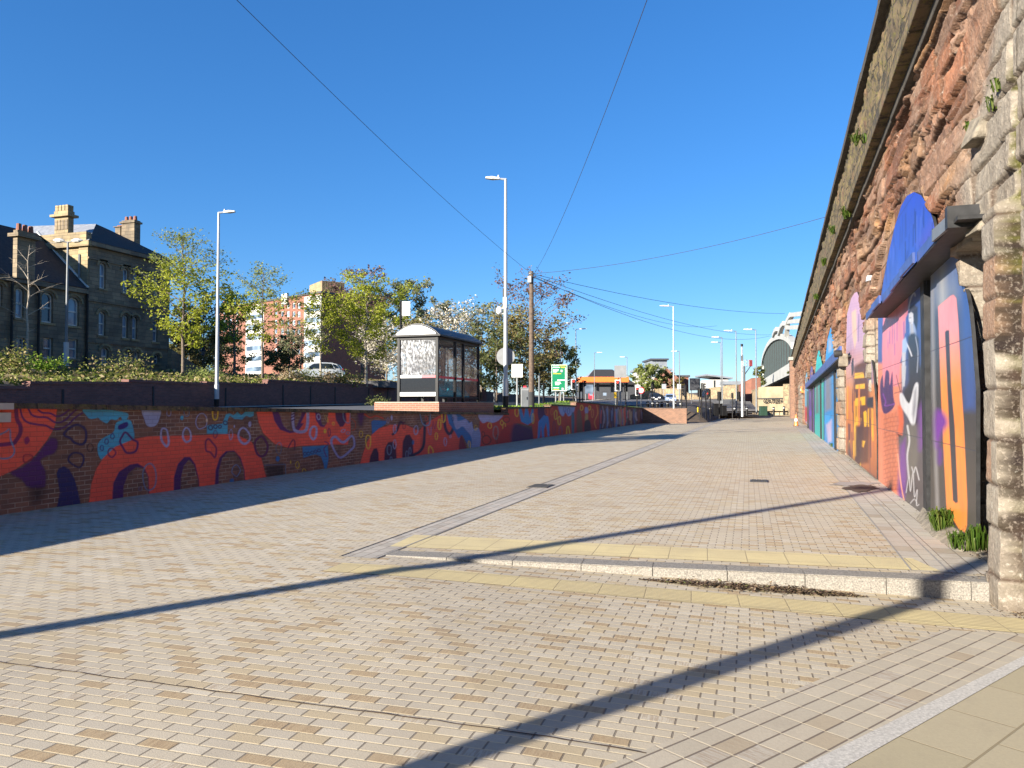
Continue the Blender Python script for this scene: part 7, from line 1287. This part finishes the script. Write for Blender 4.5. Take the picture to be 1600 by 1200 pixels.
t, w_, h_ = slabhouse('dark_annex', 'low dark roofed annex right of the white house', 'house', 1130, 1163, 601, 615, 178, 9, 'render_white'); m = MB(); m.box(-w_/2-.4, w_/2+.4, -.5, 9.5, h_, h_+.8, 'zinc'); m.build('roof', t); m = MB(); m.box(-w_*.3, w_*.3, -.03, -.004, h_-1.5, h_-.4, 'glass'); m.build('window', t)
# rubble walls and ramp
def wallrun(nm, lab, pts, dep, mat, th=.5, cop=None):
    """pts: (px, ytop, dep) ; foot is sunk below ground"""
    c0_ = PD(pts[0][0], pts[0][1], pts[0][2]); t = thing(nm, lab, 'wall', c0_); m = MB(); mc_ = MB()
    for (xa, ya, da), (xb, yb, db_) in zip(pts, pts[1:]):
        A, B = PD(xa, ya, da)-c0_, PD(xb, yb, db_)-c0_; n_ = Vector((A.y-B.y, B.x-A.x, 0)).normalized()*th; lowz = -c0_.z-.5
        q = [A, B, B+n_, A+n_]; m.hexa([Vector((v.x, v.y, lowz)) for v in q]+[v-Vector((0, 0, .12)) for v in q], mat); mc_.hexa([v-Vector((0, 0, .12))-n_*.1 for v in q]+[v-n_*.1 for v in q], cop or mat)
    m.build('masonry', t); mc_.build('coping', t)
wallrun('rubble_wall', 'sunlit rubble stone wall behind the far cars', [(985, 617, 140), (1012, 611, 140), (1030, 607, 140), (1064, 607, 138), (1070, 613, 134), (1092, 619, 128)], 0, 'rubble'); wallrun('rubble_wall', 'sunlit rubble stone wall below the white house', [(1108, 606, 142), (1128, 604, 140), (1137, 602, 138), (1151, 601, 136)], 0, 'rubble')
wallrun('brick_parapet', 'red brick wall rising toward the bridge above the ramp', [(1150, 603, 150), (1160, 599, 142), (1174, 591, 140), (1184, 590, 136)], 0, 'brick_far'); wallrun('ramp_wall', 'rubble ramp wall rising to the bridge abutment', [(1160, 616, 150), (1174, 610, 140), (1187, 606, 131)], 0, 'rubble')
wallrun('black_fence_wall', 'low dark wall along the road before the rubble walls', [(1082, 624, 120), (1105, 624.5, 118), (1150, 623.5, 112)], 0, 'dark_grey', .3)
m = MB(); A_, B_, C_, D_ = PD(1066, 645, 92), PD(1188, 645, 98), PD(1172, 627, 122), PD(1020, 626, 126); m.quad(A_, B_, C_, D_, 'brown_road'); struct(m.build('junction_road'))
m = MB(); A_, B_, C_, D_ = PD(880, 629.5, 90), PD(1076, 643, 88), PD(1052, 626, 124), PD(900, 625, 140); m.quad(A_, B_, C_, D_, 'asphalt'); struct(m.build('crossing_road'))
# bridge: white bowstring arch with dark lattice, seen along its length
BS = [(1189, 124+70), (1236, 118)]
br = thing('arch_bridge', 'white bowstring arch railway bridge with dark vertical bars beyond the viaduct', 'bridge', PD(1236, 578, 118)); BR = br.location.copy()
def dep_at(px): t_ = (px-1189)/(1236-1189); return 1/((1-t_)/194+t_/118)
def bp(px, py): return PD(px, py, dep_at(px))-BR
arc = [(1189, 573), (1190, 562), (1192.5, 551), (1197, 540), (1203, 531), (1210, 525.5), (1218, 523), (1226, 525), (1232, 530), (1236, 537)]
m = MB(); arcp = [bp(x, y) for x, y in spline(arc, False, 4)]
thk = [Vector((0, 0, -1.1))]*len(arcp); sdw = Vector((1, 0, 0))*1.0
for a, b in zip(arcp, arcp[1:]): m.hexa([a-Vector((0, 0, .8)), b-Vector((0, 0, .8)), b-Vector((0, 0, .8))+sdw, a-Vector((0, 0, .8))+sdw, a+Vector((0, 0, .2)), b+Vector((0, 0, .2)), b+Vector((0, 0, .2))+sdw, a+Vector((0, 0, .2))+sdw], 'bridge_white')
m.build('arch_rib', br)
m = MB(); a, b = bp(1190.5, 599), bp(1238, 572); m.hexa([a-Vector((0, 0, 1.1)), b-Vector((0, 0, 1.1)), b-Vector((0, 0, 1.1))+sdw*9, a-Vector((0, 0, 1.1))+sdw*9, a+Vector((0, 0, .75)), b+Vector((0, 0, .75)), b+Vector((0, 0, .75))+sdw*9, a+Vector((0, 0, .75))+sdw*9], 'bridge_white'); m.build('deck', br)
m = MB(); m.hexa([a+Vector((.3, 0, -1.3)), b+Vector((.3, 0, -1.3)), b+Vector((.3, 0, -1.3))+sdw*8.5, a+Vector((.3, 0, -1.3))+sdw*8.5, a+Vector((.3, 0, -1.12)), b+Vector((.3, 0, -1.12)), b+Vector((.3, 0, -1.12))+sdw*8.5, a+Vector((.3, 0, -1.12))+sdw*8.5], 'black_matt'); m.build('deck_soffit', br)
NP = 44
for i in range(1, NP):
    t_ = i/NP; lo_ = a.lerp(b, t_)+Vector((0, 0, .7))+sdw*.5; yq = lo_.y
    up_ = None
    for q, r_ in zip(arcp, arcp[1:]):
        if min(q.y, r_.y) <= yq <= max(q.y, r_.y): f = (yq-q.y)/(r_.y-q.y+1e-9); up_ = q.z+(r_.z-q.z)*f-.75
    if up_ and up_ > lo_.z+.5: m = MB(); m.box(lo_.x-.16, lo_.x+.02, yq-.16, yq+.16, lo_.z, up_, 'black_matt' if i % 3 == 0 else 'teal_dark' if i % 6 else 'bridge_white'); m.build('hanger_bar', br)
m = MB(); q1 = [v+sdw*.55-Vector((0, 0, .9)) for v in arcp]; 
for p_, q_ in zip(arcp, arcp[1:]):
    za = a.z+(b.z-a.z)*((p_.y-a.y)/(b.y-a.y))+.5; zb2 = a.z+(b.z-a.z)*((q_.y-a.y)/(b.y-a.y))+.5
    if p_.z-.9 > za and q_.z-.9 > zb2: m.quad(Vector((p_.x, p_.y, za))+sdw*.55, Vector((q_.x, q_.y, zb2))+sdw*.55, q_+sdw*.55-Vector((0, 0, .9)), p_+sdw*.55-Vector((0, 0, .9)), 'green_dark')
m.build('inner_screen', br); m = MB(); e_ = bp(1191, 572); m.beam(e_+Vector((.5, 0, 0)), Vector((e_.x+.5, e_.y, a.z)), .9, .9, 'bridge_white', up=(0, 1, 0)); m.build('end_post', br)
# far arch bracing frames above
for i, (x0, y0, x1, y1, x2, y2) in enumerate(((1229, 524, 1231, 503, 1237, 492), (1218, 522, 1222, 510, 1226, 505), (1209, 525, 1212, 517, 1215, 514))):
    m = MB(); A_, B_, C_ = bp(x0, y0), bp(x1, y1), bp(x2, y2); m.beam(A_, B_, .7, .7, 'bridge_white'); m.beam(B_, C_, .7, .7, 'bridge_white'); m.build('bracing_frame', br)
for (x0, y0, x1, y1) in ((1237, 492, 1256, 490), (1231, 503, 1254, 501), (1229, 512, 1252, 511)): m = MB(); m.beam(bp(x0, y0), bp(x1, y1), .6, .6, 'bridge_white'); m.build('bracing_beam', br)
# abutment with lettering
t = thing('bridge_abutment', 'pale stained concrete abutment with large town name letters under the bridge', 'abutment', PD(1213, 648, 124)); T = t.location.copy(); A_, B_ = PD(1185, 648, 126)-T, PD(1236, 648, 122)-T; zt_ = PD(1213, 604, 124).z-T.z; nv = Vector((B_.y-A_.y, A_.x-B_.x, 0)).normalized(); m = MB(); m.hexa([A_-Vector((0, 0, 1)), B_-Vector((0, 0, 1)), B_-nv*1-Vector((0, 0, 1)), A_-nv*1-Vector((0, 0, 1)), A_+Vector((0, 0, zt_)), B_+Vector((0, 0, zt_)), B_-nv+Vector((0, 0, zt_)), A_-nv+Vector((0, 0, zt_))], 'stained_wall'); m.build('wall', t)
z_ = PD(1210, 622.5, 124).z-T.z; m = MB(); m.beam(A_+nv*.1+Vector((0, 0, z_)), B_+nv*.1+Vector((0, 0, z_)), .2, .14, 'black_matt'); m.build('ledge', t)
tp_ = PD(1216, 627, 123.2)-T+nv*.06; text('GATESHEAD', .98, tuple(tp_), (math.pi/2, 0, math.atan2(B_.y-A_.y, B_.x-A_.x)), 'black', t, 'lettering', .03, sx=.92, bold=.012)
for px, w2 in ((1229, .9), (1236, 1.6)):
    p = PD(px, 648, 116)-T; m = MB(); m.box(p.x-w2/2, p.x+w2/2, p.y-.6, p.y+.6, -1, PD(px, 600, 116).z-T.z, 'rubble'); m.build('pier', t)
tree('ivy_bush', 'trailing ivy hanging at the viaduct end beside the bridge', 1241, 600, 566, 14, 112, 'leaf_dark', 700, .22, 39, .05, .8, 'bark', nl=10, spread_low=1)
# end return of the viaduct: brick pier
p = PD(1240, 650, 104); vp_ = thing('brick_pier', 'red brick pier ending the viaduct beside the bridge', 'pier', (wallx(104)-.35, 104, 0)); m = MB(); m.box(-.3, 1.2, 0, 3.2, -.2, 7.4, 'brick_brown'); m.build('brickwork', vp_); m = MB(); m.box(-.45, 1.3, -.2, 3.4, 7.4, 7.8, 'granite_dark'); m.build('cap', vp_)
# gantry mast and caged sign
b = PD(1160, 648, 76); t = thing('camera_mast', 'tall grey mast with small camera beside the caged sign', 'mast', b); h = (648-540)/F*76; m = MB(); m.tube([(0, 0, -.2), (0, 0, h*.6), (0, 0, h)], [.12, .10, .07], 'galv', 8); m.build('pole', t); m = MB(); m.cyl((0, 0, h+.05), (0, 0, 1), .12, .25, 'black', 8); m.build('camera', t); m = MB(); m.box(-.12, .12, -.12, .12, h*.78, h*.86, 'dark_grey'); m.build('control_box', t)
b = PD(1163.5, 640, 104); t = thing('variable_sign', 'caged message sign with red panel on a bracket mast', 'road sign', b); z0_ = PD(1163, 572, 104).z-b.z; z1_ = PD(1163, 562.5, 104).z-b.z; m = MB(); m.tube([(0, 0, -.5), (0, 0, z0_)], .12, 'dark_grey', 8); m.beam((0, 0, z0_-1.2), RT*.85+Vector((0, 0, z0_)), .1, .1, 'dark_grey'); m.build('mast', t); m = MB()
for z_ in (z0_, (z0_+z1_)/2, z1_): m.beam(RT*-.15+Vector((0, 0, z_)), RT*1.05+Vector((0, 0, z_)), .07, .07, 'galv')
for u in (-.15, .25, .65): m.beam(RT*u+Vector((0, 0, z0_)), RT*u+Vector((0, 0, z1_)), .06, .06, 'galv', up=(0, 1, 0))
m.build('cage', t); m = MB(); c_ = RT*.85; m.obox((c_.x, c_.y), RT, .2, .2, z0_, z1_, 'maroon'); m.build('red_panel', t)
